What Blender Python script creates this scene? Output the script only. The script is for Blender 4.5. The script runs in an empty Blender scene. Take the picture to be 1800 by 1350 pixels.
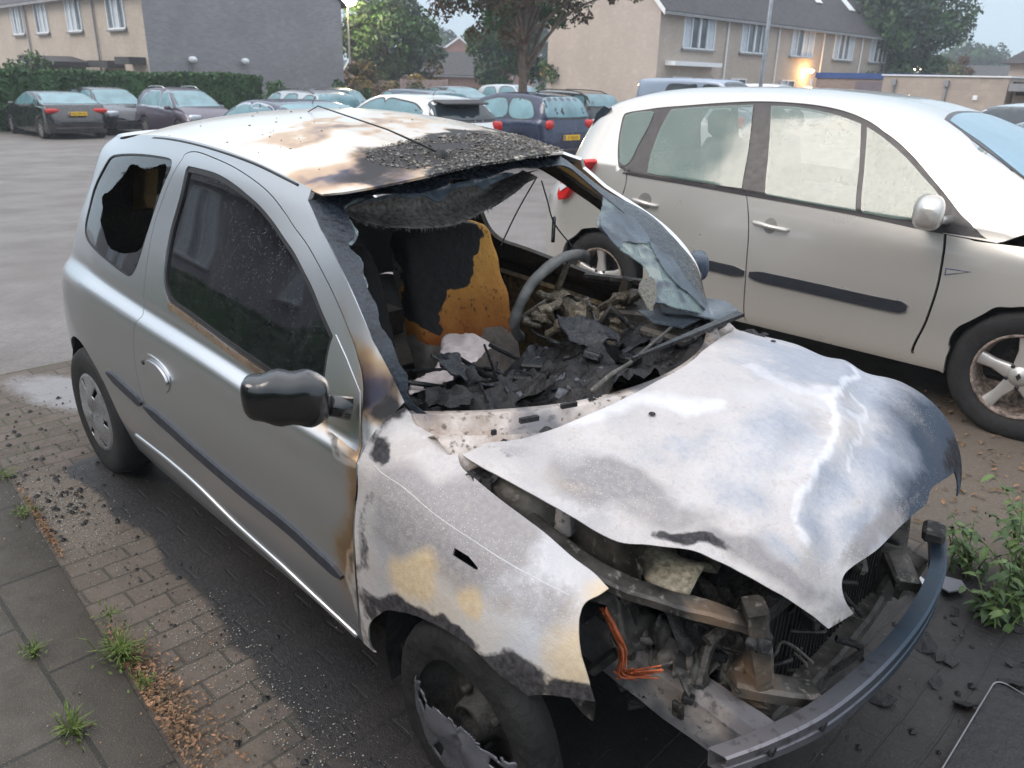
import bpy, bmesh, math, random
import numpy as np
from mathutils import Vector, Matrix, noise as mnoise
from mathutils.geometry import delaunay_2d_cdt
R = math.radians
random.seed(7)
rng = np.random.default_rng(7)
C = bpy.context.scene.collection
sc = bpy.context.scene

# ------------------------------------------------------------------ camera
W0, H0, FPX = 1800.0, 1350.0, 1399.282
CAM = np.array([1.11418, -1.80022, 1.65769])
YAW, PIT, ROL = R(134.65108), R(21.10163), R(1.45633)
def cam_axes():
    cy, sy, cp, sp = math.cos(YAW), math.sin(YAW), math.cos(PIT), math.sin(PIT)
    f = np.array([cy*cp, sy*cp, -sp]); r = np.array([sy, -cy, 0.0]); u = np.cross(r, f)
    c, s = math.cos(ROL), math.sin(ROL)
    return np.array([c*r+s*u, -s*r+c*u, f])
RM = cam_axes()
cd = bpy.data.cameras.new('camera'); cam = bpy.data.objects.new('camera', cd); C.objects.link(cam)
cd.sensor_fit = 'HORIZONTAL'; cd.sensor_width = 36.0; cd.lens = 36.0*FPX/W0
cd.clip_start = 0.05; cd.clip_end = 3000
cam.matrix_world = Matrix(((RM[0][0], RM[1][0], -RM[2][0], CAM[0]), (RM[0][1], RM[1][1], -RM[2][1], CAM[1]),
                           (RM[0][2], RM[1][2], -RM[2][2], CAM[2]), (0, 0, 0, 1)))
cd.dof.use_dof = True; cd.dof.focus_distance = 2.4; cd.dof.aperture_fstop = 7.0
sc.camera = cam

# ------------------------------------------------------------------ sky, sun, exposure
SUN_EL, SUN_AZ = 42.0, 250.0     # a bright patch of overcast behind the camera
w = bpy.data.worlds.new('World'); sc.world = w; w.use_nodes = True
nt = w.node_tree; nt.nodes.clear()
out = nt.nodes.new('ShaderNodeOutputWorld'); bg = nt.nodes.new('ShaderNodeBackground')
sky = nt.nodes.new('ShaderNodeTexSky'); sky.sky_type = 'NISHITA'; sky.sun_disc = False
sky.sun_elevation = R(12); sky.sun_rotation = R(90-SUN_AZ); sky.air_density = 1.0; sky.dust_density = 3.0; sky.ozone_density = 2.0
hs = nt.nodes.new('ShaderNodeHueSaturation'); hs.inputs['Saturation'].default_value = 0.55
tc = nt.nodes.new('ShaderNodeTexCoord'); sep = nt.nodes.new('ShaderNodeSeparateXYZ')
ramp = nt.nodes.new('ShaderNodeValToRGB')      # cloud deck: pale near the horizon, cooler overhead
ramp.color_ramp.elements[0].position = 0.0; ramp.color_ramp.elements[0].color = (6.2, 8.0, 9.2, 1)
e_ = ramp.color_ramp.elements.new(0.30); e_.color = (6.8, 8.4, 9.8, 1)
ramp.color_ramp.elements[-1].position = 0.85; ramp.color_ramp.elements[-1].color = (17.8, 18.4, 19.8, 1)
cl = nt.nodes.new('ShaderNodeTexNoise'); cl.inputs['Scale'].default_value = 1.6; cl.inputs['Detail'].default_value = 5
clm = nt.nodes.new('ShaderNodeMapRange'); clm.inputs['To Min'].default_value = 0.82; clm.inputs['To Max'].default_value = 1.2
clx = nt.nodes.new('ShaderNodeMix'); clx.data_type = 'RGBA'; clx.blend_type = 'MULTIPLY'; clx.inputs[0].default_value = 1.0
mx = nt.nodes.new('ShaderNodeMix'); mx.data_type = 'RGBA'; mx.inputs[0].default_value = 0.82
L = nt.links
L.new(tc.outputs['Generated'], sep.inputs[0]); L.new(sep.outputs['Z'], ramp.inputs[0])
L.new(tc.outputs['Generated'], cl.inputs['Vector']); L.new(cl.outputs['Fac'], clm.inputs['Value'])
L.new(ramp.outputs[0], clx.inputs[6]); L.new(clm.outputs[0], clx.inputs[7])
L.new(sky.outputs[0], hs.inputs['Color']); L.new(hs.outputs[0], mx.inputs[6]); L.new(clx.outputs[2], mx.inputs[7])
L.new(mx.outputs[2], bg.inputs['Color']); bg.inputs['Strength'].default_value = 0.1
L.new(bg.outputs[0], out.inputs[0])
sd = bpy.data.lights.new('sun', 'SUN'); sun = bpy.data.objects.new('sun', sd); C.objects.link(sun)
sd.energy = 1.3; sd.angle = R(30); sd.color = (1.0, 0.88, 0.76)
sv = Vector((math.cos(R(SUN_AZ))*math.cos(R(SUN_EL)), math.sin(R(SUN_AZ))*math.cos(R(SUN_EL)), math.sin(R(SUN_EL))))
sun.rotation_euler = sv.to_track_quat('Z', 'Y').to_euler()
sc.view_settings.view_transform = 'Standard'; sc.view_settings.look = 'None'
sc.view_settings.exposure = 0.38; sc.view_settings.gamma = 1.0
sc.cycles.max_bounces = 8; sc.cycles.transparent_max_bounces = 12

# ------------------------------------------------------------------ photograph geometry
def pray(px, py):
    d = np.array([(px-W0/2)/FPX, (H0/2-py)/FPX, 1.0]) @ RM
    return d/np.linalg.norm(d)
def at(px, py, ax, val):
    """point where the sight line of a photo pixel meets the plane ax = val"""
    d = pray(px, py); i = 'xyz'.index(ax)
    return CAM + (val-CAM[i])/d[i]*d
def project(P):
    c = (np.asarray(P, float)-CAM) @ RM.T
    z = np.where(c[..., 2] < 0.05, 0.05, c[..., 2])
    return np.stack([W0/2+FPX*c[..., 0]/z, H0/2-FPX*c[..., 1]/z], -1)

# ------------------------------------------------------------------ objects and tags
def tag(o, label=None, cat=None, group=None, kind=None):
    if label: o['label'] = label
    if cat: o['category'] = cat
    if group: o['group'] = group
    if kind: o['kind'] = kind
    return o
def thing(name, label, cat, loc=(0, 0, 0), rz=0.0, group=None):
    o = bpy.data.objects.new(name, None); C.objects.link(o); o.location = loc; o.rotation_euler = (0, 0, rz)
    o.empty_display_size = 0.2
    return tag(o, label, cat, group)
def mesh_obj(name, verts, faces, mats, parent=None, smooth=True, fm=None, world=False):
    """world=True: the vertices are world coordinates although the parent has an offset"""
    me = bpy.data.meshes.new(name)
    me.from_pydata([tuple(map(float, v)) for v in verts], [], [tuple(int(i) for i in f) for f in faces])
    if not isinstance(mats, (list, tuple)): mats = [mats]
    for m in mats: me.materials.append(m)
    if smooth: me.polygons.foreach_set('use_smooth', [True]*len(me.polygons))
    if fm is not None: me.polygons.foreach_set('material_index', [int(i) for i in fm])
    me.update()
    o = bpy.data.objects.new(name, me); C.objects.link(o)
    if parent is not None:
        o.parent = parent
        if world:
            p = parent; off = Vector((0, 0, 0))
            while p is not None: off += p.location; p = p.parent
            o.location = -off
    return o
def copy_tree(o, parent=None):
    c = o.copy(); C.objects.link(c)
    if parent is not None: c.parent = parent
    for ch in list(o.children): copy_tree(ch, c)
    return c
class MB:
    """collects shapes into one mesh"""
    def __init__(s): s.v = []; s.f = []; s.m = []
    def add(s, v, f, m=0):
        b = len(s.v); s.v += [tuple(map(float, p)) for p in v]; s.f += [tuple(i+b for i in q) for q in f]; s.m += [m]*len(f); return s
    def box(s, c, d, rz=0.0, m=0, bev=0.0, M=None):
        x, y, z = d[0]/2, d[1]/2, d[2]/2
        if bev > 0:
            b = min(bev, x*.9, y*.9, z*.9); v = []
            for sx in (-1, 1):
                for sy in (-1, 1):
                    for sz in (-1, 1):
                        v += [(sx*x, sy*(y-b), sz*(z-b)), (sx*(x-b), sy*y, sz*(z-b)), (sx*(x-b), sy*(y-b), sz*z)]
            def I(sx, sy, sz, k): return ((sx > 0)*4+(sy > 0)*2+(sz > 0))*3+k
            f = []
            for s_ in (-1, 1):
                f.append([I(s_, a, b2, 0) for a, b2 in ((-1, -1), (1, -1), (1, 1), (-1, 1))])
                f.append([I(a, s_, b2, 1) for a, b2 in ((-1, -1), (1, -1), (1, 1), (-1, 1))])
                f.append([I(a, b2, s_, 2) for a, b2 in ((-1, -1), (1, -1), (1, 1), (-1, 1))])
                for t in (-1, 1):
                    f.append([I(s_, t, -1, 0), I(s_, t, 1, 0), I(s_, t, 1, 1), I(s_, t, -1, 1)])
                    f.append([I(s_, -1, t, 0), I(s_, 1, t, 0), I(s_, 1, t, 2), I(s_, -1, t, 2)])
                    f.append([I(-1, s_, t, 1), I(1, s_, t, 1), I(1, s_, t, 2), I(-1, s_, t, 2)])
                    for q in (-1, 1): f.append([I(s_, t, q, 0), I(s_, t, q, 1), I(s_, t, q, 2)])
        else:
            v = [(a*x, b_*y, c_*z) for a in (-1, 1) for b_ in (-1, 1) for c_ in (-1, 1)]
            f = [(0, 1, 3, 2), (4, 6, 7, 5), (0, 4, 5, 1), (2, 3, 7, 6), (0, 2, 6, 4), (1, 5, 7, 3)]
        cr, sr = math.cos(rz), math.sin(rz)
        v = [(p[0]*cr-p[1]*sr, p[0]*sr+p[1]*cr, p[2]) for p in v]
        if M is not None: v = [tuple(M @ Vector(p)) for p in v]
        return s.add([(p[0]+c[0], p[1]+c[1], p[2]+c[2]) for p in v], f, m)
    def tube(s, pts, r, n=8, m=0, cap=True):
        pts = [np.array(p, float) for p in pts]; k = len(pts)
        rs = r if isinstance(r, (list, tuple)) else [r]*k
        v = []; up = None
        for i, p in enumerate(pts):
            t = pts[min(i+1, k-1)]-pts[max(i-1, 0)]; t = t/(np.linalg.norm(t)+1e-9)
            if up is None: up = np.array([0, 0, 1.0]) if abs(t[2]) < .9 else np.array([1.0, 0, 0])
            a = np.cross(t, up); a /= np.linalg.norm(a)+1e-9; b = np.cross(a, t); up = b
            for j in range(n):
                q = 2*math.pi*j/n; v.append(p+rs[i]*(math.cos(q)*a+math.sin(q)*b))
        f = [(i*n+j, i*n+(j+1) % n, (i+1)*n+(j+1) % n, (i+1)*n+j) for i in range(k-1) for j in range(n)]
        if cap: f += [tuple(range(n-1, -1, -1)), tuple((k-1)*n+j for j in range(n))]
        return s.add(v, f, m)
    def rev(s, prof, c=(0, 0, 0), axis='z', n=32, m=0, a0=0.0, a1=2*math.pi):
        """prof: (radius, height) pairs turned about an axis"""
        full = abs(a1-a0-2*math.pi) < 1e-6; nn = n if full else n+1; v = []
        for i in range(nn):
            a = a0+(a1-a0)*i/n
            for r_, h in prof:
                p = (r_*math.cos(a), r_*math.sin(a), h)
                if axis == 'y': p = (p[0], p[2], p[1])
                if axis == 'x': p = (p[2], p[0], p[1])
                v.append((p[0]+c[0], p[1]+c[1], p[2]+c[2]))
        k = len(prof)
        f = [(i*k+j, ((i+1) % nn)*k+j, ((i+1) % nn)*k+j+1, i*k+j+1) for i in range(n) for j in range(k-1)]
        return s.add(v, f, m)
    def grid(s, P, m=0):
        """P: nu x nv x 3"""
        P = np.asarray(P); a, b = P.shape[:2]
        f = [(i*b+j, (i+1)*b+j, (i+1)*b+j+1, i*b+j+1) for i in range(a-1) for j in range(b-1)]
        return s.add(P.reshape(-1, 3), f, m)
    def extrude(s, poly, d0, d1, plane='xz', m=0):
        """closed 2D polygon made solid between two depths"""
        def P(p, d):
            return {'xz': (p[0], d, p[1]), 'xy': (p[0], p[1], d), 'yz': (d, p[0], p[1])}[plane]
        n = len(poly); v = [P(p, d0) for p in poly]+[P(p, d1) for p in poly]
        f = [tuple(range(n-1, -1, -1)), tuple(range(n, 2*n))]+[(i, (i+1) % n, n+(i+1) % n, n+i) for i in range(n)]
        return s.add(v, f, m)
    def build(s, name, mats, parent=None, smooth=False, world=False, bevel=0.0):
        o = mesh_obj(name, s.v, s.f, mats, parent, smooth, s.m, world)
        bm = bmesh.new(); bm.from_mesh(o.data); bmesh.ops.recalc_face_normals(bm, faces=bm.faces); bm.to_mesh(o.data); bm.free()
        if bevel:
            md = o.modifiers.new('b', 'BEVEL'); md.width = bevel; md.segments = 2; md.limit_method = 'ANGLE'
        return o

# ------------------------------------------------------------------ curves, lofts, panels
def catmull(P, n=8, closed=False):
    P = np.asarray(P, float); k = len(P)
    if k < 3 and not closed:
        return np.array([P[0]+(P[-1]-P[0])*t for t in np.linspace(0, 1, n*2+1)])
    out_ = []
    for i in range(k if closed else k-1):
        if closed: a, b, c, d = P[(i-1) % k], P[i], P[(i+1) % k], P[(i+2) % k]
        else:
            b, c = P[i], P[i+1]; a = P[i-1] if i > 0 else 2*b-c; d = P[i+2] if i+2 < k else 2*c-b
        for t in np.linspace(0, 1, n, endpoint=False):
            out_.append(.5*((2*b)+(-a+c)*t+(2*a-5*b+4*c-d)*t*t+(-a+3*b-3*c+d)*t**3))
    if not closed: out_.append(P[-1])
    return np.array(out_)
class Loft:
    """smooth surface through a grid of points; u runs along the body, v around the section"""
    def __init__(s, G, center=(-1.2, 0, .5)):
        s.center = np.array(center); s.G = np.asarray(G, float); s.nu, s.nv = s.G.shape[:2]
        E = np.zeros((s.nu+2, s.nv+2, 3)); E[1:-1, 1:-1] = s.G
        E[0, 1:-1] = 2*s.G[0]-s.G[1]; E[-1, 1:-1] = 2*s.G[-1]-s.G[-2]
        E[:, 0] = 2*E[:, 1]-E[:, 2]; E[:, -1] = 2*E[:, -2]-E[:, -3]
        s.E = E
        du = np.linalg.norm(np.diff(s.G, axis=0), axis=2).mean(1); dv = np.linalg.norm(np.diff(s.G, axis=1), axis=2).mean(0)
        s.U = np.r_[0, np.cumsum(du)]; s.V = np.r_[0, np.cumsum(dv)]
    @staticmethod
    def _w(t):
        return np.stack([-t+2*t*t-t**3, 2-5*t*t+3*t**3, t+4*t*t-3*t**3, -t*t+t**3], -1)*.5
    def ev(s, u, v):
        u = np.asarray(u, float); v = np.asarray(v, float)
        i = np.clip(np.floor(u).astype(int), 0, s.nu-2); j = np.clip(np.floor(v).astype(int), 0, s.nv-2)
        wu = s._w(u-i); wv = s._w(v-j); P = 0
        for a in range(4):
            for b in range(4):
                P = P+(wu[..., a]*wv[..., b])[..., None]*s.E[i+a, j+b]
        return P
    def evm(s, D):
        D = np.asarray(D, float)
        return s.ev(np.interp(D[..., 0], s.U, np.arange(s.nu)), np.interp(D[..., 1], s.V, np.arange(s.nv)))
    def dom(s, u, v): return np.array([np.interp(u, np.arange(s.nu), s.U), np.interp(v, np.arange(s.nv), s.V)])
    def table(s):
        if not hasattr(s, 'T'):
            a, b = np.meshgrid(np.linspace(0, s.nu-1, s.nu*10), np.linspace(0, s.nv-1, s.nv*10), indexing='ij')
            P = s.ev(a, b); e = .02; n = np.cross(s.ev(a+e, b)-P, s.ev(a, b+e)-P); c = P.reshape(-1, 3)
            if (n*(P-s.center)).sum() < 0: n = -n
            pp = project(P); back = (n*(CAM-P)).sum(-1) < 0
            if getattr(s, 'facing', True): pp[back] += 5000
            s.T = (a, b, pp)
        return s.T
    def inv(s, px, py, near=None):
        """surface parameters seen at a photo pixel"""
        a, b, pp = s.table(); d = (pp[..., 0]-px)**2+(pp[..., 1]-py)**2
        if near is not None: d = d+((a-near[0])**2+(b-near[1])**2)*near[2]
        k = np.unravel_index(np.argmin(d), d.shape); q = np.array([a[k], b[k]])
        for _ in range(12):
            e = 1e-3; B = s.ev(np.array([q[0], q[0]+e, q[0]]), np.array([q[1], q[1], q[1]+e])); pr = project(B)
            J = np.stack([(pr[1]-pr[0])/e, (pr[2]-pr[0])/e], 1); r_ = np.array([px, py])-pr[0]
            try: st = np.linalg.solve(J+np.eye(2)*1e-6, r_)
            except Exception: break
            st = np.clip(st, -.5, .5); q = q+st
            if np.abs(st).max() < 1e-5: break
        q[0] = min(max(q[0], 0), s.nu-1); q[1] = min(max(q[1], 0), s.nv-1)
        return q
    def line(s, pts, n=6, closed=False):
        """curve in the surface's domain through pixels (px, py) or parameters ('p', u, v)"""
        Q = []
        for p in pts:
            q = (p[1], p[2]) if p[0] == 'p' else s.inv(p[0], p[1])
            Q.append(s.dom(*q))
        return catmull(Q, n, closed)
def inside(P, poly):
    x, y = P[:, 0], P[:, 1]; c = np.zeros(len(P), bool); n = len(poly); j = n-1
    for i in range(n):
        xi, yi = poly[i]; xj, yj = poly[j]
        with np.errstate(divide='ignore', invalid='ignore'):
            t = ((yi > y) != (yj > y)) & (x < (xj-xi)*(y-yi)/((yj-yi) if yj != yi else 1e-12)+xi)
        c ^= t; j = i
    return c
def resample(poly, h):
    poly = np.asarray(poly); out_ = []; n = len(poly)
    for i in range(n):
        a, b = poly[i], poly[(i+1) % n]; d = np.linalg.norm(b-a)
        if d < 1e-5: continue
        k = max(1, int(round(d/h)))
        if d < h*.35 and out_ and np.linalg.norm(a-out_[-1]) < h*.35: continue
        out_ += [a+(b-a)*t/k for t in range(k)]
    return np.array(out_)
def fill(outline, holes=(), h=0.02):
    """triangles that fill a 2D outline with holes; returns points, faces"""
    loops = [resample(outline, h)]+[resample(q, h) for q in holes]
    lo = loops[0].min(0); hi = loops[0].max(0)
    xs = np.arange(lo[0], hi[0], h); ys = np.arange(lo[1], hi[1], h*.87)
    g = np.array([(x+(h/2 if k % 2 else 0), y) for k, y in enumerate(ys) for x in xs])
    if len(g):
        m = inside(g, loops[0])
        for q in loops[1:]: m &= ~inside(g, q)
        g = g[m]; B = np.concatenate(loops); keep = np.ones(len(g), bool)
        for i in range(0, len(g), 4000):
            dd = ((g[i:i+4000, None]-B[None])**2).sum(2).min(1); keep[i:i+4000] = dd > (h*.55)**2
        g = g[keep]
    V = []; E = []
    for q in loops:
        b = len(V); V += [tuple(p) for p in q]; E += [(b+i, b+(i+1) % len(q)) for i in range(len(q))]
    V += [tuple(p) for p in g]
    r = delaunay_2d_cdt([Vector((float(p[0]), float(p[1]))) for p in V], E, [], 0, 1e-6)
    P = np.array([tuple(p) for p in r[0]]); F = np.array([tuple(f) for f in r[2] if len(f) == 3])
    cen = P[F].mean(1); m = inside(cen, loops[0])
    for q in loops[1:]: m &= ~inside(cen, q)
    return P, F[m]
def attr(o, name, vals):
    a = o.data.attributes.new(name, 'FLOAT_COLOR', 'POINT'); v = np.ones((len(vals), 4), np.float32)
    v[:, :np.asarray(vals).shape[1]] = vals; a.data.foreach_set('color', v.ravel())
def panel(name, surf, outline, mats, parent, holes=(), h=0.02, thick=0.006, offset=0.0, center=None,
          mask=None, deform=None, mirror=False, world=True):
    """a pressed sheet: an outline in the surface's domain, its own thickness, an inner side with the second material"""
    P, F = fill(outline, holes, h)
    X = surf.evm(P)
    if deform is not None: X = deform(X)
    n = np.cross(X[F[:, 1]]-X[F[:, 0]], X[F[:, 2]]-X[F[:, 0]]); cen = X[F].mean(1)
    if (n*(cen-(surf.center if center is None else np.array(center)))).sum() < 0: F = F[:, ::-1]; n = -n
    if offset:
        vn = np.zeros_like(X)
        for k in range(3): np.add.at(vn, F[:, k], n)
        vn /= np.linalg.norm(vn, axis=1)[:, None]+1e-12; X = X+vn*offset
    mk = mask(X) if mask is not None else None
    e = 1e-3; vn = np.cross(surf.evm(P+[e, 0])-surf.evm(P-[e, 0]), surf.evm(P+[0, e])-surf.evm(P-[0, e])) if deform is None else None
    if vn is None:
        vn = np.zeros_like(X)
        for k in range(3): np.add.at(vn, F[:, k], n)
    fn = np.zeros_like(X)
    for k in range(3): np.add.at(fn, F[:, k], n)
    if (vn*fn).sum() < 0: vn = -vn
    bad = (vn*fn).sum(1) <= 0; vn[bad] = fn[bad]
    vn = vn/(np.linalg.norm(vn, axis=1)[:, None]+1e-12)
    nX = len(X); nF = len(F); nin = 1 if isinstance(mats, (list, tuple)) and len(mats) > 1 else 0
    if thick:
        E = np.sort(np.concatenate([F[:, [0, 1]], F[:, [1, 2]], F[:, [2, 0]]]), 1); D = np.concatenate([F[:, [0, 1]], F[:, [1, 2]], F[:, [2, 0]]])
        _, ix, cn = np.unique(E, axis=0, return_index=True, return_counts=True); B = D[ix[cn == 1]]
        bi = B.ravel(); rim = np.arange(len(B)); r0 = 2*nX
        V = np.concatenate([X, X-vn*thick, X[bi], (X-vn*thick)[bi]])
        N = np.concatenate([vn, -vn, vn[bi], vn[bi]])
        RF = np.stack([r0+2*rim+1, r0+2*rim, r0+2*len(B)+2*rim, r0+2*len(B)+2*rim+1], 1)
        faces = [tuple(f) for f in F]+[tuple(f[::-1]+nX) for f in F]+[tuple(f) for f in RF]
        fmi = [0]*nF+[nin]*nF+[0]*len(RF)
        if mk is not None: mk = np.concatenate([mk, mk, mk[bi], mk[bi]])
    else: V = X; N = vn; faces = [tuple(f) for f in F]; fmi = [0]*nF
    if mirror: V = MIR(V); faces = [f[::-1] for f in faces]
    o = mesh_obj(name, V, faces, mats, parent, True, fmi, world)
    if mk is not None: attr(o, 'burn', mk)
    if not mirror:
        # analytic normals on both skins; the rim keeps its face normals
        me = o.data; ln = np.zeros((len(me.loops), 3)); k3 = nF*6 if thick else nF*3
        vi = np.zeros(len(me.loops), np.int32); me.loops.foreach_get('vertex_index', vi)
        ln[:k3] = N[vi[:k3]]
        if deform is None: me.normals_split_custom_set([tuple(q) for q in ln])
    return o
# the burnt car leans a little to the near side, where its tyres are gone
_a, _b = R(.713), R(1.247)
CRM = np.array([[math.cos(_a), 0, math.sin(_a)], [0, 1, 0], [-math.sin(_a), 0, math.cos(_a)]]) @ np.array([[1, 0, 0], [0, math.cos(_b), -math.sin(_b)], [0, math.sin(_b), math.cos(_b)]])
CP = np.array([-2.37, 0, 0])
def TC(X): return (np.asarray(X, float)-CP) @ CRM.T+CP
def TI(X): return (np.asarray(X, float)-CP) @ CRM+CP
def MIR(X): return TC(TI(X)*np.array([1, -1, 1]))
def mirrored(o, name, parent, mats=None):
    me = o.data.copy(); v = np.zeros(len(me.vertices)*3, np.float32); me.vertices.foreach_get('co', v)
    v = MIR(v.reshape(-1, 3)).astype(np.float32); me.vertices.foreach_set('co', v.ravel()); me.flip_normals()
    c = o.copy(); c.data = me; c.name = name; C.objects.link(c); c.parent = parent; c.location = o.location
    if mats:
        me.materials.clear()
        for m in mats: me.materials.append(m)
    return c
def blob(XY, cx, cy, rx, ry, ang=0.0, soft=.35):
    """0..1 inside a soft ellipse of photo pixels"""
    c, s_ = math.cos(R(ang)), math.sin(R(ang)); dx = XY[:, 0]-cx; dy = XY[:, 1]-cy
    d = np.sqrt(((dx*c+dy*s_)/rx)**2+((-dx*s_+dy*c)/ry)**2)
    return np.clip((1+soft-d)/(2*soft), 0, 1)
def fbm(X, s, oct_=3, seed=0.0):
    return np.array([mnoise.fractal(Vector((x[0]*s+seed, x[1]*s+seed*2.3, x[2]*s-seed)), 1.0, 2.0, oct_) for x in X])
# ------------------------------------------------------------------ materials
class NT:
    def __init__(s, name):
        s.m = bpy.data.materials.new(name); s.m.use_nodes = True; s.t = s.m.node_tree; s.n = s.t.nodes; s.l = s.t.links
        s.b = s.n['Principled BSDF']; s._tc = None
    def node(s, t, **k):
        q = s.n.new(t)
        for a, b in k.items():
            if a.startswith('i_'): q.inputs[a[2:].replace('_', ' ')].default_value = b
            else: setattr(q, a, b)
        return q
    def co(s, kind='Object'):
        if s._tc is None: s._tc = s.n.new('ShaderNodeTexCoord')
        return s._tc.outputs[kind]
    def noise(s, scale, detail=4, rough=.55, vec=None, dist=0.0, out='Fac'):
        q = s.node('ShaderNodeTexNoise'); q.inputs['Scale'].default_value = scale; q.inputs['Detail'].default_value = detail
        q.inputs['Roughness'].default_value = rough; q.inputs['Distortion'].default_value = dist
        s.l.new(vec if vec is not None else s.co(), q.inputs['Vector']); return q.outputs[out]
    def voro(s, scale, vec=None, out='Distance', feature='F1', rand=1.0):
        q = s.node('ShaderNodeTexVoronoi'); q.feature = feature; q.inputs['Scale'].default_value = scale; q.inputs['Randomness'].default_value = rand
        s.l.new(vec if vec is not None else s.co(), q.inputs['Vector']); return q.outputs[out]
    def mapr(s, v, a, b, c=0.0, d=1.0, smooth=False):
        q = s.node('ShaderNodeMapRange'); q.clamp = True
        if smooth: q.interpolation_type = 'SMOOTHSTEP'
        s.l.new(v, q.inputs['Value'])
        for k, x in zip(('From Min', 'From Max', 'To Min', 'To Max'), (a, b, c, d)): q.inputs[k].default_value = x
        return q.outputs[0]
    def math(s, op, a, b=None, clamp=False):
        q = s.node('ShaderNodeMath', operation=op, use_clamp=clamp)
        for i, x in enumerate((a, b)):
            if x is None: continue
            if isinstance(x, (int, float)): q.inputs[i].default_value = x
            else: s.l.new(x, q.inputs[i])
        return q.outputs[0]
    def mix(s, f, a, b, blend='MIX'):
        q = s.node('ShaderNodeMix'); q.data_type = 'RGBA'; q.blend_type = blend
        for i, x in ((0, f), (6, a), (7, b)):
            if isinstance(x, (int, float)): q.inputs[i].default_value = x
            elif isinstance(x, tuple): q.inputs[i].default_value = x if len(x) == 4 else (*x, 1)
            else: s.l.new(x, q.inputs[i])
        return q.outputs[2]
    def scale(s, vec, sx, sy, sz, rot=(0, 0, 0)):
        q = s.node('ShaderNodeMapping'); q.inputs['Scale'].default_value = (sx, sy, sz); q.inputs['Rotation'].default_value = rot
        s.l.new(vec, q.inputs['Vector']); return q.outputs[0]
    def at(s, name='burn'):
        q = s.node('ShaderNodeAttribute', attribute_name=name); sp = s.node('ShaderNodeSeparateColor'); s.l.new(q.outputs['Color'], sp.inputs[0]); return sp.outputs
    def set(s, **k):
        for a, x in k.items():
            i = s.b.inputs[a.replace('_', ' ')]
            if isinstance(x, (int, float)): i.default_value = x
            elif isinstance(x, tuple): i.default_value = x if len(x) == 4 else (*x, 1)
            else: s.l.new(x, i)
        return s
    def bump(s, h, strength=.3, dist=.01, normal=None):
        q = s.node('ShaderNodeBump'); q.inputs['Strength'].default_value = strength; q.inputs['Distance'].default_value = dist
        s.l.new(h, q.inputs['Height'])
        if normal is not None: s.l.new(normal, q.inputs['Normal'])
        s.l.new(q.outputs[0], s.b.inputs['Normal']); return q.outputs[0]
MATS = {}
def simple(name, col, rough=.5, metal=0.0, var=.15, vs=6.0, spec=.5, bump=0.0, bs=40.0, coat=0.0):
    if name in MATS: return MATS[name]
    t = NT(name); n = t.noise(vs, 5)
    c = t.mix(t.mapr(n, .3, .7), tuple(x*(1-var) for x in col), tuple(min(1, x*(1+var)) for x in col))
    t.set(Base_Color=c, Roughness=t.mapr(t.noise(vs*3, 3), .3, .7, max(0, rough-.07), min(1, rough+.07)), Metallic=metal, Specular_IOR_Level=spec, Coat_Weight=coat)
    if bump: t.bump(t.noise(bs, 5), bump, .01)
    MATS[name] = t.m; return t.m
def paint(name, col, metal=.0, rough=.28, wet=.5, dirt=.12):
    """car paint under a film of fine rain drops"""
    if name in MATS: return MATS[name]
    t = NT(name); n = t.noise(3.0, 5)
    c = t.mix(t.mapr(n, .35, .75, 0, dirt), col, (.16, .14, .12))
    fl = t.noise(900, 1)
    t.set(Base_Color=c, Metallic=metal, Roughness=t.mapr(t.noise(4, 3), .3, .7, rough, rough+.04), Coat_Weight=.8, Coat_Roughness=.06)
    d = t.voro(150); dr = t.mapr(d, .0, .32, 1, 0, True); t.bump(dr, .05*wet, .001)
    MATS[name] = t.m; return t.m
def glass_dark(name, col=(.01, .012, .014), rough=.04, drops=.4, sp=.5):
    """window glass seen from outside: dark inside, clear reflection"""
    if name in MATS: return MATS[name]
    t = NT(name)
    t.set(Base_Color=t.mix(t.mapr(t.noise(2.5, 3), .3, .8), col, tuple(x*1.8 for x in col)), Roughness=t.mapr(t.noise(5, 4), .3, .7, rough, rough+.06), Specular_IOR_Level=sp, Coat_Weight=.0)
    d = t.voro(220); t.bump(t.mapr(d, 0, .3, 1, 0, True), drops, .0015)
    MATS[name] = t.m; return t.m
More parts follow.
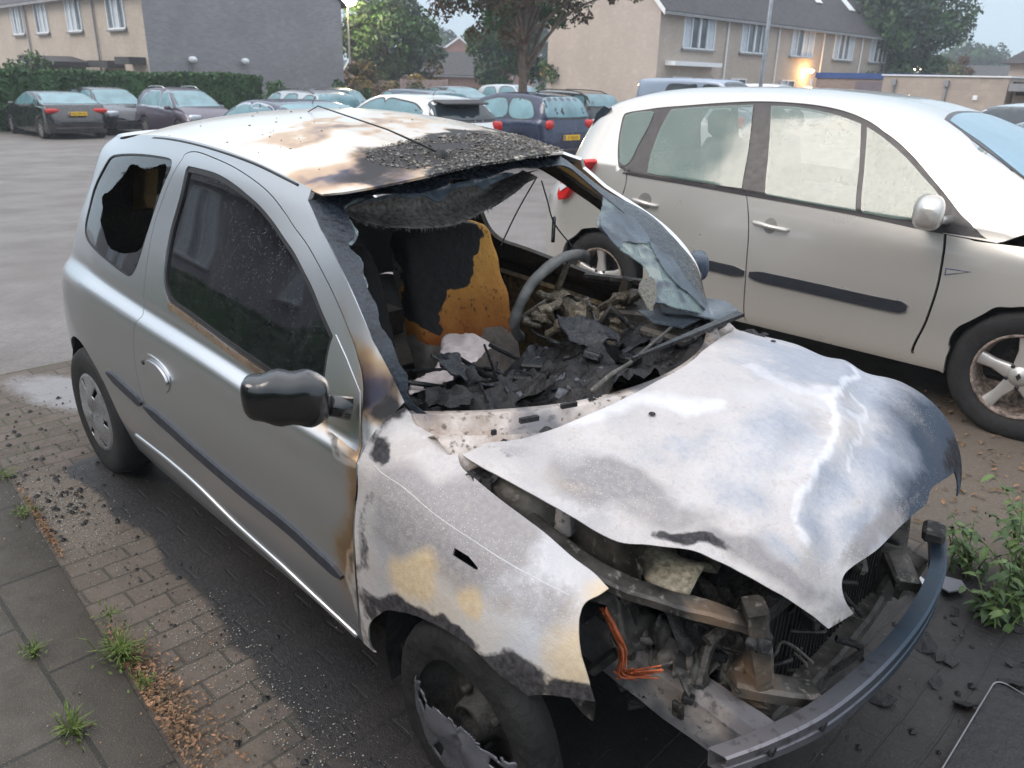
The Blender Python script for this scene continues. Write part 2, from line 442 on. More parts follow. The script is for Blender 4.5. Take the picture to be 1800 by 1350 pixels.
# ------------------------------------------------------------------ the burnt car: body surfaces
def side_grid():
    S = [  # x, then (half width, z) for 13 section points
     (.62, [(.50,.24),(.52,.30),(.54,.38),(.55,.47),(.54,.53),(.53,.57),(.51,.60),(.48,.63),(.44,.65)]),
     (.45, [(.64,.24),(.67,.30),(.69,.38),(.70,.49),(.69,.56),(.675,.61),(.65,.645),(.62,.67),(.58,.69)]),
     (.30, [(.73,.22),(.76,.28),(.785,.38),(.79,.50),(.78,.57),(.76,.63),(.725,.68),(.68,.715),(.63,.74)]),
     (.15, [(.76,.20),(.785,.27),(.812,.38),(.82,.50),(.812,.59),(.79,.66),(.75,.715),(.70,.755),(.64,.785)]),
     (.0,  [(.775,.20),(.80,.27),(.825,.38),(.832,.50),(.825,.61),(.80,.69),(.76,.75),(.705,.79),(.64,.825)]),
     (-.2, [(.775,.20),(.80,.27),(.823,.38),(.832,.50),(.828,.63),(.81,.72),(.775,.785),(.72,.825),(.645,.855)]),
     (-.32,[(.775,.20),(.80,.27),(.822,.38),(.831,.50),(.829,.63),(.818,.73),(.795,.79),(.755,.835),(.70,.872)]),
     (-.45,[(.775,.20),(.80,.27),(.820,.38),(.830,.50),(.829,.63),(.822,.73),(.808,.79),(.785,.84),(.765,.90),(.722,1.02),(.665,1.16),(.612,1.28),(.575,1.355)]),
     (-.8, [(.775,.20),(.80,.27),(.820,.38),(.830,.50),(.831,.63),(.826,.73),(.814,.80),(.785,.855),(.772,.91),(.728,1.03),(.668,1.18),(.612,1.30),(.575,1.378)]),
     (-1.2,[(.775,.20),(.80,.27),(.822,.38),(.832,.50),(.834,.63),(.830,.74),(.818,.82),(.788,.875),(.775,.93),(.735,1.05),(.676,1.20),(.622,1.345),(.580,1.435)]),
     (-1.6,[(.775,.20),(.80,.27),(.824,.38),(.834,.50),(.836,.63),(.832,.75),(.820,.83),(.788,.89),(.775,.945),(.737,1.06),(.680,1.21),(.628,1.36),(.580,1.458)]),
     (-2.0,[(.775,.21),(.80,.28),(.826,.39),(.836,.51),(.838,.64),(.834,.76),(.820,.845),(.785,.905),(.770,.96),(.732,1.07),(.676,1.215),(.622,1.355),(.570,1.445)]),
     (-2.3,[(.765,.22),(.79,.29),(.820,.40),(.832,.52),(.834,.65),(.828,.77),(.812,.855),(.772,.915),(.755,.97),(.716,1.08),(.658,1.215),(.605,1.345),(.548,1.405)])]
    G = []
    for x, q in S:
        q = list(q)
        if x < -.4: q[6] = (q[6][0]+.005, q[6][1]+.018); q[7] = (q[7][0]-.004, q[7][1]+.006)
        d = np.array(q[-1])-np.array(q[-2])
        while len(q) < 13: q.append((q[-1][0]-.06, q[-1][1]+.012*(1 if x > -.4 else 1)))
        G.append([(x, -a, b) for a, b in q])
    XR = [-2.80,-2.87,-2.90,-2.905,-2.895,-2.88,-2.865,-2.83,-2.80,-2.76,-2.70,-2.62,-2.53]
    base = S[-1][1]
    for t in (24, 42, 57, 70, 82, 90):
        row = []
        for j in range(13):
            w0, z0 = base[j]; tt = R(t); n = 2/3.2
            row.append((-2.3-(abs(XR[j])-2.3)*math.sin(tt)**n, -w0*max(0, math.cos(tt))**n if t < 90 else 0.0, z0+(.012 if j > 10 else 0)*math.sin(tt)))
        G.append(row)
    return G
SIDE_C = Loft(side_grid()); SIDE = Loft(TC(side_grid()))
RAIL = SIDE_C.ev(np.linspace(7, 12, 60), np.full(60, 12.0))
def roof_grid():
    G = []
    for x in (-.55, -.72, -.86, -1.0, -1.2, -1.5, -1.8, -2.1, -2.35, -2.5, -2.58):
        e = RAIL[np.argmin(abs(RAIL[:, 0]-x))] if -2.3 < x < -.46 else (np.array([x, -.538-(x+2.3)*.25, 1.405+(x+2.3)*.25]))
        w_, ze = abs(e[1]), e[2]
        cr = .052+.026*math.sin(min(1, max(0, (-x-.6)/1.9))*math.pi)
        fr = -0.13*max(0, (-.75-x+.0) if False else (x+.98)/.3) if x > -.98 else 0
        row = []
        for s_ in (-1, -.97, -.88, -.65, -.35, 0, .35, .65, .88, .97, 1):
            row.append((x+.075*(1-s_*s_)*(1 if x > -1.2 else 0.3), s_*w_, ze+cr*(1-abs(s_)**2.4)-(.006 if abs(s_) == 1 else 0)))
        G.append(row)
    return G
ROOF = Loft(TC(roof_grid()))
def q3(px, py, surf=SIDE): return surf.ev(*surf.inv(px, py))

def cxz(x, z, L_=None):
    """side-surface parameters at a place in the car's own side view"""
    L_ = L_ or SIDE_C
    if not hasattr(L_, 'T2'):
        a, b = np.meshgrid(np.linspace(0, L_.nu-1, L_.nu*8), np.linspace(0, L_.nv-1, L_.nv*8), indexing='ij'); L_.T2 = (a, b, L_.ev(a, b))
    a, b, P = L_.T2; d = (P[..., 0]-x)**2+(P[..., 2]-z)**2+np.where(P[..., 1] > -.45, 9, 0)
    k = np.unravel_index(np.argmin(d), d.shape); q = np.array([a[k], b[k]])
    for _ in range(8):
        e = 1e-3; B = L_.ev(np.array([q[0], q[0]+e, q[0]]), np.array([q[1], q[1], q[1]+e]))[:, [0, 2]]
        J = np.stack([(B[1]-B[0])/e, (B[2]-B[0])/e], 1); q = q+np.clip(np.linalg.solve(J+np.eye(2)*1e-6, np.array([x, z])-B[0]), -.5, .5)
    return ('p', float(np.clip(q[0], 0, L_.nu-1)), float(np.clip(q[1], 0, L_.nv-1)))
def seg(surf, *parts):
    """outline from several smooth runs that meet at corners"""
    return np.concatenate([surf.line(p) for p in parts])

# hood: rows run forward and bend down at the nose
def hood_grid():
    row = [(-.30,.972),(-.12,.955),(.08,.943),(.26,.912),(.42,.865),(.535,.80),(.605,.73),(.64,.655),(.652,.58),(.655,.49)]
    G = []
    for i, (x, z) in enumerate(row):
        r_ = []
        for y in (-.70,-.60,-.47,-.32,-.16,0,.16,.32,.47,.60,.70):
            a = abs(y)/.62; k = min(1, i/5)
            kk = .20 if y < 0 else .03
            r_.append((x-(.02+kk*k)*a**2.6-.03*a, y*(1+(.12*k if y > 0 else 0)), z-(.088-.012*k)*a**2.3+.055*(y+.1)*k))
        G.append(r_)
    G = np.array(G)
    for i in range(G.shape[0]):          # heat has buckled the sheet
        for j in range(G.shape[1]):
            x, y, z = G[i, j]
            G[i, j, 2] += .012*math.sin(7*y+3*x+.6)*math.exp(-((x-.3)/.35)**2)+.010*math.sin(11*x-4*y)*math.exp(-((x-.35)/.3)**2)
    return G
HOOD_C = Loft(hood_grid()); HOOD = Loft(TC(hood_grid()))
# windscreen: rows run up from the scuttle to the roof
def screen_grid():
    E_ = [SIDE_C.ev(*SIDE.inv(*p)) for p in ((726,728),(711,707),(671,627),(632,545),(600,475),(568,410),(541,352),(520,318))]
    cx = [(-.03,.905),(-.085,.935),(-.22,1.035),(-.36,1.135),(-.49,1.225),(-.62,1.31),(-.775,1.405),(-.84,1.44)]
    G = []
    for (ex, ey, ez), (x, z) in zip(E_, cx):
        G.append([(x+(ex-x)*abs(s_)**2.2, -ey*s_, z+(ez-z)*abs(s_)**2.2) for s_ in (-1,-.9,-.7,-.4,0,.4,.7,.9,1)])
    return np.array(G)
SCREEN_C = Loft(screen_grid()); SCREEN = Loft(TC(screen_grid()))
# ------------------------------------------------------------------ materials of the burnt car
def mat_silver(name='silver_paint', base0=(.62, .635, .66), met=.93):
    """silver metallic paint; burn: r = soot, g = pale ash, b = heat-browned"""
    t = NT(name); a = t.at()
    n1 = t.noise(5, 6); n2 = t.noise(38, 6); n3 = t.noise(160, 3)
    nn = t.math('ADD', t.math('MULTIPLY', n1, .5), t.math('MULTIPLY', n2, .5))
    def m(ch, lo=.35, hi=.75, k=.55):
        return t.mapr(t.math('ADD', ch, t.math('MULTIPLY', t.math('SUBTRACT', nn, .5), k)), lo, hi, 0, 1, True)
    brown = m(a[2], .1, .95, .25); ash = m(a[1]); soot = m(a[0], .3, .72, .6)
    br = t.mix(t.mapr(brown, .45, .9), (.40, .25, .16), (.15, .11, .12))
    br2 = t.mix(t.mapr(brown, .0, .45), base0, (.60, .43, .28))
    base = t.mix(t.mapr(brown, .3, .85), br2, br)
    base = t.mix(t.mapr(brown, .85, 1.0), base, (.08, .075, .10))
    ashc = t.mix(t.mapr(n2, .35, .7), (.50, .47, .46), (.68, .64, .62))
    c = t.mix(ash, base, ashc); c = t.mix(soot, c, t.mix(n3, (.012, .012, .015), (.035, .032, .032)))
    sp = t.mapr(t.voro(95), .03, .09, 1, 0); gate = t.mapr(t.noise(9, 2), .5, .6, 0, 1)
    c = t.mix(t.math('MULTIPLY', t.math('MULTIPLY', sp, gate), .5), c, (.05, .045, .04))
    rust = t.math('MAXIMUM', ash, soot)
    t.set(Base_Color=c, Metallic=t.mapr(rust, 0, .6, met, 0), Roughness=t.mapr(rust, 0, .5, .34, .72),
          Coat_Weight=t.mapr(t.math('MAXIMUM', rust, brown), 0, .4, .7, 0), Coat_Roughness=.12)
    h = t.math('ADD', t.mapr(t.voro(170), 0, .3, .5, 0, True), t.math('MULTIPLY', n3, t.mapr(rust, 0, 1, 0, 1.2)))
    t.bump(h, .16, .002); return t.m
M_SILVER = mat_silver()
def mat_ash():
    """bare burnt steel: r = soot, g = grey primer, b = ochre"""
    t = NT('burnt_bare_steel'); a = t.at()
    big = t.noise(2.2, 6, .6, None, .9); mid = t.noise(9, 6, .62, None, .6); fine = t.noise(70, 6, .6); gr = t.noise(340, 2)
    white = t.mix(t.mapr(mid, .3, .7), (.40, .36, .345), (.56, .52, .50))
    grey = t.mix(t.mapr(fine, .35, .65), (.235, .215, .22), (.31, .29, .29))
    blue = t.mix(mid, (.38, .40, .45), (.46, .475, .52))
    def m(ch, lo, hi, k, n):
        return t.mapr(t.math('ADD', ch, t.math('MULTIPLY', t.math('SUBTRACT', n, .5), k)), lo, hi, 0, 1)
    nn = t.math('ADD', t.math('MULTIPLY', mid, .6), t.math('MULTIPLY', fine, .4))
    big = t.math('ADD', t.math('MULTIPLY', big, .7), t.math('ADD', t.math('MULTIPLY', fine, .2), t.math('MULTIPLY', gr, .1))); c = t.mix(t.mapr(big, .44, .58), white, t.mix(t.mapr(t.noise(1.4, 3), .45, .6), grey, blue))
    c = t.mix(t.mapr(t.math('ADD', big, t.math('MULTIPLY', fine, .25)), .55, .60, 0, .35), c, (.66, .64, .64))
    tn = t.at('tone'); wv = t.noise(3.0, 6, .6, None, 2.2); w2 = t.math('ADD', t.math('MULTIPLY', wv, .6), t.math('MULTIPLY', fine, .4))
    c = t.mix(m(tn[0], .30, .75, 1.3, w2), c, t.mix(mid, (.24, .26, .31), (.40, .42, .47))); c = t.mix(t.mapr(m(tn[1], .25, 1.0, .9, nn), 0, 1, 0, .7), c, (.70, .70, .73)); c = t.mix(t.mapr(t.math('ADD', tn[2], t.math('MULTIPLY', t.math('SUBTRACT', w2, .5), .35)), .25, 1.0, 0, .95), c, (.045, .06, .085))
    c = t.mix(t.mapr(m(a[1], .30, .66, 1.2, nn), 0, 1, 0, .95), c, grey); ws_ = t.math('MULTIPLY', t.mapr(t.voro(150), .10, .22, 1, 0), t.mapr(t.noise(5, 4), .45, .6, 0, .75)); c = t.mix(ws_, c, (.66, .63, .61))
    och = t.mix(t.mapr(fine, .3, .7), (.56, .40, .22), (.66, .53, .34))
    c = t.mix(t.mapr(m(a[2], .05, 1.1, .7, nn), 0, 1, 0, .95), c, och)
    c = t.mix(t.mapr(m(a[0], .3, .55, 1.1, nn), 0, 1, 0, .97), c, t.mix(t.mapr(fine, .4, .7), (.02, .02, .024), (.075, .07, .075)))
    speck = t.math('MULTIPLY', t.mapr(t.voro(85), .05, .11, 1, 0), t.mapr(t.noise(7, 3), .44, .6, 0, 1))
    c = t.mix(t.math('MULTIPLY', speck, .65), c, (.10, .07, .055))
    drk = t.math('MAXIMUM', tn[2], a[0]); t.set(Base_Color=c, Metallic=.12, Roughness=t.math('ADD', t.mapr(fine, .3, .7, .48, .72), t.math('MULTIPLY', drk, .2)), Specular_IOR_Level=t.mapr(drk, .2, .8, .45, .06))
    h = t.math('ADD', t.math('MULTIPLY', fine, .7), t.math('MULTIPLY', gr, .4)); t.bump(t.math('ADD', h, t.math('MULTIPLY', mid, 1.2)), .35, .006); return t.m
M_ASH = mat_ash()
def mat_char(name='charred_plastic', lo=(.006, .006, .007), hi=(.036, .034, .035), rough=.55, sc_=14.0, bump=.6):
    t = NT(name); n = t.noise(sc_, 8, .65); v = t.voro(sc_*2.2, out='Distance'); g = t.noise(sc_*11, 4)
    t.set(Base_Color=t.mix(t.mapr(t.math('MULTIPLY', n, g), .15, .42), lo, hi), Roughness=t.mapr(n, .3, .7, rough-.25, rough+.25), Specular_IOR_Level=.4)
    t.bump(t.math('ADD', t.math('ADD', n, t.math('MULTIPLY', v, .5)), t.math('MULTIPLY', g, .25)), bump, .02); return t.m
M_CHAR = mat_char()
M_CHARGLOSS = mat_char('wet_melted_plastic', (.008, .008, .009), (.02, .02, .022), .3, 20, .22)
M_SOOTIN = mat_char('sooty_inner_steel', (.014, .013, .012), (.085, .065, .045), .75, 9, .35)
def mat_burntmetal():
    t = NT('scorched_structure_steel'); n = t.noise(7, 7, .65); f = t.noise(45, 5); g = t.noise(3.5, 3)
    c = t.mix(t.mapr(n, .35, .62), (.014, .013, .012), (.12, .108, .095)); c = t.mix(t.mapr(f, .58, .7, 0, .6), c, (.30, .28, .25))
    c = t.mix(t.mapr(g, .58, .7, 0, .6), c, (.22, .13, .07))
    t.set(Base_Color=c, Metallic=.35, Roughness=t.mapr(f, .3, .7, .4, .75)); t.bump(t.math('ADD', n, t.math('MULTIPLY', f, .5)), .35, .01); return t.m
M_STEEL = mat_burntmetal()
def mat_palesteel():
    t = NT('ash_white_structure_steel'); n = t.noise(6, 7, .65); f = t.noise(50, 5)
    c = t.mix(t.mapr(n, .40, .62), (.62, .56, .52), (.30, .24, .20)); c = t.mix(t.mapr(f, .56, .66, 0, .9), c, (.10, .075, .06))
    c = t.mix(t.mapr(t.noise(2.7, 4), .5, .6, 0, .85), c, (.10, .105, .125))
    t.set(Base_Color=c, Metallic=.2, Roughness=.6); t.bump(t.math('ADD', n, t.math('MULTIPLY', f, .5)), .3, .008); return t.m
M_PALE = mat_palesteel()
M_RUBBER = simple('tyre_rubber', (.018, .018, .019), .7, 0, .25, 20, .4, .25, 90)
M_SEAL = simple('window_rubber_seal', (.02, .02, .022), .45, 0, .2, 30)
M_BRONZE = simple('belt_line_strip', (.30, .22, .16), .3, .6, .3, 12)
def mat_sooty_glass(name='sooty_wet_side_glass'):
    """window glass blackened from the inside, beads and streaks of water outside"""
    t = NT(name); v = t.scale(t.co(), 26, 26, 1.6); st = t.noise(1.0, 5, .6, v)
    c = t.mix(t.mapr(st, .45, .8), (.006, .006, .008), (.018, .019, .022))
    t.set(Base_Color=c, Roughness=t.mapr(st, .35, .8, .03, .10), Specular_IOR_Level=.75, Coat_Weight=.4, Coat_Roughness=.03)
    d = t.voro(150); gate = t.mapr(t.noise(45, 2), .45, .6, 0, 1); dr = t.math('MULTIPLY', t.mapr(d, 0, .34, 1, 0, True), gate)
    t.bump(dr, .42, .0018); return t.m
M_SGLASS = mat_sooty_glass()
def mat_shard(name, alpha, col, rough=.12):
    t = NT(name); n = t.noise(16, 6); v = t.voro(55, None, 'Distance', 'DISTANCE_TO_EDGE')
    crack = t.mapr(v, .0, .025, 1, 0); soot = t.mapr(n, .42, .62, 0, 1)
    t.set(Base_Color=t.mix(soot, col, (.03, .04, .055)), Roughness=t.mapr(n, .3, .7, rough, rough+.3), Specular_IOR_Level=.6,
          Alpha=t.math('MAXIMUM', t.mapr(soot, 0, 1, alpha, .93), t.math('MULTIPLY', crack, .55)))
    t.bump(t.math('ADD', n, t.math('MULTIPLY', crack, .6)), .12, .003); return t.m
M_SHARD = mat_shard('crazed_clear_glass', .26, (.34, .44, .42))
M_SHARDB = mat_shard('blue_grey_smoked_glass', .5, (.13, .165, .20), .2)

# ------------------------------------------------------------------ the burnt car: outer panels
car = thing('burnt_car', 'burnt-out silver three-door hatchback with melted bonnet and shattered windscreen', 'car', (-1.15, 0, 0))
def P(name, surf, outline, mats, **k): return panel(name, surf, outline, mats, k.pop('parent', car), **k)
SS = [M_SILVER, M_SOOTIN]
def pxmask(spec):
    """stains laid out on the panel; spec: (channel, x, y, rx, ry, angle, soft, strength)"""
    def f(X):
        XY = project(X); m = np.zeros((len(X), 3))
        dx = fbm(X, 7, 4, 3.1)*26; dy = fbm(X, 7, 4, 8.7)*26; XY = XY+np.stack([dx, dy], 1)
        for ch, x, y, rx, ry, an, so, st in spec:
            m[:, ch] = np.maximum(m[:, ch], blob(XY, x, y, rx, ry, an, so)*st)
        return m
    return f
door_px = [[(320,281),(326,271.5),(338,267.5),(353,269.6),(376,278.5),(406,292),(435.5,310),(462,330),(480,348),(500,374),(517,400),(544.5,439),(575.6,497),(606.8,567),(622,605),(630,633),(637,664),(638,703),(634,750),(631,800)],
           [(631,800),(626,859),(622,893),(620,941),(623,998),(628,1061),(631,1108)],
           [(631,1108),(583,1066),(506,995),(420,916),(350,848),(311,813)],
           [(311,813),(280,772),(258,722),(243,668),(236,620),(236,578),(250,556),(253,545),(253,520),(258,467),(272,393),(293,333),(308,300),(320,281)]]
door_out = seg(SIDE, *door_px)
def grow(poly, d):
    """offset a closed 2D outline outward by d"""
    poly = np.asarray(poly); n = len(poly); A = .5*np.sum(poly[:, 0]*np.roll(poly[:, 1], -1)-np.roll(poly[:, 0], -1)*poly[:, 1])
    s_ = 1 if A > 0 else -1; t = np.roll(poly, -2, 0)-np.roll(poly, 2, 0); t /= np.linalg.norm(t, axis=1)[:, None]+1e-9
    return poly+s_*d*np.stack([t[:, 1], -t[:, 0]], 1)
win_px = [[(331,291),(350,295),(383,305),(417,326),(450,354),(477,384),(500,417),(520,447),(546,497),(566,545),(586,590)],
          [(586,590),(578,618),(571,668),(574,735)],
          [(574,735),(560,727),(520,696),(467,657),(389,601),(331,557),(303,538),(294,527)],
          [(294,527),(287,505),(288,470),(299,405),(317,340),(326,300),(331,291)]]
win = seg(SIDE, *win_px)
sail_px = [[(590,590),(612,640),(632,690)], [(632,690),(632,740),(627,793)], [(627,793),(600,772),(578,754)], [(578,754),(575,668),(584,615),(590,590)]]
sail = seg(SIDE, *sail_px)
dm = pxmask([(2,648,860,34,150,8,.9,.9),(2,600,760,75,30,40,.9,.6),(0,640,905,14,200,3,.7,.7),(0,600,792,60,9,38,.8,.6),(2,655,640,30,120,-12,.8,.5),(1,590,700,45,60,0,.9,.35)])
door = P('door', SIDE, door_out, SS, holes=[grow(win, -.001)], h=.016, thick=.022, mask=dm)
def ring(outer, inner): return outer, [inner]
o_, h_ = ring(win, grow(win, -.014))
P('window_seal', SIDE, o_, [M_SEAL], holes=h_, h=.02, thick=.012, offset=-.004, parent=door)
P('window_glass', SIDE, grow(win, -.011), [M_SGLASS], h=.03, thick=.004, offset=-.010, parent=door)
belt = seg(SIDE, [(297,531),(331,556),(389,600),(467,655.5),(520,694),(566,728)], [(566,728),(562,738)], [(562,738),(517,703),(464,664),(386,608),(328,564),(299,543)], [(299,543),(297,531)])
P('belt_strip', SIDE, belt, [M_BRONZE], h=.02, thick=.01, offset=.006, parent=door)
P('mirror_sail', SIDE, grow(sail, .002), SS, h=.02, thick=.008, offset=.002, mask=pxmask([(2,610,740,50,80,0,.6,.3)]), parent=door)
# quarter, rails, sill and tail in one pressing
u_fc = SIDE.inv(541, 352)
fr = [[('p', u_fc[0], 12), ('p', 8.6, 12), ('p', 9, 12), ('p', 10, 12), ('p', 11, 12), ('p', 12, 12), ('p', 13, 12), ('p', 14, 12), ('p', 15, 12), ('p', 16, 12), ('p', 17, 12), ('p', 18, 12)],
      [('p', 18, 12), ('p', 18, 6), ('p', 18, 0)], [('p', 18, 0), ('p', 15, 0), ('p', 13.5, 0)]]
arch = [cxz(-2.37+.335*math.cos(a), .285+.335*math.sin(a)) for a in np.linspace(R(193), R(-12), 22)]
fr += [[('p', 13.5, 0), ('p', 13.2, .3), arch[0]], arch, [arch[-1], ('p', 11, 0), ('p', 9, 0), ('p', 7.0, 0)],
       [('p', 7.0, 0), ('p', 6.75, 2), ('p', 6.6, 4), ('p', 6.55, 6.2), ('p', 6.5, 7.6)], [('p', 6.5, 7.6), SIDE_P(655, 765) if False else ('p', *SIDE.inv(655,765)), ('p', *SIDE.inv(685,735)), ('p', *SIDE.inv(711,707))],
       [(711,707),(692,667),(671,627),(632,545),(600,475),(568,410),(541,352)]]
# keep the last run exactly on the windscreen edge
frame_out = seg(SIDE, *fr)
qw = seg(SIDE, [(184,290),(195,275),(210,270.5),(246,270),(281,274),(298,278),(302,284),(299,300),(281,343),(264,394),(246,453),(236,478),(228,486),(217,482),(193,464),(163,437),(151,420),(148,401),(154,370),(166,327),(184,290)])
qm = pxmask([(2,660,690,45,75,-25,.7,.95),(0,690,735,40,28,-40,.6,.8),(0,700,690,25,60,-30,.7,.6),(2,628,640,10,120,-15,.8,.5),(0,636,780,14,60,5,.6,.6),(1,560,330,0,0,0,.5,0)])
frame = P('side_panel', SIDE, frame_out, SS, holes=[grow(door_out, .0028), grow(qw, -.0005)], h=.018, thick=.014, mask=qm)
def jag(poly, amp, seed=1, f=40):
    poly = resample(np.asarray(poly), .006); n = len(poly); out_ = []
    for i, p in enumerate(poly):
        v = mnoise.noise(Vector((p[0]*f, p[1]*f, seed)))+.6*mnoise.noise(Vector((p[0]*f*3, p[1]*f*3, seed+4)))
        w_ = mnoise.noise(Vector((p[0]*f, p[1]*f, seed+9)))
        out_.append((p[0]+amp*v, p[1]+amp*w_))
    return np.array(out_)
qhole = jag(seg(SIDE, [(217,305),(229,288),(243,292),(252,297),(262,295),(283,288),(290,292),(285,315),(281,335),(273,345),(268,365),(262,395),(253,415),(244,438),(228,445),(208,444),(190,434),(182,415),(177,400),(174,385),(178,365),(177,345),(190,335),(202,322),(217,305)]), .004, 5)
P('quarter_glass', SIDE, grow(qw, -.004), [M_SGLASS], holes=[qhole], h=.02, thick=.004, offset=-.005, parent=frame)
o_, h_ = ring(grow(qw, .0), grow(qw, -.005)); P('quarter_seal', SIDE, o_, [M_SEAL], holes=h_, h=.02, thick=.008, offset=-.002, parent=frame)
# rocker ridge that catches the light along the sill
mb = MB(); ridge = SIDE.line([(240,765),(262,782),(300,812),(350,856),(420,925),(506,1003),(583,1075),(629,1118)], 10)
mb.tube(SIDE.evm(ridge)+np.array([0, .002, 0]), .011, 8); mb.build('sill', [M_SILVER], car, True, True)
# rubbing strips on the door and the quarter panel
def strip(name, pts, wd, parent, th=.010):
    c = SIDE.line(pts, 8); t = np.gradient(c, axis=0); t /= np.linalg.norm(t, axis=1)[:, None]+1e-9; n = np.stack([-t[:, 1], t[:, 0]], 1)
    k = len(c); ww = wd*np.minimum(1, np.minimum(np.arange(k)+1.5, k-np.arange(k)+.5)/5)[:, None]*.5
    return P(name, SIDE, np.concatenate([c+n*ww, (c-n*ww)[::-1]]), [M_STRIP], h=.02, thick=.013, offset=th, parent=parent)
M_STRIP = simple('grey_rubbing_strip', (.028, .033, .045), .42, 0, .2, 10, .5, .1)
strip('rubbing_strip', [(256,714),(300,752),(350,797),(428,863),(505,924),(564,978),(604,1014)], .036, door)
strip('rubbing_strip', [(190,654),(215,677),(240,700),(250,709)], .034, frame)
# handle: recess, flap and lock
hc = SIDE.line([(252,630),(258,622),(270,627),(285,640),(297,657),(300,671),(298,684),(292,690),(280,682),(268,668),(258,652),(252,638)], 6, True)
P('door_handle', SIDE, hc, [M_SILVER], h=.01, thick=.004, offset=.0035, parent=door)
fl = SIDE.line([(262,632),(278,640),(291,655),(298,670),(296,676),(284,664),(270,650),(262,640)], 5, True)
P('handle_flap', SIDE, fl, [M_SILVER], h=.01, thick=.008, offset=.013, parent=door)
lk = SIDE.inv(256, 636); c = SIDE.ev(*lk); mb = MB(); mb.rev([(.0, -.012), (.008, -.012), (.009, -.004), (.0, -.004)], c, 'y', 14); mb.build('lock', [M_SEAL], door, True, True)

# roof, with the ditch seam along each side
roof_out = seg(ROOF, [(541,350),(600,338),(680,324),(767,305),(837,289),(905,279),(957,271),(990,269)],
               [('p', 3.0, 10), ('p', 4, 10), ('p', 6, 10), ('p', 8, 10), ('p', 10, 10)], [('p', 10, 10), ('p', 10, 5), ('p', 10, 0)],
               [('p', 10, 0), ('p', 8, 0), ('p', 6, 0), ('p', 4, 0), ('p', 3, 0), (541,350)])
rm = pxmask([(2,600,305,110,14,-14,.8,.95),(2,690,322,60,20,-10,.8,.8),(0,800,262,175,34,-4,.35,.9),(0,700,290,120,30,-14,.5,.75),(0,870,285,140,16,-12,.4,1.0),(2,640,300,170,34,-12,.8,.8),(2,600,232,190,12,-9,.9,.72),(2,800,260,230,60,-3,.7,.42),(2,560,225,160,6,-14,.8,.55),(2,640,320,60,10,6,.6,.9),(1,790,257,28,5,0,.5,1.0)])
def mat_roof():
    m = M_SILVER.copy(); m.name = 'heat_bleached_roof_paint'
    return m
M_ROOF = mat_silver('heat_bleached_roof_paint', (.70, .665, .61), .35)
roof = P('roof', ROOF, roof_out, [M_ROOF, M_SOOTIN], h=.014, thick=.006, mask=rm)
for s_ in (0, 10):
    mb = MB(); e = ROOF.ev(np.linspace(2.6, 9.9, 40), np.full(40, float(s_))); mb.tube(e-np.array([0, 0, .004]), .006, 6); mb.build('roof_seam', [M_SEAL], roof, True, True)

# near front wing
fend_px = [[(789,777),(808,815),(837,844),(885,883),(924,912),(962,941),(1005,979),(1044,1008),(1070,1035)],
           [(1070,1035),(1054,1046),(1030,1059),(1020,1080),(1018,1119),(1025,1162),(1034,1191),(1046,1232)],
           [(1046,1232),(1001,1225),(962,1220),(929,1222)],
           [(929,1222),(914,1210),(875,1181),(837,1143),(789,1109),(741,1085),(707,1075),(678,1073),(659,1085),(649,1104),(652,1133),(664,1157),(678,1165)],
           [(678,1165),(666,1174),(649,1148),(640,1124)],
           [(640,1124),(633,1064),(628,998),(625,941),(627,893),(631,859),(636,801)], [(636,801),(645,783),(656,764),(675,741),(712,716)],
           [(712,716),(730,738),(750,760),(789,777)]]
fend_out = seg(SIDE, *fend_px)
slot = seg(SIDE, [(800,963),(825,978)], [(825,978),(841,998)], [(841,998),(838,1002),(815,988),(797,976)], [(797,976),(800,963)])
fm = pxmask([(0,740,1100,110,28,28,.25,.85),(0,890,1190,70,42,10,.3,.85),(0,1010,1222,55,26,15,.35,.8),(0,660,790,22,18,0,.4,.8),(0,700,735,42,22,-38,.6,.75),(0,640,1000,10,200,2,.8,.5),
             (1,760,930,180,80,42,.4,.8),(1,850,930,120,90,40,.4,.75),(1,680,960,60,160,5,.5,.45),(2,732,1020,42,44,-15,.35,1.0),(2,835,1052,26,30,0,.3,1.0),(2,800,1080,90,50,20,.8,.5),
             (2,1010,1150,45,85,10,.5,.85),(2,1045,1040,30,20,-20,.5,.8),(2,960,1195,90,25,15,.7,.5),(1,930,1060,110,60,30,.5,.55)])
fender = P('front_wing', SIDE, fend_out, [M_ASH, M_SOOTIN], holes=[slot], h=.013, thick=.005, offset=.003, mask=fm)
# crease pressed in along the wing
mb = MB(); cr_ = SIDE.line([(655,815),(700,850),(760,900),(840,955),(930,1010),(1010,1050)], 8); mb.tube(SIDE.evm(cr_)+np.array([0, -.001, 0]), [.0012]+[.003]*(len(cr_)-2)+[.001], 6)
mb.build('wing_crease', [M_ASH], fender, True, True)
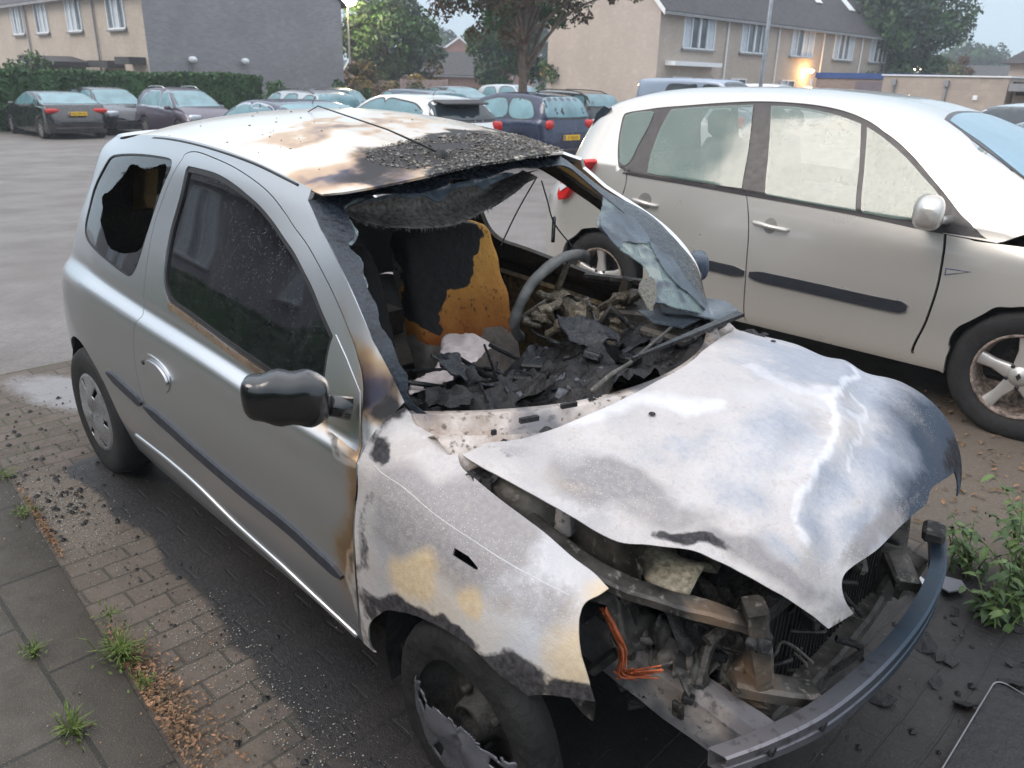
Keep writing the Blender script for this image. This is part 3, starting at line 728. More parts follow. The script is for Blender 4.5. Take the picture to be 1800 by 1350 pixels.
# bonnet
hood_px = [[(795,778),(850,779),(900,773),(950,761),(1050,722),(1150,672),(1225,627),(1290,578),(1312,556),(1316,545)],
           [(1316,545),(1400,562),('p', 3.0, 9.4), ('p', 4.0, 9.5), ('p', 5.0, 9.4), ('p', 6.0, 9.2), ('p', 7.0, 9.0), ('p', 7.7, 8.8)],
           [('p', 7.7, 8.8), ('p', 7.8, 8.5), ('p', 7.7, 8.25)], [('p', 7.7, 8.25), ('p', 7.0, 8.2), ('p', 6.6, 8.05), ('p', 6.5, 7.8)], [('p', 6.5, 7.8),(1640,855),(1628,885),(1606,904)],
           [(1606,904),(1575,932),(1540,968),(1500,995),(1483,1012),(1480,1035),(1487,1060),(1500,1080)], [(1500,1080),(1456,1106)],
           [(1456,1106),(1420,1076),(1390,1055),(1345,1030),(1300,1005),(1260,985),(1215,966),(1140,956),(1075,946),(1000,906),(920,862),(850,823),(815,800),(795,778)]]
hood_out = seg(HOOD, *hood_px)
hm = pxmask([(0,1700,800,30,50,-20,.5,.9),(1,1380,1010,110,26,30,.6,.8),(1,1290,960,90,22,20,.6,.7),(1,1540,940,90,26,-42,.6,.7),(0,1480,1080,30,30,0,.5,.3),(0,1215,955,60,12,8,.5,.8),(0,850,800,60,8,10,.6,.4),
             (1,1080,850,120,50,14,.4,.85),(1,1150,900,120,45,14,.5,.6),(1,1430,1020,60,60,0,.6,.5),(1,900,800,90,18,10,.5,.4),(2,1010,845,70,20,10,.7,.2)])
def hood_def(X):
    XY = project(X); r_ = np.array([[1480,650],[1470,700],[1480,760],[1430,830],[1405,880],[1420,960]], float); d = np.full(len(X), 1e9)
    c = catmull(r_, 8)
    for p in c: d = np.minimum(d, np.hypot(XY[:, 0]-p[0], XY[:, 1]-p[1]))
    X = X.copy(); X[:, 2] += .012*np.exp(-(d/22)**2)-.008*np.exp(-((d-45)/30)**2)+.004*fbm(X, 6, 3, 2.0); return X
hood = P('bonnet', HOOD, hood_out, [M_ASH, M_SOOTIN], h=.013, thick=.004, mask=hm, deform=hood_def)
def tone_attr(o, blobs, paths):
    X_ = np.array([v.co for v in o.data.vertices]); XY = project(X_); XY = XY+np.stack([fbm(X_, 6, 4, 11.)*30, fbm(X_, 6, 4, 17.)*30], 1); m = np.zeros((len(X_), 3))
    for ch, x, y, rx, ry, an, so, st in blobs: m[:, ch] = np.maximum(m[:, ch], blob(XY, x, y, rx, ry, an, so)*st)
    for pts, wd, st in paths:
        c = catmull(np.array(pts, float), 8); d = np.full(len(X_), 1e9)
        for p in c: d = np.minimum(d, np.hypot(XY[:, 0]-p[0], XY[:, 1]-p[1]))
        m[:, 1] = np.maximum(m[:, 1], np.clip(1.4-d/wd, 0, 1)*st)
    attr(o, 'tone', m)
tone_attr(hood, [(2,1670,790,70,120,-30,.9,1.6),(2,1625,870,55,60,30,.8,1.3),(2,1590,735,60,16,35,.7,.45),(2,1470,1080,40,26,0,.8,.5),(2,1550,985,60,25,-40,.8,.4),(0,1430,640,150,50,10,.6,.8),(0,1540,690,90,60,30,.6,.75),(0,1370,760,110,60,0,.7,.6),(0,1450,880,50,110,10,.6,.7),(0,1580,800,80,100,-20,.6,.8),(0,1540,930,70,60,-20,.6,.6),(0,1300,860,80,50,20,.7,.5),(0,1200,780,150,25,-15,.7,.45),(0,1340,960,60,40,10,.6,.55),(0,1655,720,60,60,40,.5,.8)],
   [([(1490,645),(1470,680),(1475,730),(1455,790),(1420,840),(1402,890),(1412,950)], 11, 1.0), ([(1500,690),(1520,730),(1510,780),(1490,810)], 6, .8), ([(1330,650),(1420,690),(1470,690)], 12, .6), ([(1000,740),(1100,720),(1250,700)], 20, .8)])
tone_attr(fender, [(0,690,930,35,110,10,.6,.6),(1,900,870,90,30,40,.6,.7),(1,740,880,110,40,40,.7,.6)], [([(660,830),(760,905),(860,965)], 8, .6)])
for (x, y) in ((1146,730),(1359,602)):      # washer jet holes
    c = HOOD.ev(*HOOD.inv(x, y)); mb = MB(); mb.rev([(0, .003), (.007, .003), (.009, 0)], c+np.array([0, 0, .004]), 'z', 12); mb.build('washer_jet', [M_CHAR], hood, True, True)
def cbuild(mb, name, mats, parent=car, smooth=False, bevel=0.0):
    mb.v = [tuple(p) for p in TC(np.array(mb.v))]; return mb.build(name, mats, parent, smooth, True, bevel)
def noisy(mb, amp, f=12.0, seed=0.0):
    mb.v = [tuple(np.array(p)+amp*np.array(mnoise.noise_vector(Vector((p[0]*f+seed, p[1]*f, p[2]*f))))) for p in mb.v]; return mb
# far side, mirrored, with its own parts
fdoor = mirrored(door, 'door', car, [M_SOOTIN, M_SOOTIN]); fside = mirrored(frame, 'side_panel', car, [M_SILVER, M_SOOTIN]); fwing = mirrored(fender, 'front_wing', car)
for o in (fdoor, fwing): o['label'] = {'door': 'far door with burnt-out window'}.get(o.name.split('.')[0], 'far front wing')
mirrored(bpy.data.objects['mirror_sail'], 'mirror_sail', fdoor)
# door inner trims
trim = seg(SIDE, [cxz(-1.55,.86), cxz(-1.2,.86), cxz(-.6,.82)], [cxz(-.6,.82), cxz(-.5,.3)], [cxz(-.5,.3), cxz(-1.2,.3), cxz(-1.5,.35)], [cxz(-1.5,.35), cxz(-1.55,.86)])
M_TRIM = mat_char('scorched_door_trim', (.018, .014, .010), (.30, .20, .08), .65, 5, .5)
panel('door_trim', SIDE, trim, [M_TRIM], fdoor, h=.04, thick=.02, offset=-.075, mirror=True)
panel('door_trim', SIDE, trim, [M_TRIM], door, h=.04, thick=.02, offset=-.075)
# --- front windscreen remains
near_in = [(604,362),(616,387),(624,409),(612,428),(636,458),(640,489),(651,516),(664,540),(668,569),(689,600),(703,640),(718,662),(716,693),(740,722),(758,741)]
def on_screen(*runs): return seg(SCREEN, *runs)
frit = mat_char('windscreen_border', (.008, .010, .015), (.04, .052, .07), .25, 30, .25)
o1 = on_screen([(541,353),(600,341),(680,327),(767,308),(837,292),(905,282),(957,274),(985,273)],
   [(985,273),(1060,330),(1137,372),(1190,423),(1240,482),(1290,530),(1312,549)], [(1312,549),(1290,555),(1262,553)], [(1262,553),(1247,541),(1213,500),(1160,440),(1110,384),(1050,334),(1007,297)],
   [(1007,297),(990,290),(947,292),(907,293),(870,305),(847,312),(793,313),(790,321),(747,336),(717,338),(670,338),(640,345),(623,349),(604,362)], near_in, [(758,741),(775,762),(760,764),(741,741),(711,709)],
   [(711,709),(692,669),(671,629),(632,547),(600,477),(568,412),(541,353)])
wsfrit = panel('windscreen_border', SCREEN, jag(o1, .0022, 3, 60), [frit], car, h=.012, thick=.005, offset=-.002)
def shard(pts, m, seed=1, off=-.004, amp=.0035, parent=wsfrit, name='glass_shard'):
    return panel(name, SCREEN, jag(on_screen(pts+[pts[0]]) if len(pts) < 40 else pts, amp, seed), [m], parent, h=.02, thick=.004, offset=off)
shard([(560,354),(600,345),(640,343),(628,352),(606,364),(618,388),(630,405),(622,425),(612,428),(600,405),(585,380),(566,362)], M_SHARD, 2)
shard([(618,440),(634,452),(640,480),(648,500),(638,505),(622,478),(612,455)], M_SHARD, 4)
shard([(635,350),(700,336),(800,320),(880,303),(905,303),(870,318),(850,330),(835,322),(800,330),(770,352),(745,340),(720,346),(690,343),(660,350)], M_SHARDB, 6)
shard([(1062,340),(1110,372),(1160,425),(1210,487),(1245,527),(1280,545),(1240,552),(1192,540),(1155,530),(1144,545),(1128,510),(1128,493),(1142,485),(1135,468),(1110,448),(1091,435),(1067,411),(1054,397),(1051,384),(1060,360)], M_SHARD, 8)
shard([(1054,378),(1080,372),(1110,380),(1130,402),(1142,424),(1125,428),(1098,425),(1088,436),(1066,412),(1056,398)], M_SHARDB, 9, .002)
shard([(1142,424),(1160,437),(1185,458),(1212,497),(1240,525),(1270,541),(1240,545),(1215,520),(1190,500),(1165,470),(1148,440)], M_SHARDB, 12, .002)
M_CRUMB = mat_char('crumbled_safety_glass', (.10, .09, .07), (.55, .5, .42), .35, 120, 1.0)
shard([(1128,492),(1145,488),(1154,510),(1150,530),(1144,548),(1130,528),(1122,508)], M_CRUMB, 10, .004)
mb = MB()
for pts, z in (([(1160,535),(1210,520),(1275,528),(1298,545),(1280,565),(1215,552),(1165,548)], .0), ([(1120,545),(1170,540),(1230,560),(1200,575),(1150,566)], -.02)):
    v = [at(px, py, 'z', .955+z+.006*mnoise.noise(Vector((px*.1, py*.1, 0)))) for px, py in pts]; n_ = len(v)
    mb.add(v+[p-np.array([0, 0, .005]) for p in v], [tuple(range(n_)), tuple(range(2*n_-1, n_-1, -1))]+[(i, n_+i, n_+(i+1) % n_, (i+1) % n_) for i in range(n_)])
mb.build('fallen_windscreen_piece', [M_SHARDB], car, False, True)
# --- scuttle (the pale panel below the screen) and wipers
rear = TI(SCREEN.ev(np.full(40, .55), np.linspace(.0, 8, 40)))
P0 = []
for i, p in enumerate(rear):
    y = p[1]; a = abs(y)/.66
    P0.append([p+np.array([-.03, 0, -.012]), p+np.array([.012, 0, -.010]), p+np.array([.03, 0, -.045]), p+np.array([.065, 0, -.052]), p+np.array([.095, 0, -.035]), p+np.array([.13, 0, -.055]), p+np.array([.17, 0, -.09]), p+np.array([.20, 0, -.16])])
mb = MB(); mb.grid(TC(np.array(P0))); cw = mb.build('scuttle', [M_PALE], car, True, True); cw.modifiers.new('s', 'SOLIDIFY').thickness = .004
mb = MB()
for px, py, a, b in ((930,737,.05,.012),(1000,712,.045,.010),(868,760,.012,.008)):
    mb = MB(); mb.box(at(px, py, 'z', .885), (b, a, .012), R(-18)); mb.build('scuttle_slot', [M_CHAR], cw, False, True)
mb = MB(); w0 = at(1040,688,'z',.905); w1 = at(1105,640,'z',.925); w2 = at(1180,575,'z',.955)
mb.tube([w0, .5*(w0+w1)+[0,0,.008], w1, w2], [.009, .007, .006, .004], 8); mb.build('wiper_arm', [M_STEEL], car, True, True)
mb = MB(); a, b = at(1112,628,'z',.955), at(1298,548,'z',.975)
d = b-a; n_ = np.cross(d, [0, 0, 1]); n_ /= np.linalg.norm(n_)
mb.add([a-n_*.004, a+n_*.004, b+n_*.022, b-n_*.010, a-n_*.004-[0,0,.01], a+n_*.004-[0,0,.01], b+n_*.022-[0,0,.012], b-n_*.010-[0,0,.012]], [(0,1,2,3),(7,6,5,4),(0,4,5,1),(1,5,6,2),(2,6,7,3),(3,7,4,0)])
mb.build('wiper_blade', [M_CHARGLOSS], car, False, True)
# --- tub: floor, firewall, inner arches, rear bulk
mb = MB(); mb.box((-1.45, 0, .235), (2.5, 1.48, .04)); mb.box((-.22, 0, .50), (.03, 1.36, .58)); mb.box((-2.78, 0, .55), (.03, 1.2, .6)); mb.box((-2.3, 0, .42), (.9, .9, .38))
mb.box((-.6, 0, .33), (.7, .22, .18)); mb.box((-1.75, 0, .36), (.5, 1.1, .26))
cbuild(noisy(mb, .004), 'floor_tub', [M_SOOTIN])
for sy in (-1, 1):
    for x in (0, -2.37):
        mb = MB(); mb.rev([(.33, -.79*sy), (.335, -.70*sy), (.335, -.50*sy), (.02, -.48*sy)], (x, 0, .285), 'y', 28, 0, R(55 if x == 0 else -20), R(200)); cbuild(mb, 'wheel_arch_liner', [M_CHAR], smooth=True)
# --- seats
M_SEATC = None
def mat_seat():
    t = NT('charred_seat_cover'); n = t.noise(5, 7, .7); f = t.noise(30, 6); at_ = t.at()
    nn = t.math('ADD', t.math('MULTIPLY', n, .7), t.math('MULTIPLY', f, .3))
    def m(ch, lo, hi, k): return t.mapr(t.math('ADD', ch, t.math('MULTIPLY', t.math('SUBTRACT', nn, .5), k)), lo, hi)
    c = t.mix(t.mapr(f, .3, .7), (.20, .17, .145), (.28, .25, .22))
    sx_ = t.node('ShaderNodeSeparateXYZ'); t.l.new(t.co(), sx_.inputs[0]); lf = t.math('ADD', t.mapr(sx_.outputs[2], .62, 1.12, 0, .75), t.math('MULTIPLY', t.noise(7, 5), .5)); foam = t.mix(t.mapr(lf, .3, 1.0), (.30, .085, .015), (.85, .44, .10)); foam = t.mix(t.mapr(t.noise(26, 6, .7), .56, .66, 0, .9), foam, (.05, .02, .008))
    c = t.mix(m(at_[1], .45, .5, 1.2), c, foam); c = t.mix(m(at_[0], .45, .52, 1.2), c, t.mix(f, (.008, .008, .009), (.04, .035, .035)))
    t.set(Base_Color=c, Roughness=.85, Specular_IOR_Level=.3); t.bump(t.math('ADD', n, t.math('MULTIPLY', f, .6)), .7, .02); return t.m
M_SEATC = mat_seat(); M_AMBER = simple('amber_slab', (.42, .26, .10), .8, 0, .2, 9)
def seat(yc, label, dark=False):
    s = bpy.data.objects.new('seat', None); C.objects.link(s); s.parent = car; s.location = (0, 0, 0)
    if label: s['label'] = label
    U = np.linspace(0, 1, 26); Vv = np.linspace(0, 2*math.pi, 48, endpoint=False); V = []
    for u in U:
        x = -1.13-.24*u; z = .42+.70*u; hw = .245*(1-.10*u**3)*(1-.0*u)*(1 if u < .93 else math.sqrt(max(.15, 1-((u-.93)/.075)**2))); th = .075
        for v in Vv:
            cx, cy = math.cos(v), math.sin(v); sx = abs(cx)**.55*np.sign(cx); sy = abs(cy)**.6*np.sign(cy)
            bol = .035*(abs(sx)**4)*(1 if sy > 0 else 0)
            V.append((x+th*sy+bol*.9, yc+hw*sx, z))
    k = len(Vv); F = [(i*k+j, i*k+(j+1) % k, (i+1)*k+(j+1) % k, (i+1)*k+j) for i in range(len(U)-1) for j in range(k)]+[tuple(range(k-1, -1, -1)), tuple((len(U)-1)*k+j for j in range(k))]
    mb = MB(); mb.add(V, F); noisy(mb, .012, 9, yc)
    o = cbuild(mb, 'backrest', [M_SEATC], s, True)
    W_ = np.array([o.matrix_world @ v.co for v in o.data.vertices]) if False else np.array(TC(np.array([tuple(TI(np.array(v.co))) for v in o.data.vertices])))
    XY = project(W_)
    m = np.zeros((len(XY), 3))
    if dark: m[:, 0] = .9
    else:
        XY = XY+np.stack([fbm(W_, 6, 3, 1.)*30, fbm(W_, 6, 3, 5.)*30], 1)
        for (x, y, rx, ry, an) in ((762,455,72,80,0),(715,425,50,50,0),(745,535,38,36,30),(810,420,40,30,0)): m[:, 0] = np.maximum(m[:, 0], blob(XY, x, y, rx, ry, an, .3))
        for (x, y, rx, ry, an) in ((856,470,42,95,-8),(815,562,100,42,-10),(850,540,50,50,0),(712,540,18,42,-10)): m[:, 1] = np.maximum(m[:, 1], blob(XY, x, y, rx, ry, an, .35))
    attr(o, 'burn', m)
    mb = MB(); P_ = []
    for x in np.linspace(-1.15, -.66, 12):
        P_.append([(x, yc+y, .47+.05*(1-(y/.25)**4)-.03*math.cos((x+.9)*6)+(.03 if abs(y) > .18 else 0)) for y in np.linspace(-.25, .25, 14)])
    mb.grid(P_); noisy(mb, .015, 9, 3); c_ = cbuild(mb, 'cushion', [M_CHAR], s, True); c_.modifiers.new('s', 'SOLIDIFY').thickness = .12
    mb = MB(); mb.tube([(-1.36, yc-.06, 1.08), (-1.37, yc-.06, 1.20)], .006); mb.tube([(-1.36, yc+.06, 1.08), (-1.37, yc+.06, 1.20)], .006)
    if dark: mb.build
    return s
seat(.27, 'driver seat with orange foam showing through charred cover'); seat(-.33, 'charred passenger seat', True)
mb = MB(); hp = [(243,290),(256,299),(253,345),(259,366),(206,377),(208,335),(214,310)]
v = [at(px, py, 'y', -.42) for px, py in hp]; n_ = len(v); mb.add(v+[p+np.array([0, .06, 0]) for p in v], [tuple(range(n_)), tuple(range(2*n_-1, n_-1, -1))]+[(i, n_+i, n_+(i+1) % n_, (i+1) % n_) for i in range(n_)])
mb.build('amber_panel', [M_AMBER], car, False, True, .01)  # plain amber slab behind the hole in the quarter glass
# --- headliner hanging behind the screen opening
M_LINER = mat_char('sagging_headliner_cloth', (.12, .10, .088), (.50, .455, .42), .9, 6, .5)
top = [(604,365),(650,352),(700,340),(760,335),(830,322),(890,308),(950,298)]; low = [(612,380),(650,393),(700,401),(760,402),(815,390),(870,362),(945,310)]
tp = catmull([at(x, y, 'x', -1.10) for x, y in top], 10); lo_ = catmull([at(x, y, 'x', -1.00) for x, y in low], 10)
G = []
for i in range(len(tp)):
    a, b = tp[i], lo_[i]; r_ = []
    for k in range(14):
        q = k/13; p = a+(b-a)*q; p = p+np.array([-.05*math.sin(q*math.pi), 0, -.01*math.sin(q*math.pi)])+.006*np.array(mnoise.noise_vector(Vector(p*14)))
        r_.append(p)
    for k in range(1, 5):                       # lip curls under with a ragged fringe
        r_.append(b+np.array([-.02*k, 0, .004*k-(.012*abs(mnoise.noise(Vector((i*1.7, k, 0)))) if k < 3 else 0)]))
    G.append(r_)
mb = MB(); mb.grid(np.array(G))
for i in range(140):
    p = lo_[int(rng.integers(3, len(lo_)-3))]+np.array([-.005, rng.uniform(-.008, .008), 0]); mb.tube([p, p+np.array([rng.uniform(-.003, .003), rng.uniform(-.004, .004), -rng.uniform(.004, .016)])], [.0012, .0004], 4)
hl = mb.build('headliner', [M_LINER], car, True, True)
# underside of the roof and the rails
mb = MB(); g_ = ROOF.ev(*np.meshgrid(np.linspace(2.4, 9.8, 30), np.linspace(.2, 9.8, 20), indexing='ij'))-np.array([0, 0, .028]); mb.grid(g_); mb.build('roof_lining', [M_SOOTIN], car, True, True)
# hanging wires
mb = MB()
for pts in (((943,312),(910,370),(880,432)), ((952,318),(962,352),(974,392),(1005,432),(1040,470)), ((975,380),(973,400),(971,424))):
    q = catmull([at(x, y, 'x', -1.02+.1*i) for i, (x, y) in enumerate(pts)], 6); mb.tube(q, .0028 if len(pts[0]) else .003, 5)
mb.tube([at(974,382,'y',.62), at(972,425,'y',.64)], .008, 6)
mb.build('hanging_wire', [M_CHAR], car, True, True)
# --- melted dashboard heap
def heap(x, y):
    b = np.interp(x, [-1.05, -.85, -.65, -.45, -.28, -.12], [.48, .60, .72, .80, .85, .87])
    n_ = mnoise.fractal(Vector((x*4, y*4, 1.3)), .9, 2.1, 5)*.10+.05*math.exp(-((x+.55)/.16)**2-((y+.02)/.22)**2)+abs(mnoise.noise(Vector((x*13, y*13, 4))))*.05
    d = -.22 if (y > .1 and x < -.62) else 0
    return b+n_+d*min(1, (y-.1)/.08 if y > .1 else 0)*min(1, max(0, (-x-.62)/.08)) - .05*max(0, -y-.45)/.2
G = [[(x, y, heap(x, y)) for y in np.linspace(-.68, .68, 120)] for x in np.linspace(-1.05, -.10, 85)]
mb = MB(); mb.grid(G); cbuild(mb, 'melted_dashboard', [M_CHAR], smooth=True)
M_FLAKE = mat_char('ash_grey_flakes', (.03, .032, .038), (.16, .17, .20), .45, 30, .5)
mb = MB(); rr = random.Random(5)
def flake(mb, c, s_, th=.003, tilt=.6, rr=rr):
    n_ = rr.randint(4, 7); a0 = rr.random()*6; M_ = Matrix.Rotation(rr.uniform(-tilt, tilt), 3, 'X') @ Matrix.Rotation(rr.uniform(-tilt, tilt), 3, 'Y')
    q = [M_ @ Vector((s_*rr.uniform(.5, 1)*math.cos(a0+k*2*math.pi/n_), s_*rr.uniform(.5, 1)*math.sin(a0+k*2*math.pi/n_), rr.uniform(-.1, .1)*s_)) for k in range(n_)]
    v = [tuple(Vector(c)+p) for p in q]+[tuple(Vector(c)+p-Vector((0, 0, th))) for p in q]
    mb.add(v, [tuple(range(n_)), tuple(range(2*n_-1, n_-1, -1))]+[(i, n_+i, n_+(i+1) % n_, (i+1) % n_) for i in range(n_)])
for i in range(190):
    x = rr.uniform(-.85, -.2); y = rr.uniform(-.62, .62); flake(mb, (x, y, heap(x, y)+.004), rr.choice([.006, .01, .015, .02, .03]), .004, .7)
def crust(cx, cy, s_, seed):
    o_ = [(cx+s_*(1+.45*mnoise.noise(Vector((math.cos(a)*1.5+seed, math.sin(a)*1.5, seed))))*math.cos(a), cy+s_*(.75+.5*mnoise.noise(Vector((math.cos(a)*1.7, math.sin(a)*1.7+seed, 3))))*math.sin(a)) for a in np.linspace(0, 2*math.pi, 26, endpoint=False)]
    P2, F2 = fill(jag(np.array(o_), .008, seed, 30), (), .014); rr2 = random.Random(seed); tx, ty = rr2.uniform(-.5, .5), rr2.uniform(-.4, .4)
    V = [(p[0], p[1], heap(cx, cy)+.03+tx*(p[0]-cx)+ty*(p[1]-cy)+.035*mnoise.fractal(Vector((p[0]*9+seed, p[1]*9, 2)), .9, 2, 4)) for p in P2]; k = len(V)
    return V+[(a, b, c-.006) for a, b, c in V], [tuple(f) for f in F2]+[tuple(f[::-1]+k) for f in F2]
M_CRUST = mat_char('blue_black_plastic_crust', (.010, .011, .014), (.06, .062, .07), .34, 22, .45)
for i, (x, y, s_) in enumerate([(-.55,-.1,.12),(-.45,.12,.11),(-.62,-.28,.09),(-.40,-.25,.10),(-.36,.38,.13),(-.5,.3,.08),(-.32,.05,.09),(-.7,-.1,.08),(-.30,.52,.09),(-.42,-.48,.08),(-.75,-.35,.07),(-.60,.08,.07)]):
    m_ = MB(); m_.add(*crust(x, y, s_, i+2)); cbuild(m_, 'melted_crust', [M_CRUST if i % 3 else M_CHAR], smooth=True)
tag(cbuild(mb, 'dashboard_flakes', [M_FLAKE]), kind='stuff')
mb = MB()
for i in range(26):
    x = rr.uniform(-.7, -.3); y = rr.uniform(-.45, .5); z = heap(x, y)
    p = [np.array([x, y, z])+np.array([rr.uniform(-.12, .12), rr.uniform(-.12, .12), rr.uniform(-.0, .03)])*k for k in range(3)]; mb.tube(catmull(p, 5), rr.choice([.003, .005, .008]), 6)
for i in range(9):
    x = rr.uniform(-.65, -.3); y = rr.uniform(-.4, .5); mb.box((x, y, heap(x, y)+.015), (rr.uniform(.05, .14), rr.uniform(.03, .09), rr.uniform(.02, .05)), rr.random()*3, 0, .006, Matrix.Rotation(rr.uniform(-.5, .5), 3, 'X'))
cbuild(noisy(mb, .004), 'dashboard_remains', [M_CHARGLOSS], smooth=False)
# steering wheel, column and stalk
sw = bpy.data.objects.new('steering_wheel', None); C.objects.link(sw); sw.parent = car
cw_ = np.array([-.76, .31, .93]); ex = np.array([0, 1, 0]); ez = np.array([.40, 0, .917]); nn_ = np.array([-.917, 0, .40])
mb = MB(); mb.tube([cw_+.185*(math.cos(a)*ex+math.sin(a)*ez) for a in np.linspace(R(60), R(235), 40)], .019, 10); cbuild(noisy(mb, .007, 16), 'rim', [simple('ash_grey_wheel_rim', (.22, .215, .205), .7, 0, .4, 14, .4, .5)], sw, True)
mb = MB()
for a in (R(200), R(-20), R(90)): mb.tube([cw_, cw_+.18*(math.cos(a)*ex+math.sin(a)*ez)], [.014, .008], 6)
mb.rev([(0, 0), (.04, 0), (.05, .03), (.05, .05)], (0, 0, 0), 'z', 16); k = 16*4
base_ = len(mb.v)-k; mb.v[base_:] = [tuple(cw_+p[0]*ex+p[1]*ez-p[2]*nn_) for p in mb.v[base_:]]
M_LT = mat_char('scorched_bare_alloy', (.02, .015, .010), (.34, .28, .20), .45, 10, .6)
cbuild(mb, 'spokes', [M_LT], sw, True)
mb = MB(); mb.tube([cw_, cw_-nn_*.14, cw_-nn_*.30+[0, 0, -.02]], [.03, .045, .03], 10); rr = random.Random(31)
for i in range(16):
    p = cw_+[.04+.2*rr.random(), rr.uniform(-.2, .2), rr.uniform(-.10, .03)]
    if i % 3 == 0: mb.box(p, (rr.uniform(.03, .09), rr.uniform(.03, .08), rr.uniform(.015, .05)), rr.random()*3, 0, .006, Matrix.Rotation(rr.uniform(-.8, .8), 3, 'Y'))
    else: mb.tube(catmull([p, p+[rr.uniform(-.08, .08), rr.uniform(-.08, .08), rr.uniform(-.05, .05)], p+[rr.uniform(-.12, .12), rr.uniform(-.12, .12), rr.uniform(-.06, .04)]], 4), rr.choice([.006, .01, .014, .02]), 8)
for i in range(5):
    p = cw_+[.05+.03*i, rr.uniform(-.14, .14), rr.uniform(-.06, .02)]; mb.rev([(0, .01), (.02, .012), (.034, .004), (.036, -.012), (.02, -.016)], p, 'y' if i % 2 else 'z', 14)
cbuild(noisy(mb, .01, 15), 'steering_column', [M_LT], smooth=False)
mb = MB()
for i in range(10):
    y = -.5+.02*i; 
mb.box((-.30, .45, .90), (.18, .30, .03), .1, 0, .01); mb.box((-.52, .50, .86), (.2, .2, .12), .3, 0, .01); mb.tube([(-.9, .66, .92), (-.6, .64, .95), (-.35, .6, .93)], .02, 8); mb.tube([(-.5, .2, .86), (-.45, .25, .98), (-.4, .3, .9)], .012, 8); mb.tube([(-.62, .5, .84), (-.58, .5, 1.0)], .02, 8)
cbuild(noisy(mb, .012, 12), 'dashboard_frame', [M_STEEL], smooth=False)
# --- door mirrors
def mirror_body(side):
    mb = MB(); c = np.array([-.515, -.905, .975]); d = np.array([-.62, -.785, .05]); d /= np.linalg.norm(d); up = np.array([-.05, .0, 1]); f_ = np.cross(d, up); f_ /= np.linalg.norm(f_)
    if f_[0] < 0: f_ = -f_
    n1, n2 = 26, 36; V = []
    for i in range(n1):
        a = -math.pi/2+math.pi*i/(n1-1)
        for j in range(n2):
            b = 2*math.pi*j/n2; pw = lambda t, e: abs(t)**e*np.sign(t)
            x = pw(math.sin(a), .75); y = pw(math.cos(a), .5)*pw(math.cos(b), .6); z = pw(math.cos(a), .5)*pw(math.sin(b), .7)
            hh = .066*(1-.10*x)+(.004*math.sin(9*x) if side < 0 else 0)
            V.append(c+d*x*.103+up*z*hh+f_*(y*.062 if y > 0 else y*.028))
    F = [(i*n2+j, i*n2+(j+1) % n2, (i+1)*n2+(j+1) % n2, (i+1)*n2+j) for i in range(n1-1) for j in range(n2)]
    mb.add(V, F); noisy(mb, .0015, 16, 2)
    b0 = c-d*.09; mb.tube([b0+[0, 0, -.02], b0+np.array([.03, .05, -.035])], [.026, .03], 12)
    return mb
M_MIR = simple('blistered_black_mirror_shell', (.006, .006, .007), .16, 0, .3, 30, .6, .12, 55, .6)
M_BTYRE = mat_char('burnt_tyre', (.005, .005, .005), (.014, .0135, .013), .75, 16, .5)
mo = cbuild(mirror_body(-1), 'door_mirror', [M_MIR], door, True)
fm_ = mirror_body(1); fm_.v = [(-.535+(p[0]+.515)*.75-.02, .90+(-p[1]-.90)*.75, .975+(p[2]-.975)*.75+.02) for p in fm_.v]; cbuild(fm_, 'door_mirror', [simple('blue_grey_mirror', (.03, .045, .07), .3, 0, .2, 9)], fdoor, True)
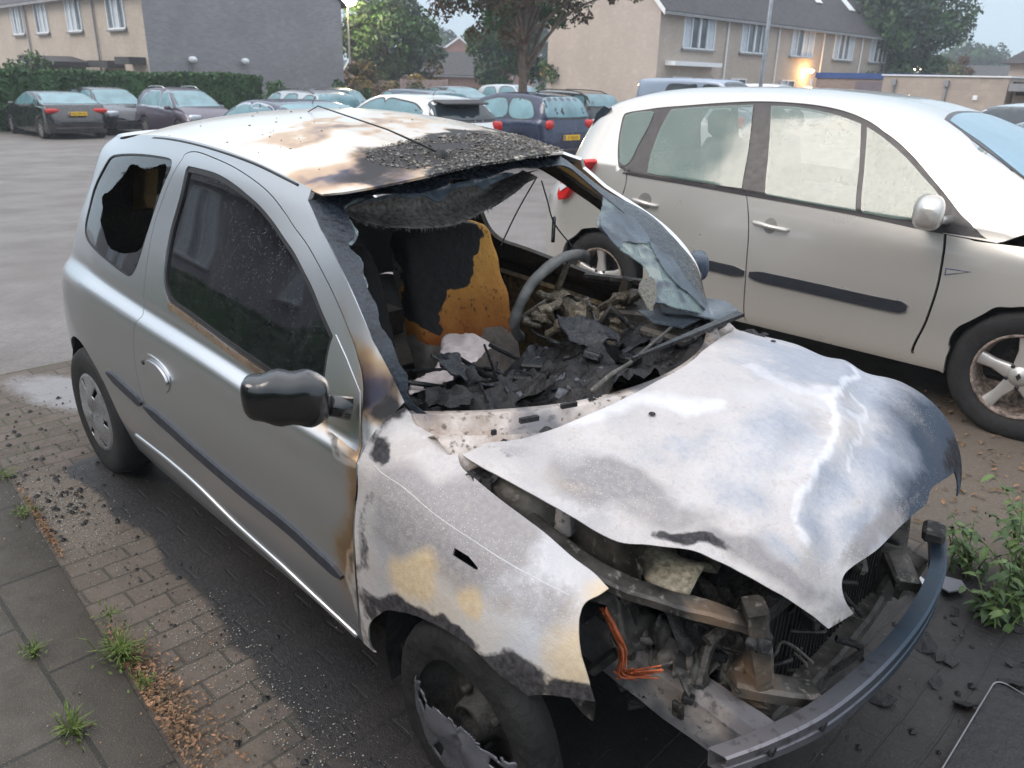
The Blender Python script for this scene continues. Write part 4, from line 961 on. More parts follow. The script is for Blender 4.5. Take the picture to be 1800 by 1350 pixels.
# --- wheels
def wheel(x, y, z, kind, sq=0.0):
    w_ = bpy.data.objects.new('wheel', None); C.objects.link(w_); w_.parent = car
    s = -1 if y < 0 else 1; mb = MB(); R0 = .262 if kind == 'burnt' else .288
    prof = [(.17, -.080), (.195, -.088), (.24, -.092), (.268, -.085), (.282, -.065), (R0, -.03), (R0, .03), (.282, .065), (.268, .085), (.2, .085), (.17, .07)]
    if kind == 'burnt': prof = [(.17, -.076), (.2, -.080), (.235, -.080), (.251, -.066), (R0, -.04), (R0-.01, .0), (.22, .02), (.17, .02)]
    mb.rev([(a, b*-s) for a, b in prof], (x, y, z), 'y', 56)
    if kind == 'burnt':
        mb.v = [tuple(np.array(p)+.008*np.array(mnoise.noise_vector(Vector((p[0]*9, p[1]*9, p[2]*9))))) for p in mb.v]
    if sq: mb.v = [(p[0]+(p[0]-x)*sq*max(0, (z-p[2]))*2, p[1], max(p[2], z-R0+sq)) for p in mb.v]
    cbuild(mb, 'tyre', [M_BTYRE if kind == 'burnt' else M_RUBBER], w_, True)
    mb = MB(); o_ = s*.075
    rp = [(.176, o_), (.172, o_-s*.012), (.160, o_-s*.02), (.150, o_-s*.06), (.12, o_-s*.075), (.06, o_-s*.055), (.052, o_-s*.02), (.045, o_-s*.015), (.044, o_-s*.05), (0, o_-s*.05)]
    mb.rev(rp, (x, y, z), 'y', 48)
    for k in range(4):
        a = k*math.pi/2+.5; mb.rev([(0, o_-s*.035), (.010, o_-s*.035), (.011, o_-s*.06)], (x+.075*math.cos(a), y, z+.075*math.sin(a)), 'y', 8)
    cbuild(mb, 'rim', [M_STEEL if kind != 'burnt' else mat_char('burnt_rim', (.008, .008, .008), (.05, .045, .04), .6, 14, .4)], w_, True)
    # hubcap: six broad scoops with an opening at the foot of each
    n1, n2 = 26, 132; V = []; mi = []
    def scoop(r, a): return math.cos(3*a+1.2)
    for i in range(n1):
        r = .184*i/(n1-1)
        for j in range(n2):
            a = 2*math.pi*j/n2; q = r/.184; sc_ = scoop(r, a+q*.7)
            d = .020*(1-q**2)+.010*sc_*math.sin(min(1, q*1.25)*math.pi)+(-.010 if q > .94 else 0)-(.006 if q < .2 else 0)
            V.append((x+r*math.cos(a), y+s*(.084+d*.9), z+r*math.sin(a)))
    F = []; FM = []
    for i in range(n1-1):
        for j in range(n2):
            a = 2*math.pi*(j+.5)/n2; q = (i+.5)/(n1-1); g = math.cos(6*a+.3)
            hole = .60 < q < .86 and g > .80+.45*abs(q-.73)
            if kind == 'burnt':
                vv = math.sin(a)*q+.14*mnoise.noise(Vector((a*2.2, q*3, 5)))+.03*mnoise.noise(Vector((a*9, q*9, 1)))
                if vv > .12 and not (q > .80 and vv < .25): continue
            if hole: continue
            F.append((i*n2+j, i*n2+(j+1) % n2, (i+1)*n2+(j+1) % n2, (i+1)*n2+j))
    mb = MB(); mb.add(V, F)
    if kind == 'burnt': noisy(mb, .006, 14)
    hc_ = cbuild(mb, 'hubcap', [simple('sooted_hubcap', (.10, .10, .115), .25, .4, .45, 9) if kind == 'burnt' else simple('silver_hubcap', (.42, .43, .46), .3, .75, .1, 9, .5)], w_, True)
    hc_.modifiers.new('s', 'SOLIDIFY').thickness = .004
    return w_
wheel(.012, -.745, .262, 'burnt', .012); wheel(-2.37, -.735, .283, 'whole'); wheel(0, .745, .27, 'burnt'); wheel(-2.37, .735, .283, 'whole')
# --- engine bay and front structure
def beam():
    c = [(.555, -.605), (.60, -.50), (.645, -.36), (.672, -.18), (.68, 0), (.672, .18), (.645, .36), (.60, .50), (.560, .60)]
    c = catmull(c, 6); V = []; k = 8; sec = [(-.035, .052), (.012, .060), (.020, .052), (.020, .01), (.008, 0), (.020, -.01), (.020, -.05), (-.03, -.058)]
    for i, (x, y) in enumerate(c):
        z = .415+.012*(y)
        for a, b in sec: V.append((x+a*.8, y, z+.01+b*.62*(.62+.38*math.cos(y*2.4))))
    F = [(i*k+j, i*k+(j+1) % k, (i+1)*k+(j+1) % k, (i+1)*k+j) for i in range(len(c)-1) for j in range(k)]
    return MB().add(V, F)
def mat_beam():
    t = NT('heat_blued_beam'); n = t.noise(4, 6); f = t.noise(40, 5); sp = t.node('ShaderNodeSeparateXYZ'); t.l.new(t.co(), sp.inputs[0])
    g = t.mapr(t.math('ADD', sp.outputs['Y'], t.math('MULTIPLY', n, .3)), -.45, .15)
    c = t.mix(g, (.20, .185, .195), (.03, .05, .075)); c = t.mix(t.mapr(f, .55, .68, 0, .6), c, (.04, .035, .035))
    t.set(Base_Color=c, Metallic=.55, Roughness=t.mapr(n, .3, .7, .3, .5)); t.bump(f, .2, .004); return t.m
for y, dz in ((-.50, .0), (-.36, -.005), (.30, 0), (.46, 0)): mb = MB(); mb.rev([(0, .0035), (.011, .0035), (.013, -.004)], (np.interp(abs(y), [.3, .36, .5], [.667, .66, .617])+.0, y, .425+.012*y), 'x', 14); cbuild(mb, 'beam_hole', [M_CHAR])
bo = cbuild(beam(), 'bumper_beam', [mat_beam()], smooth=False); bo.modifiers.new('s', 'SOLIDIFY').thickness = .003
def bar(pts, wd, th, name, mat, n=6, bev=.004, amp=.004):
    """folded steel member following a path"""
    c = catmull(pts, n); V = []
    for i, p in enumerate(c):
        t_ = c[min(i+1, len(c)-1)]-c[max(i-1, 0)]; t_ /= np.linalg.norm(t_); a = np.cross(t_, [0, 0, 1.]); a /= np.linalg.norm(a)+1e-9; b = np.cross(a, t_)
        for u, v in ((-1, -1), (-1, .6), (-.7, 1), (.7, 1), (1, .6), (1, -1)): V.append(p+a*u*wd/2+b*v*th/2)
    k = 6; F = [(i*k+j, i*k+(j+1) % k, (i+1)*k+(j+1) % k, (i+1)*k+j) for i in range(len(c)-1) for j in range(k)]+[tuple(range(k))[::-1], tuple((len(c)-1)*k+j for j in range(k))]
    mb = MB(); mb.add(V, F); noisy(mb, amp, 14, wd*7); return cbuild(mb, name, [mat], car, False)
for s in (-1, 1):
    bar([(.02, s*.63, .76), (.20, s*.60, .70), (.34, s*.53, .665), (.44, s*.44, .63), (.50, s*.36, .575)], .058, .022, 'headlamp_support', M_STEEL)
    bar([(-.2, s*.46, .42), (.1, s*.47, .42), (.30, s*.475, .405), (.50, s*.45, .36), (.57, s*.44, .345)], .075, .13, 'side_member', M_PALE if s < 0 else M_STEEL)
    bar([(.485, s*.40, .66), (.50, s*.385, .55), (.51, s*.37, .43), (.505, s*.36, .30)], .07, .045, 'radiator_support_post', M_STEEL)
    bar([(.47, s*.42, .46), (.53, s*.36, .44), (.60, s*.28, .42)], .07, .03, 'bumper_bracket', M_STEEL)
    mb = MB(); mb.rev([(.0, .02), (.03, .03), (.04, .018), (.075, .018), (.085, .0), (.10, -.01), (.10, -.22)], (-.06, s*.53, .80), 'z', 28); cbuild(mb, 'strut_tower', [M_STEEL], smooth=True)
    mb = MB(); mb.grid([[(x, s*(.54-.05*math.sin(x*9)), z) for z in np.linspace(.74-.1*max(0, x-.1), .36, 8)] for x in np.linspace(-.3, .26, 14)]); noisy(mb, .012, 9); cbuild(mb, 'inner_wing', [M_STEEL], smooth=True)
bar([(.50, -.40, .30), (.52, 0, .29), (.50, .40, .30)], .06, .05, 'lower_cross_member', M_STEEL)
bar([(.47, -.36, .60), (.50, .0, .64), (.49, .38, .64)], .05, .03, 'bonnet_lock_panel', M_CHAR)
mb = MB(); mb.box((.575, .50, .485), (.06, .08, .04), .3, 0, .01); cbuild(mb, 'bumper_end_mount', [M_STEEL])
# battery tray / air-box sheet, pale and scorched
G = [[(.06+.30*u-.05*v, -.46+.30*v+.04*math.sin(u*6), .70+.03*math.sin(v*7)-.05*u-.10*max(0, v-.6)) for v in np.linspace(0, 1, 16)] for u in np.linspace(0, 1, 18)]
mb = MB(); mb.grid(G); noisy(mb, .016, 9, 3); t_ = cbuild(mb, 'battery_tray', [mat_char('straw_scorched_sheet', (.10, .085, .06), (.42, .37, .27), .6, 7, .35)], smooth=True); t_.modifiers.new('s', 'SOLIDIFY').thickness = .01
mb = MB(); mb.box((-.02, -.50, .735), (.16, .12, .10), .2, 0, .015); cbuild(noisy(mb, .008), 'brake_fluid_housing', [M_PALE])
# engine: block, head, pulleys, hoses
mb = MB(); mb.box((.16, .02, .42), (.36, .50, .34), 0, 0, .03); mb.box((.14, .02, .62), (.22, .44, .10), .05, 0, .02); mb.box((.30, -.12, .50), (.14, .2, .2), .2, 0, .02); mb.box((.1, .36, .45), (.3, .2, .26), 0, 0, .03)
for i, x in enumerate(np.linspace(-.16, .2, 5)): mb.tube([(.16, x, .64), (.28, x, .62), (.32, x, .52), (.30, x, .40)], .022, 10)
for (x, y, z, r_) in ((.30, -.31, .50, .075), (.36, -.30, .38, .05), (.24, -.31, .62, .045), (.12, -.31, .42, .065)): mb.rev([(0, -.03), (r_*.3, -.03), (r_*.35, -.018), (r_*.8, -.014), (r_, -.02), (r_, .02)], (x, y, z), 'y', 22)
rr = random.Random(11)
for i in range(58):
    p0 = np.array([rr.uniform(.0, .50), rr.uniform(-.48, .45), rr.uniform(.34, .66)]); q = [p0]
    for k in range(3): q.append(q[-1]+np.array([rr.uniform(-.1, .1), rr.uniform(-.12, .12), rr.uniform(-.08, .06)]))
    mb.tube(catmull(q, 5), rr.choice([.004, .007, .012, .016]), 7)
for i in range(34):
    mb.box((rr.uniform(.02, .48), rr.uniform(-.5, .48), rr.uniform(.32, .60)), (rr.uniform(.02, .09), rr.uniform(.02, .09), rr.uniform(.02, .07)), rr.random()*3, 0, .004)
cbuild(noisy(mb, .006, 12), 'engine', [mat_char('burnt_engine', (.010, .010, .010), (.14, .125, .105), .6, 9, .5)], smooth=False)
mb = MB(); mb.box((.475, .02, .46), (.03, .66, .34), 0, 0, .006)
for i in range(30): mb.box((.493, -.30+.0215*i, .46), (.006, .006, .32))
cbuild(noisy(mb, .006), 'radiator', [M_BTYRE])
mb = MB(); c = at(1219,1101,'y',-.40); mb.rev([(0, -.02), (.014, -.022), (.016, -.012), (.038, -.010), (.042, .01), (.02, .03)], c, 'y', 22); mb.tube([c+[0, .02, 0], c+[-.05, .06, .05]], .008, 6); mb.build('horn', [M_STEEL], car, True, True)
rr = random.Random(44)
for i, (a, b, c2, w_, h_) in enumerate([(.30,-.42,.60,.20,.16),(.40,-.30,.50,.16,.20),(.18,-.50,.58,.22,.14),(.44,-.16,.60,.14,.16),(.36,-.47,.50,.14,.12),(.42,.10,.62,.2,.10),(.44,-.34,.36,.18,.10),(.30,-.2,.66,.2,.12)]):
    G = [[(a+w_*(u-.5)+.03*mnoise.noise(Vector((u*3+i, v*3, 1))), b+h_*(v-.5)+.04*mnoise.noise(Vector((u*4, v*3+i, 5))), c2+.05*mnoise.fractal(Vector((u*2.5+i, v*2.5, 9)), .9, 2, 4)+(.4*(v-.5)*h_ if i % 2 else -.5*(u-.5)*w_)) for v in np.linspace(0, 1, 14)] for u in np.linspace(0, 1, 14)]
    mb = MB(); mb.grid(G); o = cbuild(mb, 'crumpled_sheet', [M_STEEL if i % 3 else M_CHAR], smooth=True); o.modifiers.new('s', 'SOLIDIFY').thickness = .004
mb = MB()
for i in range(70):
    p = np.array([rr.uniform(.26, .54), rr.uniform(-.50, .50), rr.uniform(.30, .62)])
    if i % 2: mb.tube(catmull([p, p+[rr.uniform(-.06, .06), rr.uniform(-.08, .08), rr.uniform(-.06, .04)], p+[rr.uniform(-.08, .08), rr.uniform(-.14, .14), rr.uniform(-.14, .0)]], 4), rr.choice([.0025, .004, .006, .01]), 6)
    else: mb.box(p, (rr.uniform(.015, .05), rr.uniform(.015, .06), rr.uniform(.01, .05)), rr.random()*3, 0, .003, Matrix.Rotation(rr.uniform(-.8, .8), 3, 'X'))
tag(cbuild(noisy(mb, .004, 20), 'burnt_front_clutter', [M_CHAR]), kind='stuff')
# orange wiring with bared copper
M_WIRE = simple('orange_scorched_wire', (.42, .10, .035), .6, 0, .35, 30)
mb = MB(); rr = random.Random(3)
for i in range(16):
    p = [at(x+rr.uniform(-7, 7), y+rr.uniform(-6, 6), 'y', -.60+rr.uniform(-.02, .02)) for x, y in ((1060,1072),(1082,1110),(1095,1150),(1092,1185),(1100+rr.uniform(-25, 70), 1185+rr.uniform(-25, 8)))]
    mb.tube(catmull(p, 5), .0021, 5)
for i in range(8):
    p = [at(x+rr.uniform(-4, 4), y+rr.uniform(-4, 4), 'y', -.50) for x, y in ((1012,972),(1022,990),(1040,984),(1055,962))]; mb.tube(catmull(p, 5), .003, 5)
mb.build('wiring', [M_WIRE], car, True, True)
mb = MB(); mb.box(at(1103,1128,'y',-.52), (.05, .05, .07), .4, 0, .006); mb.tube([at(1040,1180,'y',-.55), at(1105,1130,'y',-.5)], .014, 8); mb.build('headlamp_motor', [M_STEEL], car, False, True)
# torn lower tip of the wing
mb = MB(); v = [at(x, y, 'y', -.66) for x, y in ((1001,1226),(1046,1233),(1042,1268),(1025,1255))]; mb.add(v+[p+np.array([0, .004, 0]) for p in v], [(0,1,2,3),(7,6,5,4)]); mb.build('wing_stay', [M_STEEL], fender, False, True)
# aerial lying back over the roof
mb = MB(); a = ROOF.ev(*ROOF.inv(776, 276)); b = ROOF.ev(*ROOF.inv(560, 205)); tip = at(541, 197, 'x', b[0]-.15)
mb.tube([a+[0, 0, .01], a*.6+b*.4+[0, 0, .03], b+[0, 0, .035], tip], [.004, .0028, .0022, .0018], 6); mb.rev([(.0, .022), (.012, .02), (.02, .008), (.022, -.002)], a, 'z', 14); mb.build('aerial', [M_CHAR], roof, True, True)
# tail lamp and rear glass
tl = seg(SIDE_C, [('p', 13.9, 7.4), ('p', 14.5, 7.2), ('p', 15.2, 7.0)], [('p', 15.2, 7.0), ('p', 15.2, 4.4)], [('p', 15.2, 4.4), ('p', 14.2, 5.0), ('p', 13.9, 7.4)])
for mi_ in (False, True): panel('tail_lamp', SIDE, tl, [simple('red_lens', (.45, .012, .012), .12, 0, .1, 5)], frame if not mi_ else fside, h=.02, thick=.006, offset=.004, mirror=mi_)
# --- flakes and crumbs on the roof
mb = MB(); rr = random.Random(9); rm_ = roof.data.vertices; cand = []
for v in rm_:
    pass
co = np.array([v.co for v in roof.data.vertices])[:len(roof.data.vertices)//2]; pj = project(co); bl = np.maximum(blob(pj, 800, 265, 165, 30, -4, .3), blob(pj, 870, 285, 130, 14, -12, .3)); bl *= 1-blob(pj, 790, 257, 30, 6, 0, .3)
idx = np.where(bl > .55)[0]
for i in rng.choice(idx, 2600):
    c = co[i]+np.array([rr.uniform(-.008, .008), rr.uniform(-.008, .008), .002]); flake(mb, c, rr.choice([.002, .003, .004, .005, .008]), .002, .5, rr)
all_ = np.where(pj[:, 1] < 345)[0]
for i in rng.choice(all_, 160): flake(mb, co[i]+np.array([0, 0, .002]), rr.choice([.0015, .002, .003, .005]), .002, .4, rr)
M_GRIT = mat_char('ash_and_glass_grit', (.03, .028, .028), (.50, .45, .38), .5, 90, .5)
tag(mb.build('roof_ash', [M_GRIT], None, False), kind='stuff')
# --- pale pink cloth dropped on the heap
tops = [(782,590),(830,588),(868,608),(852,622),(822,640),(800,655),(796,678),(795,692),(760,690),(722,697),(724,672),(762,652),(772,630)]
ctl = np.array([at(x, y, 'z', .74+.02*math.sin(i*2.1)) for i, (x, y) in enumerate(tops)])
P2, F2 = fill(catmull(ctl[:, :2], 4, True), (), .012)
V = []
for p in P2:
    w_ = 1/(((ctl[:, :2]-p)**2).sum(1)+1e-4); z = (w_*ctl[:, 2]).sum()/w_.sum()
    z += .016*abs(mnoise.noise(Vector((p[0]*16, p[1]*16, 2))))+.010*abs(mnoise.noise(Vector((p[0]*38+p[1]*20, p[1]*30, 5)))); V.append((p[0], p[1], z))
cl_ = mesh_obj('cloth', V, F2, [simple('pink_white_cloth', (.86, .73, .70), .85, 0, .06, 20, .3, .2, 60)], None, True); cl_.modifiers.new('s', 'SOLIDIFY').thickness = .004
tag(cl_, 'crumpled pale pink cloth lying inside the burnt car on the melted dashboard', 'cloth')
# ------------------------------------------------------------------ the silver people carrier beside the burnt car
mpv = thing('people_carrier', 'clean silver people carrier with misted windows parked right beside the burnt-out hatchback', 'car', (-1.0, 3.5, 0))
YC, YS = 3.50, 2.585
def mpv_grid():
    tz = lambda x: np.interp(x, [-3.17,-3.10,-2.95,-2.75,-2.4,-1.9,-1.3,-.9,-.6,-.35,-.1,.15,.35,.55,.8,1.0,1.12], [1.50,1.52,1.54,1.57,1.605,1.635,1.64,1.615,1.56,1.475,1.36,1.22,1.10,1.03,1.0,.93,.80])
    G = []
    for x in (-3.17,-3.13,-3.05,-2.9,-2.7,-2.4,-2.0,-1.5,-1.1,-.8,-.55,-.3,-.05,.2,.4,.6,.8,1.0,1.10):
        t = float(tz(x)); zb = float(np.interp(x, [-3.2,-2.6,-1.5,0,.35,.8,1.1], [1.13,1.13,1.09,1.03,.99,.93,.80])); zb = min(zb, t-.02)
        in_ = .9*max(0, (-x-2.75)/.42)**3*.25+.32*max(0, (x-.5)/.62)**2.2
        g = t-zb; f = min(1, g/.5)
        row = [(.06,.20),(.01,.28),(-.005,.42),(-.008,.58),(.0,.74),(.012,.88),(.04,zb-.045 if zb > .9 else zb-.02),(.055,zb),(.055+.10*f,zb+.36*g),(.055+.20*f,zb+.72*g),(.055+.27*f,zb+.885*g),(.055+.40*f,zb+.96*g),(.62,zb+.992*g),(YC-YS,t)]
        row = [(a, min(b, zb-.02*(7-k)) if k < 6 and b > zb-.05 else b) for k, (a, b) in enumerate(row)]
        def xs(z):
            if x > -2.2: return x
            return -2.2-(-2.2-x)/.97*(float(np.interp(z, [.2,.85,1.1,1.25,1.43,1.5,1.65], [3.07,3.07,2.86,2.83,2.76,2.66,2.55]))-2.2)
        G.append([(xs(b)+(.06*max(0, 1-abs(b-.6)/.6) if x > .9 else 0), YS+in_*(1-a/1.0)+a, b) for a, b in row])
    G = np.array(G); R_ = G[:, -2::-1].copy(); R_[:, :, 1] = 2*YC-R_[:, :, 1]
    return np.concatenate([G, R_], 1)
_g = mpv_grid(); MPVN = Loft(_g[:, :14], (-1.0, YC, .8)); MPVA = Loft(_g, (-1.0, YC, .8))
M_MPV = paint('champagne_silver_paint', (.56, .535, .50), .55, .27, 0, .0)
def mat_mist(name, col, rough, sp=.6, top=None):
    t = NT(name); n = t.noise(2.2, 4); d = t.voro(120); f = t.noise(7, 5)
    c = t.mix(t.mapr(n, .3, .7), col, tuple(x*1.25 for x in col))
    t.set(Base_Color=c, Roughness=t.mapr(f, .3, .7, rough, rough+.12), Specular_IOR_Level=sp, Coat_Weight=.5, Coat_Roughness=.04)
    g = t.mapr(t.noise(50, 2), .45, .55, 0, 1); t.bump(t.math('MULTIPLY', t.mapr(d, 0, .3, 1, 0, True), g), .6, .0025); return t.m
M_MIST = mat_mist('misted_side_glass', (.13, .17, .165), .07, .9)
M_MISTA = mat_mist('misted_see_through_glass', (.13, .18, .15), .05, 1.0); _t = M_MISTA.node_tree; _b = _t.nodes['Principled BSDF']; _b.inputs['Alpha'].default_value = .72
M_MISTW = mat_mist('misted_windscreen', (.10, .22, .30), .10, .9)
M_TRIMB = simple('black_window_trim', (.045, .04, .042), .4, .1, .2, 12, .5, .1)
M_BTRIM = simple('black_door_protector', (.02, .023, .03), .38, 0, .15, 8, .5, .15)
MS = [M_MPV, M_CHAR]
def q(x, z): return cxz2(x, z)
def cxz2(x, z):
    a, b, P_ = (MPVN.T3 if hasattr(MPVN, 'T3') else (None, None, None))
    if a is None:
        a, b = np.meshgrid(np.linspace(0, MPVN.nu-1, MPVN.nu*10), np.linspace(0, MPVN.nv-1, MPVN.nv*10), indexing='ij'); P_ = MPVN.ev(a, b); MPVN.T3 = (a, b, P_)
    k = np.unravel_index(np.argmin((P_[..., 0]-x)**2+(P_[..., 2]-z)**2), a.shape); return ('p', a[k], b[k])
def MP(name, outline, mats, parent=mpv, surf=MPVN, **k):
    k.setdefault('h', .03); return panel(name, surf, outline, mats, parent, **k)
archF = [cxz2(.285+.345*math.cos(a), .345+.345*math.sin(a)) for a in np.linspace(R(195), R(-15), 20)]
archR = [cxz2(-2.40+.345*math.cos(a), .345+.345*math.sin(a)) for a in np.linspace(R(195), R(-15), 20)]
beltpx = [(1095,304),(1200,322),(1312,342),(1420,361),(1540,384),(1658,410)]
fd = seg(MPVN, [(1313,343),(1420,361),(1540,384),(1659,411)], [(1659,411),(1656,445),(1645,505),(1625,565),(1602,622),cxz2(-.055,.42),cxz2(-.08,.26)], [cxz2(-.08,.26), cxz2(-.6,.26), cxz2(-1.12,.26)], [cxz2(-1.12,.26),(1310,560),(1312,480),(1317,400),(1313,343)])
rd = seg(MPVN, [(1103,305),(1200,322),(1311,342)], [(1311,342),(1315,400),(1310,480),(1308,560),cxz2(-1.13,.26)], [cxz2(-1.13,.26),cxz2(-1.6,.26),cxz2(-1.98,.26)], [cxz2(-1.98,.26),cxz2(-2.02,.5),cxz2(-2.12,.68),cxz2(-2.28,.82),(1098,335),(1103,305)])
o_fd = MP('front_door', fd, MS, thick=.02); o_rd = MP('rear_door', rd, MS, thick=.02)
wing = seg(MPVN, [(1664,413),(1700,420),(1745,428),('p',15,7),('p',17,7),('p',18,7)], [('p',18,7),('p',18,3),('p',18,.5)], [('p',18,.5),archF[-1]], archF[::-1], [archF[0],cxz2(-.074,.26)], [cxz2(-.074,.26),cxz2(-.049,.42),(1607,622),(1630,565),(1650,505),(1661,445),(1664,413)])
MP('front_wing', wing, MS, thick=.02)
sideu = [(1659,408),(1540,381),(1420,358),(1313,340),(1200,319),(1096,302)]
# side frame above the belt with the window band as one opening, quarter panel to the tail
wb = [(1096,303),(1086,290),(1085,262),(1089,228),(1096,202),(1108,196),(1150,189),(1220,183),(1330,177),(1400,180),(1450,186),(1500,199),(1540,218),(1582,250),(1625,295),(1668,347),(1700,386),(1738,421)]
band = seg(MPVN, wb, [(1738,421),(1700,416),(1659,410)], [(1659,410),(1540,383),(1420,360),(1313,342),(1200,321),(1096,303)])
sf = seg(MPVN, [('p',0,12.5),('p',3,12.4),('p',8,12.4),('p',10.4,12.4)], [('p',10.4,12.4),('p',11.2,10.6),('p',12,10.2),('p',13,9.8),('p',14.0,8.6)], [('p',14.0,8.6),(1752,427)], [(1752,427),(1700,418),(1661,411)],
   [(1661,411),(1540,384),(1420,361),(1313,342.5),(1200,322.5),(1101,304.5)], [(1101,304.5),(1096,335),cxz2(-2.29,.81)], [cxz2(-2.29,.81),cxz2(-2.14,.68),archR[-5]], archR[::-1][4:], [archR[0],('p',1.5,.2),('p',0,.2)], [('p',0,.2),('p',0,6),('p',0,12.5)])
sfo = MP('side_frame', sf, MS, holes=[grow(band, -.003)], thick=.02)
GL = []
def gl(px, nm='side_window', par=sfo, m=None, off=.0015):
    q_ = seg(MPVN, *px); GL.append(q_); return MP(nm, q_, [m or M_MISTA], thick=0, offset=off, parent=par)
gl([[(1099,203),(1118,197),(1143,195),(1150,198)], [(1150,198),(1140,222),(1122,255),(1108,283),(1097,291),(1089,285)], [(1089,285),(1089,255),(1093,225),(1099,203)]], 'quarter_window')
gl([[(1180,192),(1250,187),(1325,184)], [(1325,184),(1316,260),(1304,331)], [(1304,331),(1220,319),(1138,304)], [(1138,304),(1144,270)], [(1144,270),(1160,228),(1180,192)]], 'rear_door_window', o_rd)
gl([[(1356,186),(1400,188),(1450,197),(1514,218)], [(1514,218),(1510,300),(1506,372)], [(1506,372),(1420,357),(1347,343)], [(1347,343),(1351,270),(1356,186)]], 'front_door_window', o_fd)
gl([[(1524,223),(1560,248),(1600,285),(1640,330),(1660,356)], [(1660,356),(1655,385)], [(1655,385),(1590,386),(1516,374)], [(1516,374),(1519,300),(1524,223)]], 'front_quarter_light', o_fd)
MP('window_surround', grow(band, .002), [M_TRIMB], holes=[grow(q_, -.004) for q_ in GL], thick=.012, offset=-.004, parent=sfo)
sl = seg(MPVN, [(1668,352),(1700,388),(1735,420)], [(1735,420),(1690,413),(1662,408)], [(1662,408),(1664,380),(1668,352)])
MP('mirror_base', sl, [M_TRIMB], thick=.006, offset=.003, parent=o_fd)
# belt strip
def ribbon(surf, pts, wd, name, mat, parent, off=.006, th=.01, center=None):
    c = surf.line(pts, 8); t = np.gradient(c, axis=0); t /= np.linalg.norm(t, axis=1)[:, None]+1e-9; n = np.stack([-t[:, 1], t[:, 0]], 1); k = len(c)
    ww = wd*np.minimum(1, np.minimum(np.arange(k)+1.5, k-np.arange(k)+.5)/3)[:, None]*.5
    return panel(name, surf, np.concatenate([c+n*ww, (c-n*ww)[::-1]]), [mat], parent, h=.03, thick=th, offset=off)
ribbon(MPVN, beltpx, .016, 'belt_strip', M_TRIMB, sfo, .005)
ribbon(MPVN, [(1318,482),(1420,504),(1540,531),(1594,541)], .062, 'door_protector', M_BTRIM, o_fd, .014, .018)
ribbon(MPVN, [(1150,440),(1232,462),(1308,480)], .060, 'door_protector', M_BTRIM, o_rd, .014, .018)
em = seg(MPVN, [(1662,471),(1708,478)], [(1708,478),(1660,484)], [(1660,484),(1662,471)]); MP('wing_badge', em, [simple('badge_rim', (.10, .12, .20), .3, .3)], thick=.003, offset=.002)
em = seg(MPVN, [(1664,473.5),(1700,478.3)], [(1700,478.3),(1663,482)], [(1663,482),(1664,473.5)]); MP('wing_badge', em, [M_MPV], thick=.003, offset=.004)
def handle(px, par):
    a, b, c = [MPVN.ev(*MPVN.inv(*p)) for p in px]; m_ = (a+c)/2
    mb = MB(); 
    for s_, r_ in (((b), .001),): pass
    mb.tube([a+[0, .0, 0], a+[.02, -.022, 0], b+[0, -.032, 0], c+[-.02, -.022, 0], c], [.009, .012, .014, .012, .008], 10)
    mb.build('door_handle', [M_MPV], par, True, True)
    q_ = MPVN.inv(*px[1]); d = MPVN.dom(*q_); circ = np.array([(d[0]+.045*math.cos(t), d[1]+.042*math.sin(t)) for t in np.linspace(0, 2*math.pi, 20, endpoint=False)])
    panel('handle_cup', MPVN, circ, [simple('handle_cup_shade', (.30, .285, .27), .35, .5)], par, h=.02, thick=.001, offset=.0015)  # flat disc of darkened body paint, the cup's shade put into its colour
handle([(1112,350),(1133,355),(1157,362)], o_rd); handle([(1324,390),(1354,397),(1387,405)], o_fd)
# roof and bonnet skins, screens
nu = MPVA.nu
def skin(name, u0, u1, v0, v1, m, par=mpv, n=60):
    a, b = np.meshgrid(np.linspace(u0, u1, n), np.linspace(v0, v1, 40), indexing='ij'); mb = MB(); mb.grid(MPVA.ev(a, b)); o = mb.build(name, m, par, True); o.location = -Vector(mpv.location); return o
skin('roof', 0, 10.4, 12.4, 13.6, [M_MPV]); ro = bpy.data.objects['roof.001'] if 'roof.001' in bpy.data.objects else None
skin('roof', 0, 18, 13.6, 15.4, [M_MPV]); skin('far_side', 0, 18, 19.3, 26, [M_MPV])
for u0, u1 in ((1.4, 2.4), (4.4, 4.8), (7.9, 8.4), (11.8, 12.4)): skin('far_pillar', u0, u1, 15.4, 19.3, [M_TRIMB], n=6)
skin('bonnet', 14.0, 18, 7, 13.6, [M_MPV])
ws = seg(MPVA, [('p',10.4,11.3),('p',10.2,12.4),('p',10.15,13),('p',10.2,14),('p',10.4,15)], [('p',10.4,15),('p',12,16.3),('p',14,17.6)], [('p',14,17.6),('p',14.4,13),('p',14.0,8.8)], [('p',14.0,8.8),('p',13,9.95),('p',12,10.4),('p',11,10.9),('p',10.4,11.3)])
MP('windscreen_surround', ws, [M_TRIMB], surf=MPVA, thick=.004, offset=.002)
MP('windscreen', grow(ws, -.030), [M_MISTW], surf=MPVA, thick=.004, offset=.004)
mb = MB(); mb.tube([at(1737,362,'y',2.95), at(1775,363,'y',3.1), at(1840,368,'y',3.35)], .008, 6); mb.build('wiper', [M_TRIMB], mpv, True, True)
